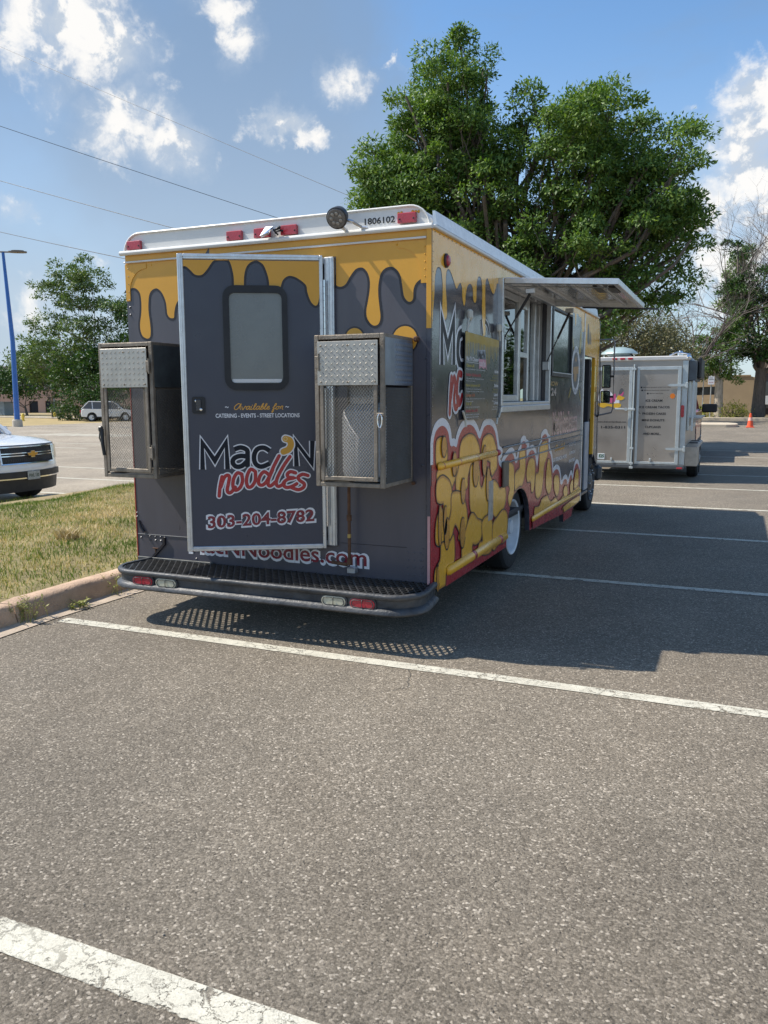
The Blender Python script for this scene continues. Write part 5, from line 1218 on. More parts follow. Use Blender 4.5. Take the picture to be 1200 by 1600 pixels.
for cx, m_, nm in ((-1.985, M_redl, 'tail_lamp'), (-1.785, M_clr, 'reversing_lamp'), (-.485, M_clr, 'reversing_lamp'), (-.285, M_redl, 'tail_lamp')):
    FL = Frame((cx, -.448, .316), (1, 0, 0), (0, 0, 1), (0, -1, 0))
    lp = MB(); iv = rrect(-.084, .084, -.031, .031, .0305, 6)
    lp.prism(iv, FL, -.01, .018); L_ = lp.build(nm, m_, bumper)
    MB().hole_panel(rrect(-.095, .095, -.042, .042, .041, 6), [iv], FL, -.01, .012).build('lamp_bezel', M_bump, L_)
    g_ = MB(); g_.tube([FL(0, -.032, .010), FL(0, -.02, .024), FL(0, .02, .024), FL(0, .032, .010)], .003, 5); g_.tube([FL(a, b, .020) for a, b in rrect(-.074, .074, -.023, .023, .0225, 6)] + [FL(.074, 0, .020)], .0028, 5); g_.build('lamp_guard', M_bump, L_)

# --- right side wall with window, doorway, wheel arches
arch = lambda cy, r_, zt: [(cy + r_ * math.cos(R(a)), .30 + (zt - .30) * math.sin(R(a))) for a in np.linspace(180, 0, 15)]
sp = [(0.003, .33), (.22, .33), (.22, .285)] + [(1.93, .285)] + [(2.37 - .43 * math.cos(R(a)), .30 + .455 * math.sin(R(a)) ** .8) for a in np.linspace(4, 176, 15)] + [(2.80, .300), (4.52, .235), (4.52, .14), (5.02, .14), (5.10, .23), (5.60, .26), (5.60, 2.10), (6.50, 2.10), (6.50, .75), (6.62, .80), (6.85, .62), (6.95, .62), (6.93, 1.2), (6.85, 1.6), (6.83, 2.45), (6.78, 2.60), (6.70, 2.635), (0.003, 2.635)]
W1 = (1.600, 3.380, 1.545, 2.495)
side = MB().hole_panel(sp, [[(W1[0], W1[2]), (W1[1], W1[2]), (W1[1], W1[3]), (W1[0], W1[3])]], SIDE, -.045, 0).build('side_wall', M_sdark, truck)
# cheese of the side
d1 = catmull(ART['side_drip'], 5, False); d2 = catmull(ART['side_drip2'], 5, False)
def sflat(poly, w_, mat, nm): return MB().flat(poly, SIDE, w_).build(nm, mat, side)
sflat([(.002, 2.632), (.002, 2.02)] + [(max(a, .002), b) for a, b in d1 if a < 1.545] + [(1.546, d1[-1][1]), (1.546, 2.632)], LZ, M_yels, 'cheese_drip')
sflat([(1.546, 2.515), (3.43, 2.515), (3.43, 2.632), (1.546, 2.632)], LZ, M_yels, 'cheese_drip')
sflat([(3.43, 2.632), (3.43, 2.515), (4.62, 2.515)] + [(min(max(a, 4.63), 5.59), b) for a, b in d2] + [(5.60, d2[-1][1]), (5.60, 2.632)], LZ, M_yels, 'cheese_drip')
sflat([(5.61, 2.632), (5.61, 2.104), (6.50, 2.104), (6.50, 1.5), (6.55, 1.45), (6.60, 1.75), (6.66, 1.35), (6.70, 1.9), (6.84, 1.6), (6.822, 2.44), (6.77, 2.59), (6.69, 2.632)], LZ, M_yels, 'cheese_drip')
for k in ('side_dark3', 'side_dark4'): sflat(catmull(ART[k], 3), LZ * 2, M_dark, 'drip_gap')
m_ = MB(); ribbon(m_, [(max(a, .004), b) for a, b in d1 if a < 1.545], .016, SIDE, LZ * .5, cap=False); m_.build('drip_outline', M_out, side)
# macaroni mural: white rim, red ground, yellow shapes with dark lines
edge = [q for q in ART['red']]
ec = catmull(edge, 3, False); ec = [(min(max(a, .004), 5.59), b) for a, b in ec]
low = [(5.59, .262), (5.10, .232), (5.02, .142), (4.522, .142), (4.522, .237), (2.803, .302)] + [(2.37 - .436 * math.cos(R(a)), .302 + .458 * math.sin(R(a)) ** .8) for a in np.linspace(176, 4, 15)] + [(1.928, .287), (.222, .287), (.222, .332), (.004, .332)]
sflat(ec + [(5.59, ec[-1][1])] + low, LZ * 1.6, M_red, 'mural_ground')
m_ = MB(); ribbon(m_, ec, .052, SIDE, LZ * 2.2, cap=False, taper=.0002); m_.build('mural_rim', M_wht, side)
def inset(P_, d):
    n_ = len(P_); out_ = []
    ar = sum(P_[q][0] * P_[(q + 1) % n_][1] - P_[(q + 1) % n_][0] * P_[q][1] for q in range(n_)); sg = 1 if ar > 0 else -1
    for q in range(n_):
        a0, a1 = P_[(q - 2) % n_], P_[(q + 2) % n_]; tx, tz = a1[0] - a0[0], a1[1] - a0[1]; l = math.hypot(tx, tz) or 1
        out_.append((P_[q][0] - tz / l * d * sg, P_[q][1] + tx / l * d * sg))
    return out_
for grp, lw in ((ART['mac'], .010), (ART['mac2'], .009)):
    for i, (k, poly) in enumerate(sorted(grp.items())):
        w_ = LZ * (3 + .55 * i)
        def inarch(a, b): return abs(a - 2.37) < .44 and b < .76
        pc = inset(catmull(poly, 4), -.014 if grp is ART['mac'] else -.007)
        pc = [(min(max(a, .012), 5.585), max(b, .295 if a < 4.5 else .25)) for a, b in pc]
        pc2 = []
        for a, b in pc:
            if abs(a - 2.37) < .45 and b < .30 + .47 * math.sqrt(max(0, 1 - ((a - 2.37) / .45) ** 2)):
                # push points that would hang in the wheel arch out to its rim
                v = Vector((a - 2.37, b - .30)); v = v if v.length > .01 else Vector((0, .1)); ang = math.atan2(max(v.y, .0), v.x); a, b = 2.37 + .45 * math.cos(ang), .302 + .47 * math.sin(ang)
            pc2.append((a, b))
        cxm = sum(a for a, b in pc2) / len(pc2); czm = sum(b for a, b in pc2) / len(pc2)
        MB().flat(pc2, SIDE, w_).build('macaroni_graphic', M_org, side)
        # paler face inside the shaded rim of each noodle
        MB().flat(inset(pc2, .020 if len(poly) > 6 else .012), SIDE, w_ + LZ * .15).build('macaroni_face', M_yels, side)
        m_ = MB(); ribbon(m_, pc2, lw, SIDE, w_ + LZ * .35, closed=True); m_.build('macaroni_outline', M_out, side)
for cy, ey, sq in [(q[0], q[1], q[2]) for q in ART['ovals']]:
    r_ = abs(ey[0] - cy[0]); e_ = ellipse(cy[0], cy[1], r_ * .95, r_ * .85 * sq, 18)
    MB().flat(e_, SIDE, LZ * 10.5).build('macaroni_graphic', M_org, side)
    m_ = MB(); ribbon(m_, e_[3:], .010, SIDE, LZ * 11, cap=False); m_.build('macaroni_outline', M_out, side)
# side lettering
m_ = MB(); sm = ART['sideM']
for wdt, lz, mm in ((.106, 2.0, M_wht), (.060, 3.0, M_navy)):
    mb = MB(); ribbon(mb, [(a, b) for a, b in sm], wdt, SIDE, LZ * lz, cap=False, taper=.0001)
    ribbon(mb, catmull(ART['sidea'], 5, False), wdt, SIDE, LZ * lz + .0002, cap=False, taper=.0001)
    ribbon(mb, [ART['sideh'][0], ART['sideh'][1]], wdt * .5, SIDE, LZ * lz + .0002, cap=False)
    ribbon(mb, catmull(ART['sideh'][2:], 5, False), wdt * .5, SIDE, LZ * lz + .0003, cap=False)
    mb.build('lettering', mm, side)
script(ART['siden'], .088, SIDE, LZ * 4, M_wht, side); script(ART['siden'], .050, SIDE, LZ * 5, M_red, side)
lettering('MacNNoodles.com', (3.79, 1.19, 5.22, 1.40), SIDE, LZ * 1.5, pbr('wrap_pink', (.62, .36, .34), .3, coat=.4), side, offset=.018)
lettering('MacNNoodles.com', (3.80, 1.205, 5.21, 1.385), SIDE, LZ * 2.4, M_sdark, side, offset=.001)
lettering('@ MACNNOODLES ON ALL SOCIAL MEDIA', (3.9, 1.075, 5.2, 1.11), SIDE, LZ * 1.5, pbr('wrap_faint', (.3, .27, .24), .3), side)
lettering('NOW', (3.56, 1.70, 4.02, 1.745), SIDE, LZ * 1.5, pbr('wrap_gold2', (.42, .26, .08), .3), side, offset=.003)
lettering('24', (3.68, 1.60, 3.92, 1.675), SIDE, LZ * 1.5, pbr('wrap_faint2', (.5, .42, .36), .3), side, offset=.006)
script([[(3.93 + a * .12, 1.00 + b * .06) for a, b in st] for st in cv[:8]], .014, SIDE, LZ * 1.5, MATS['wrap_gold'], side, smooth=3)
for k, (tx, z) in enumerate((('EVENTS', 1.005), ('LUNCH', .905), ('PARTIES', .81))):
    lettering(tx, (4.78, z, 5.16, z + .035), SIDE, LZ * 1.5, M_wht, side, offset=.002)
lettering('CATERING & MORE', (3.86, .885, 4.62, .925), SIDE, LZ * 1.5, M_wht, side, offset=.002)
# round badge with crossed spoons
bc = (5.045, 1.895)
MB().flat(ellipse(*bc, .27, .285, 36), SIDE, LZ * 3).build('badge', M_wht, side)
MB().flat(ellipse(*bc, .195, .215, 36), SIDE, LZ * 4).build('badge_face', M_dark, side)
MB().flat([(4.87, 1.93), (5.22, 1.95), (5.22, 1.86), (4.87, 1.85)], SIDE, LZ * 5).build('badge_band', pbr('badge_tan', (.38, .20, .07), .4), side)
MB().flat(ellipse(5.02, 1.82, .09, .06), SIDE, LZ * 4.6).flat([(4.99, 2.0), (5.08, 2.0), (5.05, 2.07), (4.98, 2.03)], SIDE, LZ * 4.6).build('badge_pot', MATS['badge_tan'], side)
for q in (ART['spoonL'], ART['spoonR']):
    m_ = MB(); MBx = [((a), b) for a, b in q]; c0_, c1_ = MBx[0], MBx[-1]
    m_.flat(ellipse((q[0][0] + q[1][0]) / 2, (q[0][1] + q[1][1]) / 2 - .03, .055, .15, 18, (.12 if q is ART['spoonL'] else -.12)), SIDE, LZ * 1.5); ribbon(m_, q, .035, SIDE, LZ * 2.0); m_.build('spoon_graphic', pbr('wrap_mustard', (.45, .33, .03), .3, coat=.4), side)
m_ = MB(); ribbon(m_, ART['spoonbl'], .03, SIDE, LZ * 1.5); ribbon(m_, [(5.33, 1.66), (5.44, 1.55)], .03, SIDE, LZ * 1.5); m_.build('spoon_graphic', MATS['wrap_mustard'], side)
# TO GO style arc marks on badge
lettering('FOOD', (4.93, 2.115, 5.16, 2.15), SIDE, LZ * 4, M_dark, side); lettering('TRUCK', (4.93, 1.635, 5.16, 1.67), SIDE, LZ * 4, M_dark, side)

# white / red strip on the rear corner edge
MB().bbox(.0005, .005, -.011, .018, .335, 1.02, .001).build('corner_strip', M_red, truck)
MB().bbox(-.020, -.002, -.0158, -.0122, .335, .82, .001).build('corner_strip', pbr('strip_pink', (.55, .30, .30), .4), truck)
MB().bbox(-2.408, -2.401, -.004, .02, .335, 1.9, .001).build('corner_strip', pbr('strip_red', (.45, .06, .05), .5), truck)
# rub rails
def rail(y0, y1, z, rad, mat, nm, flat=1.0):
    m_ = MB(); vs = []; ks = 8
    for yy, sc_ in ((y0, .2), (y0 + .03, 1), (y1 - .03, 1), (y1, .2)):
        for k in range(ks + 1):
            a = R(-90 + 180 * k / ks); vs.append((max(math.cos(a), 0) * rad * flat * sc_ + .010, yy, z + math.sin(a) * rad * (.6 + .4 * sc_)))
    n_ = ks + 1; fs = [(i * n_ + j, i * n_ + j + 1, (i + 1) * n_ + j + 1, (i + 1) * n_ + j) for i in range(3) for j in range(ks)]
    fs += [tuple(range(n_)), tuple(3 * n_ + j for j in range(n_))]
    return m_.raw(vs, fs).build(nm, mat, side, smooth=True, angle=60)
rail(.10, 1.52, 1.135, .026, M_yels, 'rub_rail'); rail(1.52, 1.62, 1.135, .026, M_red, 'rub_rail')
for a in (.14, .50, .92): rail(a, a + .07, 1.135, .0268, M_red, 'rub_rail')
rail(.30, 1.88, .395, .036, M_yels, 'rub_rail', .8)
for a in (.85, 1.60): rail(a, a + .12, .395, .037, M_red, 'rub_rail', .8)
rail(2.86, 5.55, .40, .028, M_yels, 'rub_rail', .6)
for y0, y1, z in ((1.75, 5.57, 1.165), (1.75, 5.57, 1.105), (1.75, 5.57, 1.03)):
    rail(y0, y1, z, .007, pbr('rail_slate', (.10, .10, .115), .3, metal=.2, coat=.2), 'trim_line')
sflat([(2.90, .30), (3.6, .29), (3.6, .36), (2.86, .40)], .0155, M_red, 'mural_ground')
# patch plate, oval fuel flap
MB().bbox(.006, .012, 1.32, 1.45, .60, .92, .003).build('patch_plate', pbr('patch_alu', (.42, .40, .36), .45, metal=.4, var=.25, scale=18), side)
MB().bbox(.006, .030, 1.72, 1.88, .83, 1.05, .008).build('exhaust_louver', pbr('louver_grey', (.16, .14, .11), .5, metal=.5, var=.3), side)
# round red side lamp
sl = MB().lathe([(.046, 0), (.046, .010), (.036, .016)], (.0, .262, 2.470), (1, 0, 0), 20).build('side_lamp', pbr('lamp_bezel_dark', (.05, .02, .02), .5), truck)
MB().lathe([(.036, .0165), (.030, .026), (.012, .032)], (.0, .262, 2.470), (1, 0, 0), 20).build('lens', M_redl, sl, smooth=True)

# --- serving window unit
wu = MB()
Y0, Y1, Z0, Z1 = W1
for y0, y1, z0, z1 in ((Y0 - .050, Y0, Z0 - .03, Z1 + .03), (Y1, Y1 + .050, Z0 - .03, Z1 + .03)): wu.bbox(-.005, .042, y0, y1, z0, z1, .004)
wu.bbox(-.004, .040, Y0, Y1, Z1 + .001, Z1 + .03, .004); wu.bbox(-.004, .046, Y0 - .05, Y1 + .05, Z0 - .085, Z0 - .031, .006); wu.bbox(-.004, .040, Y0, Y1, Z0 - .03, Z0 - .001, .004)
win = wu.build('serving_window', M_alu, truck)
jb = MB(); jb.bbox(-.20, -.046, Y0 - .02, Y0, Z0, Z1, .002).bbox(-.20, -.046, Y1, Y1 + .02, Z0, Z1, .002).bbox(-.20, -.046, Y0, Y1, Z0 - .02, Z0, .002).bbox(-.20, -.046, Y0, Y1, Z1, Z1 + .02, .002); jb.build('jamb', M_intw, win)
mu = MB()
for y0, y1 in ((1.605, 1.635), (1.75, 1.80), (2.50, 2.58), (2.86, 2.91), (3.14, 3.20), (3.345, 3.375)): mu.bbox(-.105, -.065, y0, y1, Z0 + .002, Z1 - .002, .004)
mu.bbox(-.100, -.070, 1.80, 2.50, Z0 + .003, Z0 + .06, .004).bbox(-.100, -.070, 1.80, 2.50, Z1 - .06, Z1 - .003, .004)
mu.bbox(-.100, -.070, 2.58, 2.86, 1.95, 2.00, .004).bbox(-.100, -.070, 2.58, 2.86, Z1 - .10, Z1 - .003, .004).bbox(-.095, -.072, 1.64, 1.75, 1.98, 2.02, .003)
mu.build('sash', M_alu, win)
for y0, y1, z0, z1 in ((1.80, 2.50, Z0 + .06, Z1 - .06), (2.91, 3.14, Z0, Z1), (2.58, 2.86, 2.0, Z1 - .1), (3.20, 3.345, Z0, Z1), (1.64, 1.75, Z0, Z1)):
    MB().bbox(-.090, -.085, y0, y1, z0 + .002, z1 - .002, .0005).build('pane', M_gls, win)
# stickers and paper behind the glass
MB().bbox(-.096, -.092, 2.38, 2.44, 2.18, 2.30, .0005).build('sticker', pbr('sticker_red', (.45, .03, .05), .5), win)
MB().flat(ellipse(2.40, 2.10, .03, .06), Frame((-.094, 0, 0), (0, 1, 0), (0, 0, 1), (1, 0, 0)), 0).build('sticker', pbr('sticker_yellow', (.5, .45, .04), .5), win)
MB().bbox(-.097, -.093, 2.14, 2.34, Z0 + .07, Z0 + .27, .0005).build('notice_card', pbr('card_tan', (.42, .32, .18), .6), win)
MB().bbox(-.0925, -.0920, 2.19, 2.31, Z0 + .08, Z0 + .22, .0003).build('notice_card', pbr('card_blue', (.07, .16, .28), .6), win)
MB().flat(ellipse(1.90, 1.82, .05, .035), Frame((-.084, 0, 0), (0, 1, 0), (0, 0, 1), (1, 0, 0)), 0).build('sticker', M_wht, win)
lettering('OPEN', (1.845, 1.87, 1.865 + .03, 2.1), Frame((-.084, 0, 0), (0, 1, 0), (0, 0, 1), (1, 0, 0)), 0.0005, M_wht, win)
# raised hatch
H0 = Vector((.045, 0, 2.500)); H1 = Vector((.930, 0, 2.442)); hd_ = (H1 - H0).normalized(); hn = Vector((0, 1, 0)).cross(hd_).normalized(); hn = hn if hn.z > 0 else -hn
HF = Frame(H0, hd_, (0, 1, 0), hn); HL = (H1 - H0).length
hm = MB(); hx_ = lambda a, b, c, d, e, f, bb=.004, mb=hm: mb.bbox(a, b, c, d, e, f, bb, lambda u, v, w_: HF(u, v, w_))
for a, b, c, d in ((0, HL, 1.555, 1.600), (0, HL, 3.355, 3.400), (0, .045, 1.600, 3.355), (HL - .045, HL, 1.600, 3.355)): hx_(a, b, c, d, -.020, .026)
hatch = hm.build('hatch', M_alu, truck)
M_hatchin = pbr('hatch_sheet', (.50, .48, .45), .16, metal=.95, var=.12, scale=4)
MB().bbox(.045, HL - .045, 1.60, 3.355, .018, .024, .001, lambda u, v, w_: HF(u, v, w_)).build('hatch_sheet', M_hatchin, hatch)
rb = MB()
for u in (.22, .46, .70): rb.bbox(u, u + .03, 1.60, 3.355, -.004, .0175, .002, lambda a, b, c: HF(a, b, c))
rb.build('hatch_rib', M_alu, hatch)
MB().tube([HF(.05, 1.66, -.03), HF(.25, 1.64, -.034), HF(.8, 1.66, -.03)], .004, 5).tube([HF(.80, 1.62, -.01), HF(.78, 1.70, -.045), HF(.70, 1.72, -.01)], .005, 5).build('wire', M_alu, hatch)
MB().bbox(.30, 1.02, 3.405, 3.425, -.030, -.014, .003, lambda a, b, c: HF(a, b, c)).build('lock_bar', M_blk, hatch)
MB().bbox(.62, .80, 2.0, 2.35, .005, .0176, .002, lambda a, b, c: HF(a, b, c)).build('hatch_label', pbr('hatch_black', (.05, .05, .05), .4), hatch)
for y in (1.645, 3.32):
    p0, p1 = Vector((.235, y, 2.40)), Vector((.012, y + (.0 if y < 2 else .02), 2.035 if y < 2 else 1.92))
    s0 = MB().tube([p0, p0.lerp(p1, .5)], .012, 8).build('gas_strut', M_blk, truck, smooth=True)
    MB().tube([p0.lerp(p1, .48), p1], .006, 6).build('strut_rod', M_blk, s0)
    MB().bbox(p0.x - .04, p0.x + .04, y - .012, y + .012, 2.40, 2.445, .006).build('strut_bracket', M_alu, s0)
    MB().bbox(-.02, .045, y - .012, y + .012, p1.z - .07, p1.z + .015, .004).build('strut_bracket', M_alu, s0)

# second, closed, window / screen
b2 = MB().hole_panel([(3.52, 1.80), (4.62, 1.80), (4.62, 2.50), (3.52, 2.50)], [[(3.58, 1.845), (4.58, 1.845), (4.58, 2.475), (3.58, 2.475)]], SIDE, .001, .035).build('fixed_window', M_blk, truck)
MB().flat([(3.58, 1.845), (4.58, 1.845), (4.58, 2.475), (3.58, 2.475)], SIDE, .012).build('pane', pbr('screen_glass', (.085, .105, .10), .14, coat=.8, var=.03), b2)
MB().bbox(.0345, .040, 3.56, 4.60, 1.832, 1.842, .001).build('window_sill', M_alu, b2)

# --- other walls, floor, interior
fr_l = Frame((-2.4, 0, 0), (0, 1, 0), (0, 0, 1), (-1, 0, 0))
MB().hole_panel([(0.003, .33), (1.9, .33)] + [(2.37 - .43 * math.cos(R(a)), .30 + .455 * math.sin(R(a)) ** .8) for a in np.linspace(4, 176, 11)] + [(2.8, .30), (6.2, .30), (6.25, .8), (6.85, .8), (6.95, .62), (6.85, 1.6), (6.83, 2.45), (6.70, 2.635), (0.003, 2.635)], [[(5.65, 1.25), (6.5, 1.25), (6.5, 2.10), (5.65, 2.10)]], fr_l, -.04, 0).build('side_wall', M_dark, truck)
MB().bbox(-2.355, -.05, .055, 6.75, .52, .56, .004).build('floor', M_intd, truck)
MB().bbox(-2.355, -.05, .055, 6.6, 2.60, 2.64, .004).build('ceiling', M_intw, truck)
MB().bbox(-2.355, -.05, 5.45, 5.49, .56, 2.60, .004)
# galley: counters, hood, shelves inside
gl_ = MB().bbox(-2.35, -1.75, .6, 5.0, .56, 1.42, .01).bbox(-.62, -.22, 1.2, 5.0, .56, 1.40, .01).bbox(-2.35, -1.7, 2.2, 4.6, 2.1, 2.55, .01)
gl_.build('galley_counter', M_intw, truck)
MB().bbox(-2.2, -1.95, 2.0, 2.3, 1.43, 1.80, .02).bbox(-.55, -.35, 3.1, 3.3, 1.41, 1.7, .02).bbox(-2.2, -1.9, 3.6, 4.0, 1.43, 1.7, .03).build('galley_kit', M_intd, truck)
# windscreen frame and nose
fw_ = Frame((0, 6.84, 0), (-1, 0, 0), (0, 0, 1), (0, 1, 0))
MB().hole_panel([(0.0, .62), (2.4, .62), (2.4, 2.62), (0, 2.62)], [[(.07, 1.28), (2.33, 1.28), (2.33, 2.30), (.07, 2.30)]], fw_, -.03, .02).build('front_wall', M_dark, truck)
MB().flat([(.07, 1.28), (2.33, 1.28), (2.33, 2.30), (.07, 2.30)], fw_, .0).build('windscreen', glass('windscreen_glass', (.70, .80, .74), .02, .3), truck)
MB().bbox(-1.215, -1.185, 6.815, 6.845, 1.28, 2.30, .004).build('windscreen_post', M_blk, truck)
MB().bbox(-2.38, -.02, 6.86, 7.18, .55, 1.22, .08).build('nose', M_dark, truck)
MB().bbox(-2.42, .04, 7.05, 7.22, .38, .60, .04).build('front_bumper', M_bump, truck)
MB().bbox(-2.3, -.10, 6.25, 6.78, 1.0, 1.22, .03).build('dashboard', M_intd, truck)
# sliding door post, steps
MB().bbox(-.012, .012, 5.565, 5.605, .26, 2.61, .004).build('door_post', M_alu, truck)
MB().bbox(-.040, .006, 6.46, 6.53, .80, 2.10, .004).build('door_post', M_yels, truck)
MB().bbox(-.12, -.045, 6.32, 6.46, .56, 2.08, .006).build('cab_door', M_intd, truck)
MB().bbox(-.55, -.012, 5.62, 6.25, .30, .335, .006).bbox(-.55, -.50, 5.62, 6.25, .335, .56, .004).build('entry_step', M_grate, truck)
MB().bbox(-.06, -.03, 6.06, 6.36, .34, 1.25, .006).build('step_panel', pbr('step_panel', (.34, .36, .40), .5, metal=.4, var=.2), truck)
MB().bbox(-.55, -.2, 6.0, 6.22, .56, 1.02, .04).bbox(-.55, -.2, 5.72, 5.80, 1.0, 1.6, .04).build('jump_seat', M_blk, truck)
# chassis
ch = MB()
for x in (-1.75, -.70): ch.bbox(x - .04, x + .04, .1, 6.9, .33, .48, .005)
ch.bbox(-2.1, -.3, 2.25, 2.49, .30, .42, .02).bbox(-1.45, -1.0, 2.1, 2.6, .26, .50, .06).bbox(-.55, -.08, 3.3, 4.2, .34, .6, .03).bbox(-2.1, -.3, 6.55, 6.75, .34, .44, .02)
ch.bbox(-2.30, -.06, 1.80, 1.84, .40, .80, .01).bbox(-2.30, -.10, 2.86, 2.90, .36, .80, .01)
ch.build('chassis', M_under, truck)
MB().bbox(-2.34, -.06, .06, 6.3, .49, .515, .002).build('underfloor', M_under, truck)
def wheel(cx, cy, r_, wd, dual, front=False):
    s_ = 1 if cx > -1.2 else -1
    ty = MB(); pf = [(r_ * .62, -wd / 2), (r_ * .80, -wd / 2 - .012), (r_ * .94, -wd / 2), (r_ * .985, -wd * .40), (r_, -wd * .3), (r_, wd * .3), (r_ * .985, wd * .40), (r_ * .94, wd / 2), (r_ * .80, wd / 2 + .012), (r_ * .62, wd / 2)]
    ty.lathe(pf, (cx, cy, r_), (1, 0, 0), 40, 'loop')
    if dual: ty.lathe(pf, (cx - s_ * (wd + .06), cy, r_), (1, 0, 0), 32, 'loop')
    w_ = ty.build('wheel', M_tire, truck, smooth=True, angle=30)
    tg = MB()
    for off in (-.28, 0, .28):
        for k in range(44):
            a = 2 * math.pi * k / 44 + off; q = .012
            p = [Vector((cx + wd * (off + e * .1), cy + (r_ + .003) * math.cos(a + g_), r_ + (r_ + .003) * math.sin(a + g_))) for e, g_ in ((-1, -.04), (1, -.04), (1, .04), (-1, .04))]
            tg.raw(p, [(0, 1, 2, 3)])
    tg.build('tread_cluster', M_tire, w_)
    rm = MB(); o = s_ * wd / 2
    pr_ = [(r_ * .655, .006), (r_ * .640, .014), (r_ * .60, .004), (r_ * .575, -.03), (r_ * .55, -.085), (r_ * .30, -.090), (r_ * .28, -.04), (r_ * .18, -.035), (r_ * .16, .0)] if not front else [(r_ * .655, .006), (r_ * .64, .014), (r_ * .60, .0), (r_ * .56, -.03), (r_ * .45, -.01), (r_ * .30, .0), (r_ * .22, .02), (r_ * .1, .025)]
    rm.lathe([(a, b) for a, b in pr_], (cx + o, cy, r_), (s_, 0, 0), 36, 'end')
    rim = rm.build('rim', M_rim if not front else M_bump, w_, smooth=True, angle=40)
    for k in range(8): a = 2 * math.pi * k / 8; MB().lathe([(.013, 0), (.013, .03), (.006, .034)], (cx + o + s_ * (-.088 if not front else .0), cy + r_ * .42 * math.cos(a), r_ + r_ * .42 * math.sin(a)), (s_, 0, 0), 6).build('wheel_nut', M_alu, w_)
wheel(-.165, 2.37, .395, .20, True); wheel(-2.235, 2.37, .395, .20, True)
wheel(-.150, 6.66, .395, .21, False, True); wheel(-2.25, 6.66, .395, .21, False, True)
MB().bbox(-.30, -.02, 7.0, 7.16, .40, .60, .05).build('bumper_end', M_blk, truck)
# mirror arm with two mirrors
am = MB().tube([(.005, 6.83, 2.36), (.12, 6.86, 2.365), (.175, 6.88, 2.36), (.195, 6.88, 2.33), (.20, 6.88, 2.0), (.202, 6.88, 1.42), (.18, 6.88, 1.36), (.0, 6.85, 1.32)], .011, 8)
am = am.build('mirror_arm', pbr('arm_grey', (.20, .20, .21), .4, metal=.5), truck, smooth=True)
for z0, z1, x0, x1 in ((1.70, 2.02, .04, .16), (1.495, 1.665, .03, .155)):
    MF = Frame((0, 6.86, 0), (1, 0, 0), (0, 0, 1), (0, -1, 0))
    hs = MB().prism(rrect(x0, x1, z0, z1, .022), MF, -.06, .0).build('mirror', M_blk, am)
    MB().flat(rrect(x0 + .013, x1 - .013, z0 + .013, z1 - .013, .018), MF, .002).build('mirror_glass', M_mirror, hs)
    MB().bbox(x1 - .002, .205, 6.865, 6.89, (z0 + z1) / 2 - .015, (z0 + z1) / 2 + .015, .003).build('mirror_clamp', M_blk, am)
MB().tube([(.012, 6.80, 2.28), (.030, 6.80, 1.7), (.022, 6.80, 1.32), (.0, 6.82, 1.30)], .008, 6).build('grab_rail', M_blk, truck, smooth=True)

# --- menu banner hung on cords (a thing of its own)
menu = thing('menu_board', 'black menu banner with yellow dripping header hung on white cords beside the serving window', 'menu board', (.02, 1.07, 1.43))
MF = Frame((.020, 0, 0), (0, 1, 0), (0, 0, 1), (1, 0, 0)); my0, my1, mz0, mz1 = .625, 1.510, 1.425, 2.045
MB().prism([(my0, mz0), (my1, mz0 - .005), (my1, mz1 - .01), (my0, mz1)], MF, 0, .004).build('banner', pbr('banner_black', (.055, .062, .060), .30, coat=.3, var=.06), menu)
hd2 = [(my0, mz1 - .002), (my0, mz1 - .07)]
yy = my0
rs2 = np.random.default_rng(5)
while yy < my1 - .03:
    d_ = rs2.uniform(.05, .16); hd2 += [(yy + .006, mz1 - .055 - d_ * .25), (yy + .012, mz1 - .06 - d_), (yy + .020, mz1 - .06 - d_), (yy + .026, mz1 - .05 - d_ * .25), (yy + .034, mz1 - .062)]; yy += .040
hd2 += [(my1 - .001, mz1 - .07), (my1 - .001, mz1 - .012)]
MB().flat(hd2, MF, .0045).build('cheese_header', pbr('banner_yellow', (.42, .28, .03), .4), menu)
MB().flat([(.92, 1.93), (1.12, 1.94), (1.13, 1.86), (.93, 1.85)], MF, .0052).build('banner_logo', pbr('banner_grey', (.30, .32, .36), .4), menu)
MB().flat([(.95, 1.865), (1.14, 1.87), (1.16, 1.79), (1.12, 1.81), (1.08, 1.795), (1.02, 1.81), (.96, 1.79)], MF, .0054).build('banner_logo', pbr('banner_pink', (.55, .24, .30), .4), menu)
lettering("Mac'N", (.94, 1.87, 1.11, 1.925), MF, .0056, M_navy, menu, offset=.004); lettering('noodles', (.96, 1.815, 1.13, 1.86), MF, .0058, M_wht, menu)
def mt(txt, y0, y1, z, h, mat, off=.0012): return lettering(txt, (y0, z, y1, z + h), MF, .0050, mat, menu, offset=off)
bw = pbr('banner_white', (.55, .55, .55), .5); br_ = pbr('banner_red', (.36, .05, .05), .5); bg_ = pbr('banner_gold', (.34, .28, .06), .5); bo = pbr('banner_orange', (.40, .12, .04), .5)
mt("Mac 'N Cheese", .65, .93, 1.845, .030, bw, .002); MB().flat([(.65, 1.837), (1.05, 1.835), (1.05, 1.831), (.65, 1.833)], MF, .005).build('rule', bw, menu)
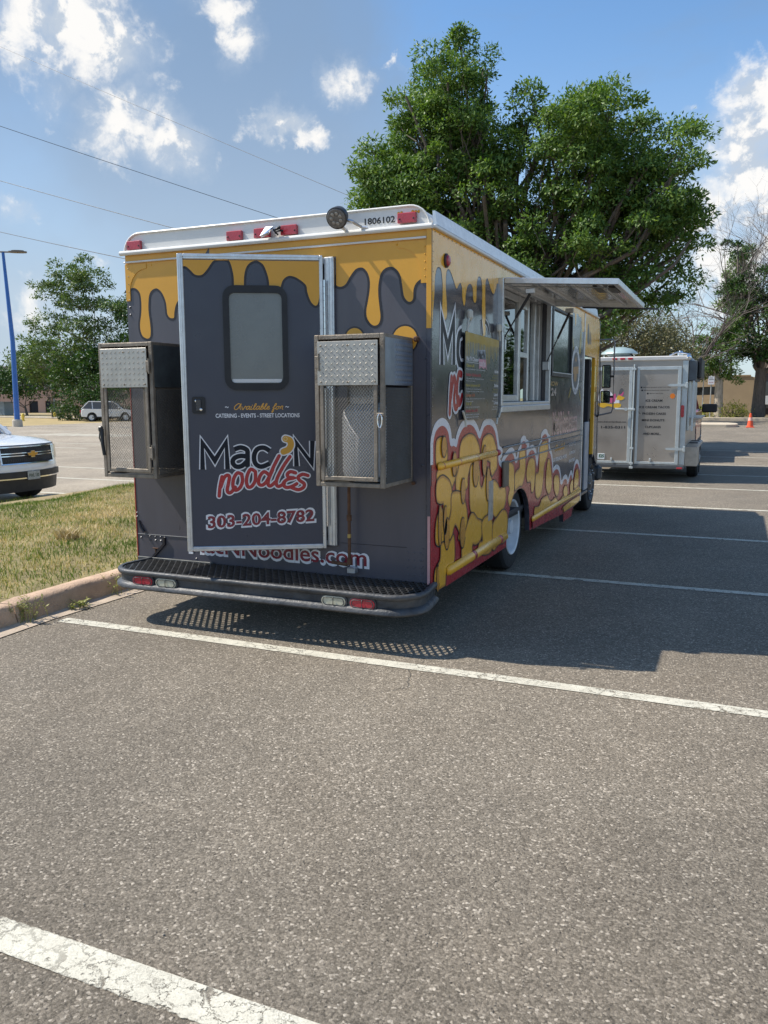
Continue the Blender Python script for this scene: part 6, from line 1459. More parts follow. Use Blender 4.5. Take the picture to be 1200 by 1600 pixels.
for z, tt, m2, dd in ((1.800, 'Classic $8', bg_, ('House cheese sauce and cavatappi pasta',)), (1.735, 'Buffalo Chicken $12', br_, ('Hot sauce, blue cheese and scallion', 'Served over pasta')), (1.660, 'Bacon Jalapeno $13', bg_, ('Smoked bacon, roasted jalapeno', 'Topped with crispy crumbs and ranch')), (1.590, 'Lobster $18', bo, ('Butter poached lobster and fresh chive', 'Toasted crumbs')), (1.530, 'Kids $7', bg_, ('Half portion of the classic',)), (1.478, 'Brisket Mac $15', br_, ('Smoked brisket and barbecue', 'Pickled onion and cheddar'))):
    mt(tt, .65, .65 + .019 * len(tt), z, .021, m2, .002)
    for k, d_ in enumerate(dd): mt(d_, .65, .65 + .0125 * len(d_), z - .020 - .018 * k, .010, bw, .0004)
for z, tt in ((1.775, 'Add-ons'), (1.665, 'Sides'), (1.595, "Lunch"), (1.530, 'Drinks')):
    mt(tt, 1.38, 1.50, z, .024, bw, .002)
    for k in range(3 if z > 1.7 else 2): mt(('Bacon 2', 'Jalapeno 1', 'Extra 2')[k], 1.36 - .04 * k, 1.50, z - .024 - .020 * k, .010, bg_ if z > 1.6 else bw, .0004)
m_ = MB()
for q in ([(.70, 2.17), (.66, 2.11), (.64, 2.045)], [(.70, 2.17), (.72, 2.12), (.66, 2.08)], [(1.47, 2.125), (1.50, 2.06), (1.505, 2.03)], [(1.50, 1.42), (1.55, 1.47), (1.56, 1.50)], [(.62, 1.43), (.58, 1.47), (.56, 1.49)], [(.62, 1.43), (.63, 1.38)], [(1.47, 1.42), (1.44, 1.37)]):
    MB().tube([MF(a, b, .012) for a, b in q], .0085, 6).build('cord', pbr('cord_white', (.62, .60, .52), .7), menu, smooth=True)
for a, b in ((.70, 2.165), (1.475, 2.13)): MB().bbox(.012, .05, a - .03, a + .03, b - .035, b + .035, .012).build('knot', MATS['cord_white'], menu, smooth=True)
# ================================================================== STEEL TRAILER
M_tr = pbr('trailer_steel', (.45, .40, .35), .34, metal=.62, var=.07, scale=1.5, dirt=.08, dirtcol=(.26, .23, .20))
M_trf = pbr('trailer_frame', (.54, .58, .58), .42, metal=.5, var=.08)
M_trd = pbr('trailer_dark', (.10, .11, .12), .45, metal=.4, var=.2)
trl = thing('cargo_trailer', 'stainless steel ice cream trailer with double rear doors parked beyond the food truck', 'trailer', (.03, 12.8, 0))
TRY = 11.0; TF = Frame((0, TRY, 0), (1, 0, 0), (0, 0, 1), (0, -1, 0))
TX0, TX1, TZ0, TZ1 = -.98, .955, .25, 2.25
MB().bbox(TX0, TX1, TRY, 14.8, TZ0 + .05, TZ1, .01).build('body', M_tr, trl)
MB().bbox(TX0 - .02, TX1 + .02, TRY - .03, 14.82, TZ1 - .02, TZ1 + .06, .015).build('roof', pbr('trailer_roof', (.62, .60, .57), .5, metal=.2, var=.1), trl)
MB().bbox(TX0, TX1, TRY - .06, TRY - .001, TZ0, TZ0 + .07, .01).build('sill', M_trd, trl)
for x0, x1, nm in ((TX0 + .05, -.005, 'rear_door'), (.075, .845, 'rear_door')):
    d = MB().bbox(x0, x1, TRY - .035, TRY - .001, .33, 2.12, .004).build(nm, M_tr, trl)
    f = MB()
    for a, b, c, e in ((x0, x0 + .045, .33, 2.12), (x1 - .06, x1, .33, 2.12), (x0 + .045, x1 - .06, .33, .375), (x0 + .045, x1 - .06, 2.06, 2.12)): f.bbox(a, b, TRY - .050, TRY - .0355, c, e, .004)
    f.build('door_frame', M_trf, d)
    for z in (.62, 1.78):
        h0, h1 = (x1 - .24, x1 + .10) if x0 > 0 else (x0 - .05, x0 + .24)
        h_ = MB().prism([(h0, z), (h0 + .05, z + .022), (h1, z + .026), (h1, z - .026), (h0 + .05, z - .022)] if x0 > 0 else [(h1, z), (h1 - .05, z + .022), (h0, z + .026), (h0, z - .026), (h1 - .05, z - .022)], TF, .0505, .062).bbox(h1 - .02, h1 + .02, TRY - .075, TRY - .04, z - .05, z + .05, .005) if x0 > 0 else MB().prism([(h1, z), (h1 - .05, z + .022), (h0, z + .026), (h0, z - .026), (h1 - .05, z - .022)], TF, .0505, .062)
        h_.build('strap_hinge', M_trf, d)
MB().bbox(.0, .045, TRY - .0345, TRY - .002, .33, 2.12, .002).build('centre_seal', M_trd, trl)
lb = MB().tube([(.022, TRY - .07, .30), (.022, TRY - .07, 2.17)], .014, 8)
for z in (.34, .62, 1.34, 2.08, .26): lb.bbox(-.01, .055, TRY - .085, TRY - .05, z - .02, z + .02, .004)
lb.tube([(.022, TRY - .075, 1.34), (-.12, TRY - .09, 1.345), (-.30, TRY - .11, 1.35)], [.014, .012, .022], 8).lathe([(.03, 0), (.03, .03)], (-.10, TRY - .12, 1.345), (0, 1, 0), 12)
lb.build('lock_bar', M_trf, trl, smooth=True)
for x in (-.36, .34): MB().bbox(x, x + .03, TRY - .075, TRY - .036, .385, .435, .006).build('latch', M_trf, trl)
for x in (-.34, -.20, -.06): MB().bbox(x - .045, x + .045, TRY - .055, TRY - .031, TZ1 + .005, TZ1 + .04, .008).build('marker_lamp', M_redl, trl)
MB().prism(rrect(.855, .915, 1.20, 1.42, .028), TF, .003, .03).build('tail_lamp', M_redl, trl)
MB().bbox(.83, .93, TRY - .075, TRY - .06, .255, .285, .004).build('tail_lamp', M_redl, trl)
MB().bbox(.86, .953, TRY - .012, TRY - .001, .33, 2.22, .003).build('corner_post', M_trf, trl)
# lamps and clutter on the roof corner
rm = MB().lathe([(.05, 0), (.055, .04), (.03, .09)], (.80, TRY + .1, TZ1 + .06), (0, 0, 1), 12).lathe([(.05, 0), (.06, .03), (.02, .10)], (.94, TRY + .05, TZ1 + .02), (0, -1, .3), 12).tube([(.62, TRY, TZ1 + .065), (.75, TRY + .02, TZ1 + .12), (.98, TRY + .04, TZ1 + .08)], .015, 6)
rm.build('work_lamp', M_chrome, trl, smooth=True)
# side gear: roof box, shelf, fender box
MB().bbox(.957, 1.10, 11.02, 12.6, 1.86, 2.22, .01).build('awning_box', M_trd, trl)
MB().bbox(1.101, 1.17, 11.2, 12.6, 1.90, 2.28, .02).build('rolled_awning', M_blk, trl)
MB().bbox(.957, 1.0, 11.1, 13.8, .95, 1.86, .01).bbox(1.04, 1.075, 11.02, 11.06, .95, 1.86, .004).build('serving_hatch', M_trf, trl)
MB().bbox(.957, 1.20, 11.15, 13.4, 1.16, 1.19, .006).prism([(.957, 1.158), (1.17, 1.158), (.957, 1.0)], TF, -.20, -.16).build('side_shelf', M_tr, trl)
fb = MB().bbox(.957, 1.17, 11.10, 11.118, .30, .66, .004).bbox(.957, 1.17, 11.12, 13.6, .60, .66, .006).bbox(1.155, 1.17, 11.12, 11.9, .30, .60, .004).build('fender', M_plate, trl)
FB = Frame((0, 11.099, 0), (1, 0, 0), (0, 0, 1), (0, -1, 0)); lz_ = MB(); k = 0
for z in np.arange(.32, .65, .03):
    for x in np.arange(.975 + .015 * (k % 2), 1.16, .03): lz_.raw([FB(x - .01, z - .008), FB(x + .003, z - .003), FB(x + .01, z + .008), FB(x - .003, z + .003), FB(x, z, .003)], [(0, 1, 4), (1, 2, 4), (2, 3, 4), (3, 0, 4)])
    k += 1
lz_.build('tread_lozenges', M_plate, fb)['kind'] = 'stuff'
def simple_wheel(par, cx, cy, r_, wd, z=0.0, ax=(1, 0, 0), face=1, rimm=None):
    A = Vector(ax); c = Vector((cx, cy, z + r_)) - A * wd / 2
    w_ = MB().lathe([(r_ * .6, 0), (r_ * .92, .0), (r_, wd * .15), (r_, wd * .85), (r_ * .92, wd), (r_ * .6, wd)], c, ax, 28, 'loop').build('wheel', M_tire, par, smooth=True, angle=35)
    cc = Vector((cx, cy, z + r_)) + A * face * (wd / 2 - .01); q = A * face
    MB().lathe([(r_ * .66, .008), (r_ * .62, .0), (r_ * .5, -.03), (r_ * .2, .0), (r_ * .12, .015)], cc, tuple(q), 20, 'end').build('rim', rimm or M_rim, w_, smooth=True)
    sp_ = MB(); u = A.cross(Vector((0, 0, 1))).normalized()
    for k in range(5):
        a = 2 * math.pi * k / 5; d = u * math.cos(a) + Vector((0, 0, 1)) * math.sin(a); n_ = u * -math.sin(a) + Vector((0, 0, 1)) * math.cos(a)
        sp_.raw([tuple(cc + q * .004 + d * r_ * .12 - n_ * r_ * .07), tuple(cc + q * .004 + d * r_ * .12 + n_ * r_ * .07), tuple(cc + q * .006 + d * r_ * .6 + n_ * r_ * .11), tuple(cc + q * .006 + d * r_ * .6 - n_ * r_ * .11)], [(0, 1, 2, 3)])
    sp_.build('spoke_cluster', rimm or M_rim, w_)
for x in (1.045, -1.06):
    for y in (12.35, 13.1): simple_wheel(trl, x, y, .34, .20, 0, face=1 if x > 0 else -1)
MB().bbox(-.8, .8, 11.2, 14.7, .26, .30, .01).tube([(0, 14.8, .42), (0, 15.6, .45)], .05, 8).build('chassis', M_under, trl)
v_ = MB().lathe([(.20, 0), (.20, .06), (.24, .10), (.24, .12)], (-.42, 12.2, TZ1 + .05), (0, 0, 1), 20).build('roof_vent', pbr('vent_grey', (.28, .34, .34), .4, metal=.4), trl, smooth=True)
MB().lathe([(.36, 0), (.34, .03), (.24, .10), (.10, .135), (.02, .14)], (-.42, 12.2, TZ1 + .17), (0, 0, 1), 24).build('vent_cap', pbr('vent_cap', (.40, .50, .49), .35, metal=.3), v_, smooth=True)
MB().tube([(-.10, 12.1, TZ1 + .06), (-.18, 12.1, TZ1 + .16), (-.25, 12.1, TZ1 + .2)], .018, 6).build('vent_crank', M_blk, v_)
MT = Frame((0, TRY - .0358, 0), (1, 0, 0), (0, 0, 1), (0, -1, 0)); M_ink = pbr('black_print', (.02, .02, .022), .5)
def tt(s_, x0, x1, z, h, m=M_ink, off=.002, w_=.0015): return lettering(s_, (x0, z, x1, z + h), MT, w_, m, trl, offset=off)
for s_, x0, x1, z in (('ICE CREAM', .24, .53, 1.485), ('ICE CREAM TACOS', .13, .66, 1.365), ('FROZEN CAKES', .19, .60, 1.245), ('MINI DONUTS', .185, .58, 1.125), ('CUPCAKES', .245, .52, 1.00), ('AND MORE...', .215, .53, .875)): tt(s_, x0, x1, z, .038, off=.0018)
tt('www.theicecreamboys.com', -.62, -.10, 1.088, .034, off=.001); tt('1-835-0311', -.55, -.115, .985, .045, off=.002)
for k, (x0, x1, z) in enumerate(((.185, .67, 1.737), (.20, .65, 1.683), (.30, .54, 1.628))): tt(('@theicecreamboys of the front range', '@theicecreamboystruckandtrailer', '@icecreamboys')[k], x0, x1, z, .016, off=.0008)
for x, z in ((.155, 1.745), (.17, 1.690), (.27, 1.634)): MB().flat(ellipse(x, z, .016, .016, 14) if z < 1.74 else rrect(x - .014, x + .014, z - .014, z + .014, .003), MT, .0015).build('social_icon', M_navy if z > 1.74 else M_ink, trl)
MB().flat(ellipse(.705, 1.585, .045, .048, 20), MT, .002).build('orange_sticker', pbr('orange_sticker', (.75, .20, .02), .5), trl)
MB().bbox(-.66, -.47, TRY - .045, TRY - .0365, .40, .51, .003).build('licence_plate', pbr('plate_white', (.62, .66, .66), .5), trl)
lettering('525', (-.575, .435, -.485, .49), Frame((0, TRY - .0456, 0), (1, 0, 0), (0, 0, 1), (0, -1, 0)), .0, pbr('plate_green', (.03, .10, .05), .5), trl, offset=.004)
M_pink = pbr('print_pink', (.60, .10, .24), .5); M_cream = pbr('print_white', (.78, .76, .78), .5); M_gold = pbr('print_gold', (.72, .42, .03), .5); M_gry = pbr('print_grey', (.10, .10, .10), .5)
def art(polys, m, nm='ice_cream_graphic', w0=.002):
    mb = MB()
    for i, p_ in enumerate(polys): mb.flat(catmull(p_, 3), MT, w0 + i * .00015)
    return mb.build(nm, m, trl)
art([[(-.62, 1.52), (-.60, 1.66), (-.55, 1.72), (-.50, 1.66), (-.44, 1.70), (-.36, 1.62), (-.33, 1.52), (-.45, 1.47), (-.58, 1.47)], [(-.33, 1.46), (-.24, 1.44), (-.24, 1.53), (-.29, 1.56), (-.34, 1.52)]], M_cream)
art([[(-.44, 1.50), (-.42, 1.58), (-.36, 1.60), (-.31, 1.64), (-.30, 1.55), (-.32, 1.48), (-.38, 1.46)], [(-.26, 1.60), (-.20, 1.68), (-.16, 1.66), (-.18, 1.59), (-.23, 1.57)]], M_pink, w0=.0026)
art([[(-.25, 1.63), (-.22, 1.72), (-.18, 1.73), (-.17, 1.68), (-.21, 1.62)]], M_gry, w0=.0030)
art([[(-.62, 1.45), (-.60, 1.40), (-.52, 1.37), (-.45, 1.40), (-.38, 1.39), (-.30, 1.37), (-.22, 1.38), (-.20, 1.43), (-.26, 1.46), (-.38, 1.44), (-.50, 1.46)], [(-.29, 1.52), (-.26, 1.60), (-.18, 1.58), (-.14, 1.55), (-.20, 1.51), (-.26, 1.52)]], M_gold, w0=.0034)

# ================================================================== VEHICLES
M_carw = pbr('car_white', (.78, .79, .80), .22, var=.02, coat=.8)
M_carr = pbr('car_red', (.30, .030, .022), .30, var=.05, coat=.7)
M_cgls = pbr('car_glass', (.030, .036, .040), .05, coat=1.0, var=.02)
M_plast = pbr('car_plastic', (.025, .026, .028), .55)
M_grl = pbr('grille_black', (.018, .018, .020), .5)
M_hl = pbr('headlamp', (.30, .31, .32), .12, metal=.5, coat=1.0, var=.25, scale=30)
def car_body(fr, prof, W, mat, nm, par, nose=.22, tail=.10, x0=0, x1=5, tumble=0.0, zt=1.0, secs=(-1, -.97, -.88, -.6, -.3, 0, .3, .6, .88, .97, 1)):
    vs = []; fs = []; m_ = len(prof); c = Vector((sum(a for a, b in prof) / m_, sum(b for a, b in prof) / m_))
    for s_ in secs:
        e = abs(s_); ins = .045 if e == 1 else (.012 if e > .95 else 0)
        for a, b in prof:
            v = Vector((a, b)) - c; l = v.length; k = max(0, 1 - ins / l); a2, b2 = c.x + v.x * k, c.y + v.y * k
            a2 -= nose * e ** 2.6 * max(0, min(1, (a2 - x1 + 1.1) / 1.1)) ; a2 += tail * e ** 2.6 * max(0, min(1, (x0 + .8 - a2) / .8))
            y = s_ * W / 2 * (1 - .035 * max(0, min(1, (a2 - x1 + 1.2) / 1.2))) * (1 - tumble * max(0, b2 - zt))
            vs.append(fr(a2, y, b2))
    n = len(secs)
    for i in range(n - 1):
        for j in range(m_): k = (j + 1) % m_; fs.append((i * m_ + j, i * m_ + k, (i + 1) * m_ + k, (i + 1) * m_ + j))
    tri = tessellate_polygon([[Vector((a, b, 0)) for a, b in prof]])
    fs += [tuple(t) for t in tri] + [tuple((n - 1) * m_ + k for k in reversed(t)) for t in tri]
    return MB().raw(vs, fs).build(nm, mat, par, smooth=True, angle=32)
def vframe(o, ang):
    c, s_ = math.cos(ang), math.sin(ang); O = Vector(o)
    return lambda a, b, c2: (O.x + a * c - b * s_, O.y + a * s_ + b * c, O.z + c2)
def archpts(cx, r_, z0, n=9): return [(cx + r_ * math.cos(R(a)), z0 + r_ * math.sin(R(a))) for a in np.linspace(0, 180, n)]
# white suv at the left edge, facing the kerb (local x forward, front at x=0)
suv = thing('parked_suv', 'white full size suv with gold cross badge nosed up to the grass island', 'suv', (-12.9, 6.5, -.40))
SF = vframe((-10.42, 6.60, -.40), R(3)); W_ = 2.02
rw = .40
prof = [(-.02, .52), (.02, .62), (.02, .72), (-.03, .86), (-.05, 1.06), (-.10, 1.13), (-.35, 1.19), (-.9, 1.235), (-1.30, 1.25), (-1.5, 1.28), (-4.9, 1.28), (-5.1, 1.15), (-5.15, .6), (-5.1, .42), (-4.42, .42)] + [(-4.0 + .46 * math.cos(R(a)) * -1 if False else -4.0 - .46 * math.cos(R(a)), .42 + .46 * math.sin(R(a))) for a in np.linspace(8, 172, 9)] + [(-1.48, .42)] + [(-1.0 - .46 * math.cos(R(a)), .42 + .46 * math.sin(R(a))) for a in np.linspace(8, 172, 9)] + [(-.50, .44), (-.15, .44)]
car_body(SF, prof, W_, M_carw, 'body', suv, nose=.30, x0=-5.15, x1=0)
gp = [(-1.42, 1.26), (-2.05, 1.78), (-2.3, 1.84), (-4.7, 1.82), (-4.95, 1.70), (-5.08, 1.27)]
car_body(SF, gp, W_ * .93, M_cgls, 'windscreen', suv, nose=.06, x0=-5.08, x1=-1.4, tumble=.28, zt=1.27)
rf_ = MB().raw([SF(a, b, c) for a, b, c in [(-2.1, -.70, 1.815), (-2.1, .70, 1.815), (-4.8, .70, 1.83), (-4.8, -.70, 1.83), (-2.2, -.66, 1.87), (-2.2, .66, 1.87), (-4.7, .66, 1.875), (-4.7, -.66, 1.875)]], [(4, 5, 6, 7), (0, 1, 5, 4), (1, 2, 6, 5), (2, 3, 7, 6), (3, 0, 4, 7)]).build('roof', M_carw, suv)
for s_ in (-1, 1):
    MB().tube([SF(-1.36, .90 * s_, 1.27), SF(-2.08, .73 * s_, 1.83), SF(-4.75, .72 * s_, 1.83)], .045, 8).build('pillar', M_carw, suv, smooth=True)
    m2 = MB().bbox(-1.95, -1.72, s_ * 1.02 if s_ > 0 else -1.24, s_ * 1.24 if s_ > 0 else -1.02, 1.22, 1.42, .04, SF).build('mirror', M_carw, suv, smooth=True)
# bowed front pieces follow the nose
def nosex(b, base=0.0): e = abs(b) / (W_ / 2); return base - .30 * e ** 2.6
def front(nm, pts, mat, par, d0=.0, d1=.03, xb=lambda z: 0.0, ndiv=14):
    # pts: outline in (y, z) as horizontal bands -> grid of quads bowed with the nose
    (ya, yb_, zlo, zhi) = pts; mb = MB(); vs = []
    for i in range(ndiv + 1):
        b = ya + (yb_ - ya) * i / ndiv
        for z, d in ((zlo, d0), (zlo, d1), (zhi, d1), (zhi, d0)): vs.append(SF(nosex(b) + xb(z) + d, b, z))
    fs = [(i * 4 + j, (i + 1) * 4 + j, (i + 1) * 4 + (j + 1) % 4, i * 4 + (j + 1) % 4) for i in range(ndiv) for j in range(4)] + [(0, 1, 2, 3), tuple(ndiv * 4 + j for j in range(4))]
    return mb.raw(vs, fs).build(nm, mat, par, smooth=True, angle=40)
xb = lambda z: .02 if z < .74 else (.02 - .05 * (z - .72) / .14 if z < .86 else -.03 - .02 * (z - .86) / .2)
grl = front('grille', (-.64, .64, .80, 1.09), M_grl, suv, .0, .012, xb)
front('grille_bar', (-.66, .66, 1.088, 1.108), M_chrome, grl, .012, .028, xb); front('grille_bar', (-.66, .66, .778, .800), M_chrome, grl, .012, .03, xb)
front('grille_bar', (-.64, .64, .972, .990), M_chrome, grl, .012, .034, xb); front('grille_bar', (-.64, .64, .925, .943), M_chrome, grl, .012, .034, xb)
for b in (-.655, .635): front('grille_bar', (b, b + .022, .79, 1.10), M_chrome, grl, .010, .03, xb, 2)
gm = MB()
for z0, z1 in ((.80, .925), (.992, 1.088)):
    for k in range(26):
        b = -.62 + k * .049; 
        for s_ in (1, -1): gm.tube([SF(nosex(b) + xb(z0) + .016, b, z0), SF(nosex(b + s_ * .05) + xb(z1) + .016, b + s_ * .05, z1)], .003, 3, cap=False)
gm.build('grille_mesh', pbr('grille_grey', (.08, .08, .085), .4, metal=.3), grl)
bt = [(-.115, .022), (-.045, .022), (-.045, .052), (.045, .052), (.045, .022), (.115, .022), (.095, -.022), (.045, -.022), (.045, -.052), (-.045, -.052), (-.045, -.022), (-.095, -.022)]
MB().prism(bt, lambda a, b, w2: SF(.045 + w2, a, .957 + b), 0, .012).build('badge', pbr('badge_gold', (.62, .36, .07), .3, metal=.5), grl)
MB().prism([(a * 1.1, b * 1.16) for a, b in bt], lambda a, b, w2: SF(.038 + w2, a, .957 + b), 0, .010).build('badge_rim', M_chrome, grl)
for s_ in (-1, 1):
    a_, b_ = sorted((s_ * .665, s_ * .955)); hlm = front('headlamp', (a_, b_, .83, 1.08), M_hl, suv, -.03, .016, xb, 8)
    a_, b_ = sorted((s_ * .67, s_ * .80)); front('lamp_cell', (a_, b_, .86, .95), M_chrome, hlm, .016, .022, xb, 4)
    a_, b_ = sorted((s_ * .62, s_ * .98)); 
    front('bumper_insert', tuple(sorted((s_ * .02, s_ * .97))) + (.52, .64), M_plast, suv, .0, .012, lambda z: .015)
front('lower_bumper', (-.97, .97, .25, .50), M_plast, suv, -.12, -.02, lambda z: .0 + (.5 - z) * -.15)
front('bumper_trim', (-.95, .95, .50, .522), M_chrome, suv, -.02, .03, lambda z: .0)
lp = MB().bbox(.035, .048, -.155, .155, .475, .635, .004, SF).build('licence_plate', pbr('plate_mixed', (.38, .40, .38), .5, var=.3, scale=30), suv)
lettering('FWL 130', (0, 0, .25, .06), lambda u, v, w2: SF(.0495 + w2, -.125 + u, .525 + v), .0, pbr('plate_ink', (.07, .10, .08), .5), suv, offset=.003)
front('hood_edge', (-.90, .90, 1.115, 1.127), M_plast, suv, -.03, -.015, lambda z: -.05, 10)
for x, y in ((-1.0, .87), (-4.0, .87), (-1.0, -.87), (-4.0, -.87)):
    c = SF(x, y, 0); d = SF(x, y + (1 if y > 0 else -1), 0); ax = (Vector(d) - Vector(c)).normalized(); simple_wheel(suv, c[0], c[1], rw, .27, -.40, tuple(ax if y > 0 else -ax), 1 if y > 0 else -1)
MB().bbox(-4.9, -.3, -.8, .8, .30, .46, .05, SF).build('underbody', M_under, suv)

def small_suv(name, label, o, ang, mat, L=4.8, W=1.9, H=1.76, pick=False):
    t = thing(name, label, 'suv' if not pick else 'pickup truck', o); F = vframe(o, ang); r_ = .37 if not pick else .40
    s_ = L / 4.8; k = 1.12 if pick else 1.0
    wx = (.95 * s_, 3.80 * s_)
    def A(cx): return [(cx - (r_ + .07) * math.cos(R(a)), .40 + (r_ + .06) * math.sin(R(a))) for a in np.linspace(172, 8, 9)]
    bot = [(.15, .40)] 
    if not pick: top = [(L, .55), (L - .02, .85), (L - .12, .95), (L - 1.15, 1.06), (L - 1.3, 1.08), (.25, 1.12), (.05, 1.02), (0, .70), (.05, .45)]
    else: top = [(L, .62), (L - .02, 1.02), (L - .15, 1.12), (L - 1.3, 1.20), (L - 1.5, 1.22), (2.2, 1.22), (2.15, 1.20), (.05, 1.18), (0, .75), (.05, .55)]
    prof = [(L - .1, .42)] + top + [(wx[0] - r_ - .1, .40)] + A(wx[0])[::-1] + [(wx[0] + r_ + .12, .38), (wx[1] - r_ - .12, .38)] + A(wx[1])[::-1]
    b = car_body(F, prof, W, mat, 'body', t, nose=.20, tail=.10, x0=0, x1=L)
    if not pick: gp = [(L - 1.25, 1.07), (L - 2.0, H - .08), (L - 2.3, H - .03), (.75, H - .03), (.40, H - .16), (.12, 1.10)]
    else: gp = [(L - 1.45, 1.21), (L - 2.15, 1.80), (L - 2.4, 1.86), (2.6, 1.86), (2.35, 1.78), (2.25, 1.21)]
    car_body(F, gp, W * .92, M_cgls, 'window', t, nose=.05, x0=gp[-1][0], x1=gp[0][0], tumble=.25, zt=1.1)
    hz = gp[2][1]; x_a, x_b = gp[2][0] + .1, gp[3][0] + .02
    MB().bbox(x_b, x_a, -W * .36, W * .36, hz - .03, hz + .035, .03, F).build('roof', mat, t, smooth=True)
    for sd in (-1, 1):
        pl_ = MB().tube([F(gp[0][0] + .02, sd * W * .455, gp[0][1]), F(gp[1][0], sd * W * .385, gp[1][1] + .02), F(gp[3][0], sd * W * .38, gp[3][1] + .02), F(gp[5][0], sd * W * .455, gp[5][1])], .035, 6)
        for q in ((gp[0][0] + gp[5][0]) / 2 + .15, gp[5][0] + .95): pl_.tube([F(q, sd * W * .462, 1.1), F(q - .05, sd * W * .385, hz)], .035, 6)
        pl_.build('pillar', mat, t, smooth=True)
        MB().bbox(0 - .015, .08, sd * W * .36 - .09, sd * W * .36 + .09, .78 * k, 1.02 * k, .02, F).build('tail_lamp', M_redl, t)
        MB().bbox(L - .22, L - .10, sd * W * .34 - .12, sd * W * .34 + .12, .74 * k, .88 * k, .02, F).build('headlamp', M_hl, t)
        y0_, y1_ = sorted((sd * (W / 2 + .02), sd * (W / 2 + (.42 if pick else .22)))); MB().bbox(gp[0][0] - .35, gp[0][0] - .22, y0_, y1_, 1.12, 1.36 if pick else 1.26, .03, F).build('mirror', M_blk if pick else mat, t)
        MB().bbox(1.0, L - 1.2, sd * (W / 2 - .01) - .02, sd * (W / 2 - .01) + .02, .36, .44, .01, F).build('sill_trim', M_plast, t)
        for x in wx:
            c = F(x, sd * (W / 2 - .12), 0); d = F(x, sd * (W / 2 + 1), 0); ax = (Vector(d) - Vector(c)).normalized(); simple_wheel(t, c[0], c[1], r_, .24, o[2], tuple(ax * sd) if sd > 0 else tuple(-ax), sd)
    MB().bbox(-.08, .04, -W * .44, W * .44, .42, .60, .03, F).build('rear_bumper', M_plast if not pick else M_chrome, t)
    MB().bbox(.3, L - .3, -W * .4, W * .4, .26, .42, .04, F).build('underbody', M_under, t)
    return t
small_suv('parked_suv', 'small white suv far off beside the dark juniper bush, seen past the left cage', (-51.0, 50.9, -.45), math.atan2(.55, .80), M_carw)
small_suv('pickup_truck', 'red pickup truck with black tow mirror hitched in front of the steel trailer', (-.13, 15.9, 0), R(90), M_carr, L=5.8, W=2.0, pick=True)

# ================================================================== LEFT BACKGROUND
M_blue = pbr('blue_paint', (.020, .12, .42), .38, var=.08, coat=.3)
lp = thing('lamp_post', 'tall blue parking lot lamp post with two flat heads behind the white suv', 'lamp post', (-44.9, 38.2, -.45))
MB().tube([(-44.9, 38.2, -.45), (-44.95, 38.3, 5.5), (-45.3, 38.3, 11.55)], [.20, .16, .10], 12).build('pole', M_blue, lp, smooth=True)
MB().tube([(-46.2, 37.7, 11.60), (-44.4, 38.9, 11.60)], .05, 8).build('arm', pbr('lamp_brown', (.16, .13, .10), .5), lp)
for s_ in (-1, 1):
    c = Vector((-45.3, 38.3, 11.62)) + Vector((.83, .55, 0)) * s_ * .95; HFm = Frame(c, (.83, .55, 0), (-.55, .83, 0), (0, 0, 1))
    MB().prism([(a, b) for a, b in ellipse(0, 0, .62, .26, 20)], HFm, -.05, .05).prism([(a, b) for a, b in ellipse(0, 0, .42, .18, 20)], HFm, .05, .11).build('lamp_head', MATS['lamp_brown'], lp)
MB().lathe([(.34, 0), (.34, .5), (.30, .6)], (-44.9, 38.2, -.48), (0, 0, 1), 16).build('footing', M_pale, lp)
sl = thing('street_lamp', 'thin grey street lamp with a curved arm beyond the locust trees', 'street lamp', (-83.2, 80, -.7))
MB().tube([(-83.2, 80, -.7), (-83.2, 80, 8.6), (-83.1, 80, 9.6), (-82.6, 80, 10.4), (-81.6, 80, 11.0), (-80.0, 80.2, 11.2)], [.12, .08, .07, .06, .05, .04], 8).build('pole', pbr('galv_grey', (.30, .32, .33), .5, metal=.4), sl, smooth=True)
MB().bbox(-80.2, -79.3, 80.0, 80.3, 11.12, 11.28, .05).build('lamp_head', MATS['galv_grey'], sl)
M_pinkw = pbr('pink_render', (.46, .31, .25), .85, var=.06, scale=.5); M_dkb = pbr('dark_roof_band', (.16, .15, .17), .8)
bl = thing('low_building', 'long low pink rendered building with dark doorways beyond the road on the left', 'building', (-95, 96, -.8))
BF = Frame((-118, 88, -.75), (.90, .28, 0), (0, 0, 1), (.28, -.90, 0))
MB().hole_panel([(0, 0), (36, 0), (36, 3.6), (0, 3.6)], [[(a, .0 + .02), (a + w2, .02), (a + w2, 1.9), (a, 1.9)] for a, w2 in ((10.5, 1.0), (17.2, 1.5), (19.9, 1.6))], BF, -.3, 0).build('wall', M_pinkw, bl)
for a, w2 in ((10.5, 1.0), (17.2, 1.5), (19.9, 1.6)): MB().bbox(a, a + w2, .02, 1.9, -.30, -.2, .01, BF).build('door', M_navy, bl)
MB().bbox(0, 36, 0, 3.6, -12, -.32, .02, BF).build('rear_block', M_pinkw, bl)
MB().bbox(-.2, 36.2, 3.6, 3.75, -12, .1, .02, BF).build('roof', M_dkb, bl)
b2 = thing('wall_block', 'plain brownish pink building block between the locust tree and the white suv', 'building', (-76, 96, -.8))
MB().bbox(36.3, 62, 0, 4.4, -9, .6, .02, BF).build('wall', pbr('brown_render', (.27, .19, .16), .85, var=.08, scale=.5), b2)
MB().bbox(36.2, 62.1, 4.4, 4.6, -9, .7, .02, BF).build('roof', M_dkb, b2)
b3 = thing('flat_roof_building', 'long dark flat roofed building rising behind the trees on the far left', 'building', (-150, 170, -1))
MB().bbox(-190, -105, 165, 185, -1, 10.5, .2).build('wall', pbr('far_wall', (.17, .16, .17), .9, var=.1, scale=.2), b3)
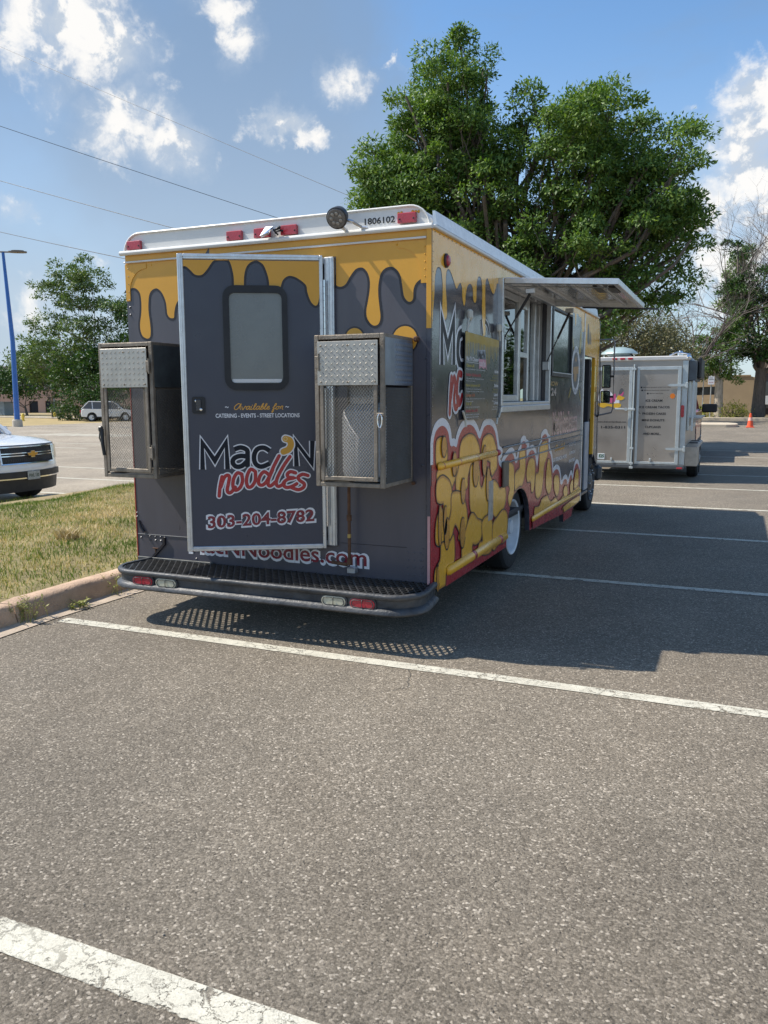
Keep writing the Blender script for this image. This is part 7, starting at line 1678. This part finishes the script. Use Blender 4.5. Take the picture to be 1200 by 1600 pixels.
for x, w2, h in ((-170, 6, 1.6), (-150, 3, 2.2), (-143, 5, 1.5), (-128, 5, 1.4)): MB().bbox(x, x + w2, 168, 174, 10.5, 10.5 + h, .1).build('roof_unit', pbr('far_unit', (.36, .36, .37), .8), b3)
# road and verges on the far left
sheet('far_road', [(-300, 30), (-70, 63), (-30, 69), (-30, 76), (-72, 71), (-300, 40)], -.60, pbr('road_grey', (.26, .26, .26), .8, var=.06, scale=.3))
MB().bbox(-.12, .12, -10, 60, -.42, -.27, .02, vframe((-30.5, 51, 0), R(78))).build('far_kerb', M_pale, kind='structure')
sheet('verge', [(-130, 26), (-46.4, 40), (-46.2, 51.2), (-30, 52.0), (-30, 66), (-70, 60.5), (-300, 28)], -.44, pbr('verge_dry', (.38, .285, .13), .95, var=.25, scale=.8, bump=.4, dirt=.35, dirtcol=(.16, .17, .06)))
for x, y in ((-57.6, 50.6), (-61.0, 57.8)):
    t = thing('fire_hydrant', 'small yellow hydrant on the dry verge ' + ('near the juniper bush' if x > -60 else 'by the far road edge'), 'hydrant', (x, y, -.45))
    MB().lathe([(.16, 0), (.16, .06), (.11, .08), (.11, .48), (.14, .5), (.13, .58), (.06, .68), (.03, .72)], (x, y, -.45), (0, 0, 1), 12).build('barrel', pbr('hydrant_yellow', (.75, .55, .08), .5), t, smooth=True)
    MB().tube([(x - .19, y, -.05), (x + .19, y, -.05)], .055, 8).build('nozzle', MATS['hydrant_yellow'], t)
gb = thing('utility_cabinet', 'small grey cabinet at the left edge in front of the pink building', 'cabinet', (-88, 77, -.7))
MB().bbox(-92.5, -88.5, 76.5, 78, -.7, 1.0, .05).build('housing', pbr('cab_grey', (.30, .34, .36), .6), gb); MB().bbox(-92.6, -88.4, 76.4, 78.1, 1.0, 1.15, .03).build('lid', MATS['cab_grey'], gb)

# ================================================================== RIGHT BACKGROUND
M_tan = pbr('tan_render', (.46, .34, .215), .88, var=.07, scale=.8, bump=.2)
M_kp = pbr('island_concrete', (.56, .47, .35), .88, var=.10, scale=1.5)
isl = [(-9, 40.0), (-2.0, 39.5), (.0, 39.6), (.40, 40.0), (.55, 40.8), (.45, 42.4), (.0, 43.4), (-2, 43.8), (-9, 44)]
isl = [(a + 1.35, b) for a, b in isl]
MB().prism(isl, TOP, .0, .14).build('traffic_island', M_kp, kind='structure')
MB().prism([(-8, 52.5), (20, 52.5), (20, 54.0), (-8, 54.0)], TOP, .0, .15).build('pavement', M_kp, kind='structure')
MB().bbox(-30, 30, 54.01, 70, -.02, .12, .01).build('planting_bed', M_soil, kind='structure')
wl = thing('garden_wall', 'tan rendered wall with rounded top behind the pale tree trunk on the right', 'wall', (1.6, 60.0, .1))
WFm = Frame((0, 60.0, .1), (1, 0, 0), (0, 0, 1), (0, -1, 0))
wp = [(.55, 0), (2.75, 0), (3.05, 2.4), (2.95, 2.75), (2.6, 2.85), (.55, 2.85)]
MB().prism(wp, WFm, -.5, 0).build('wall', M_tan, wl)
MB().prism([(.50, 2.85), (2.62, 2.851), (2.62, 2.95), (.50, 2.95)], WFm, -.55, .05).build('coping', M_tan, wl)
w2_ = thing('tan_building', 'tan building with a dark ribbon window left of the rounded wall', 'building', (-3, 61.0, .1))
W2F = Frame((0, 60.8, .1), (1, 0, 0), (0, 0, 1), (0, -1, 0))
MB().hole_panel([(-9, 0), (.54, 0), (.54, 3.3), (-9, 3.3)], [[(-7, 1.35), (.3, 1.55), (.3, 2.15), (-1.15, 2.1), (-1.4, 1.85), (-7, 1.75)], [(-7, .25), (.5, .25), (.5, .7), (-7, .7)]], W2F, -.4, 0).build('wall', M_tan, w2_)
MB().bbox(-8.9, .52, 61.1, 61.3, .1, 3.3, .01).build('window', M_cgls, w2_)
MB().bbox(-9.2, .6, 60.7, 68, 3.41, 3.7, .02).build('roof', M_tan, w2_)
w3 = thing('dark_building', 'shaded dark building behind the trees at the right edge', 'building', (8, 66, .1))
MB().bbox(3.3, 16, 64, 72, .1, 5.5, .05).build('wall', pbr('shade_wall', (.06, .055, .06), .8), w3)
MB().bbox(3.5, 15.8, 63.9, 63.98, .6, 2.6, .02).build('window', M_cgls, w3)
nb = thing('notice_sign', 'small white sign in the dark shade between trunk and right edge', 'sign', (3.65, 59.0, .1))
MB().tube([(3.65, 59, .1), (3.65, 59, 1.1)], .04, 8).build('post', M_blk, nb); MB().bbox(3.45, 3.85, 58.93, 58.96, .95, 1.55, .01).bbox(3.90, 3.98, 58.93, 58.96, .98, 1.5, .01).build('sign_plate', M_wht, nb)
ss = thing('street_sign', 'white rectangular parking sign on a thin post in front of the pale trunk', 'sign', (.17, 53.3, .15))
MB().tube([(.17, 53.3, .1), (.17, 53.3, 2.9)], .035, 8).build('post', pbr('post_galv', (.42, .42, .40), .5, metal=.4), ss)
sp2 = MB().bbox(-.02, .36, 53.22, 53.25, 2.30, 2.82, .008).build('sign_plate', M_wht, ss)
SG = Frame((0, 53.2195, 0), (1, 0, 0), (0, 0, 1), (0, -1, 0))
lettering('NO', (.08, 2.70, .26, 2.76), SG, 0, M_ink, ss, offset=.004); lettering('PARKING', (.03, 2.60, .31, 2.65), SG, 0, M_ink, ss, offset=.003); lettering('FIRE LANE', (.04, 2.42, .30, 2.46), SG, 0, M_redl, ss, offset=.003)
bs = thing('street_sign', 'small dark blue sign half hidden in the leaves left of the white sign', 'sign', (-.35, 54.5, .15))
MB().tube([(-.35, 54.6, .1), (-.35, 54.6, 3.9)], .035, 8).build('post', MATS['post_galv'], bs); MB().bbox(-.62, -.15, 54.52, 54.55, 3.55, 3.85, .008).build('sign_plate', pbr('sign_blue', (.03, .06, .22), .5), bs)
cn = thing('traffic_cone', 'orange traffic cone with pale collar standing on the asphalt at far right', 'traffic cone', (2.45, 39.9, 0))
M_cone = pbr('cone_orange', (.80, .10, .03), .5, var=.05)
MB().lathe([(.155, .03), (.10, .38), (.045, .70), (.02, .71)], (2.45, 39.9, 0), (0, 0, 1), 20).build('cone_body', M_cone, cn, smooth=True)
MB().bbox(2.25, 2.65, 39.7, 40.1, 0, .035, .01).build('base', M_cone, cn)
MB().lathe([(.112, .34), (.083, .50)], (2.45, 39.9, 0), (0, 0, 1), 20).build('collar', pbr('cone_band', (.75, .40, .32), .5), cn, smooth=True)

# ================================================================== WIRES
M_wire = pbr('wire_black', (.03, .03, .035), .6)
for lab, a, b in (('highest faint overhead cable crossing the upper left clouds', (-58, 39.6, 31.3), (-10, 25.3, 8.2)), ('upper overhead cable running down to the truck roof', (-55, 26.27, 23.27), (-13, 47.5, 8.5)), ('middle overhead cable between the two others', (-55, 35.92, 19.32), (-13, 29.35, 6.6)), ('lowest overhead cable reaching the roof corner of the truck', (-55, 40.12, 15.32), (-13, 21.05, 5.3))):
    A_, B_ = Vector(a), Vector(b); pts = [A_.lerp(B_, i / 24) - Vector((0, 0, .12 * math.sin(math.pi * i / 24))) for i in range(25)]
    o = MB().tube(pts, .016 if 'highest' not in lab else .009, 5).build('overhead_cable', M_wire); tag(o, lab, 'cable', 'overhead cables')
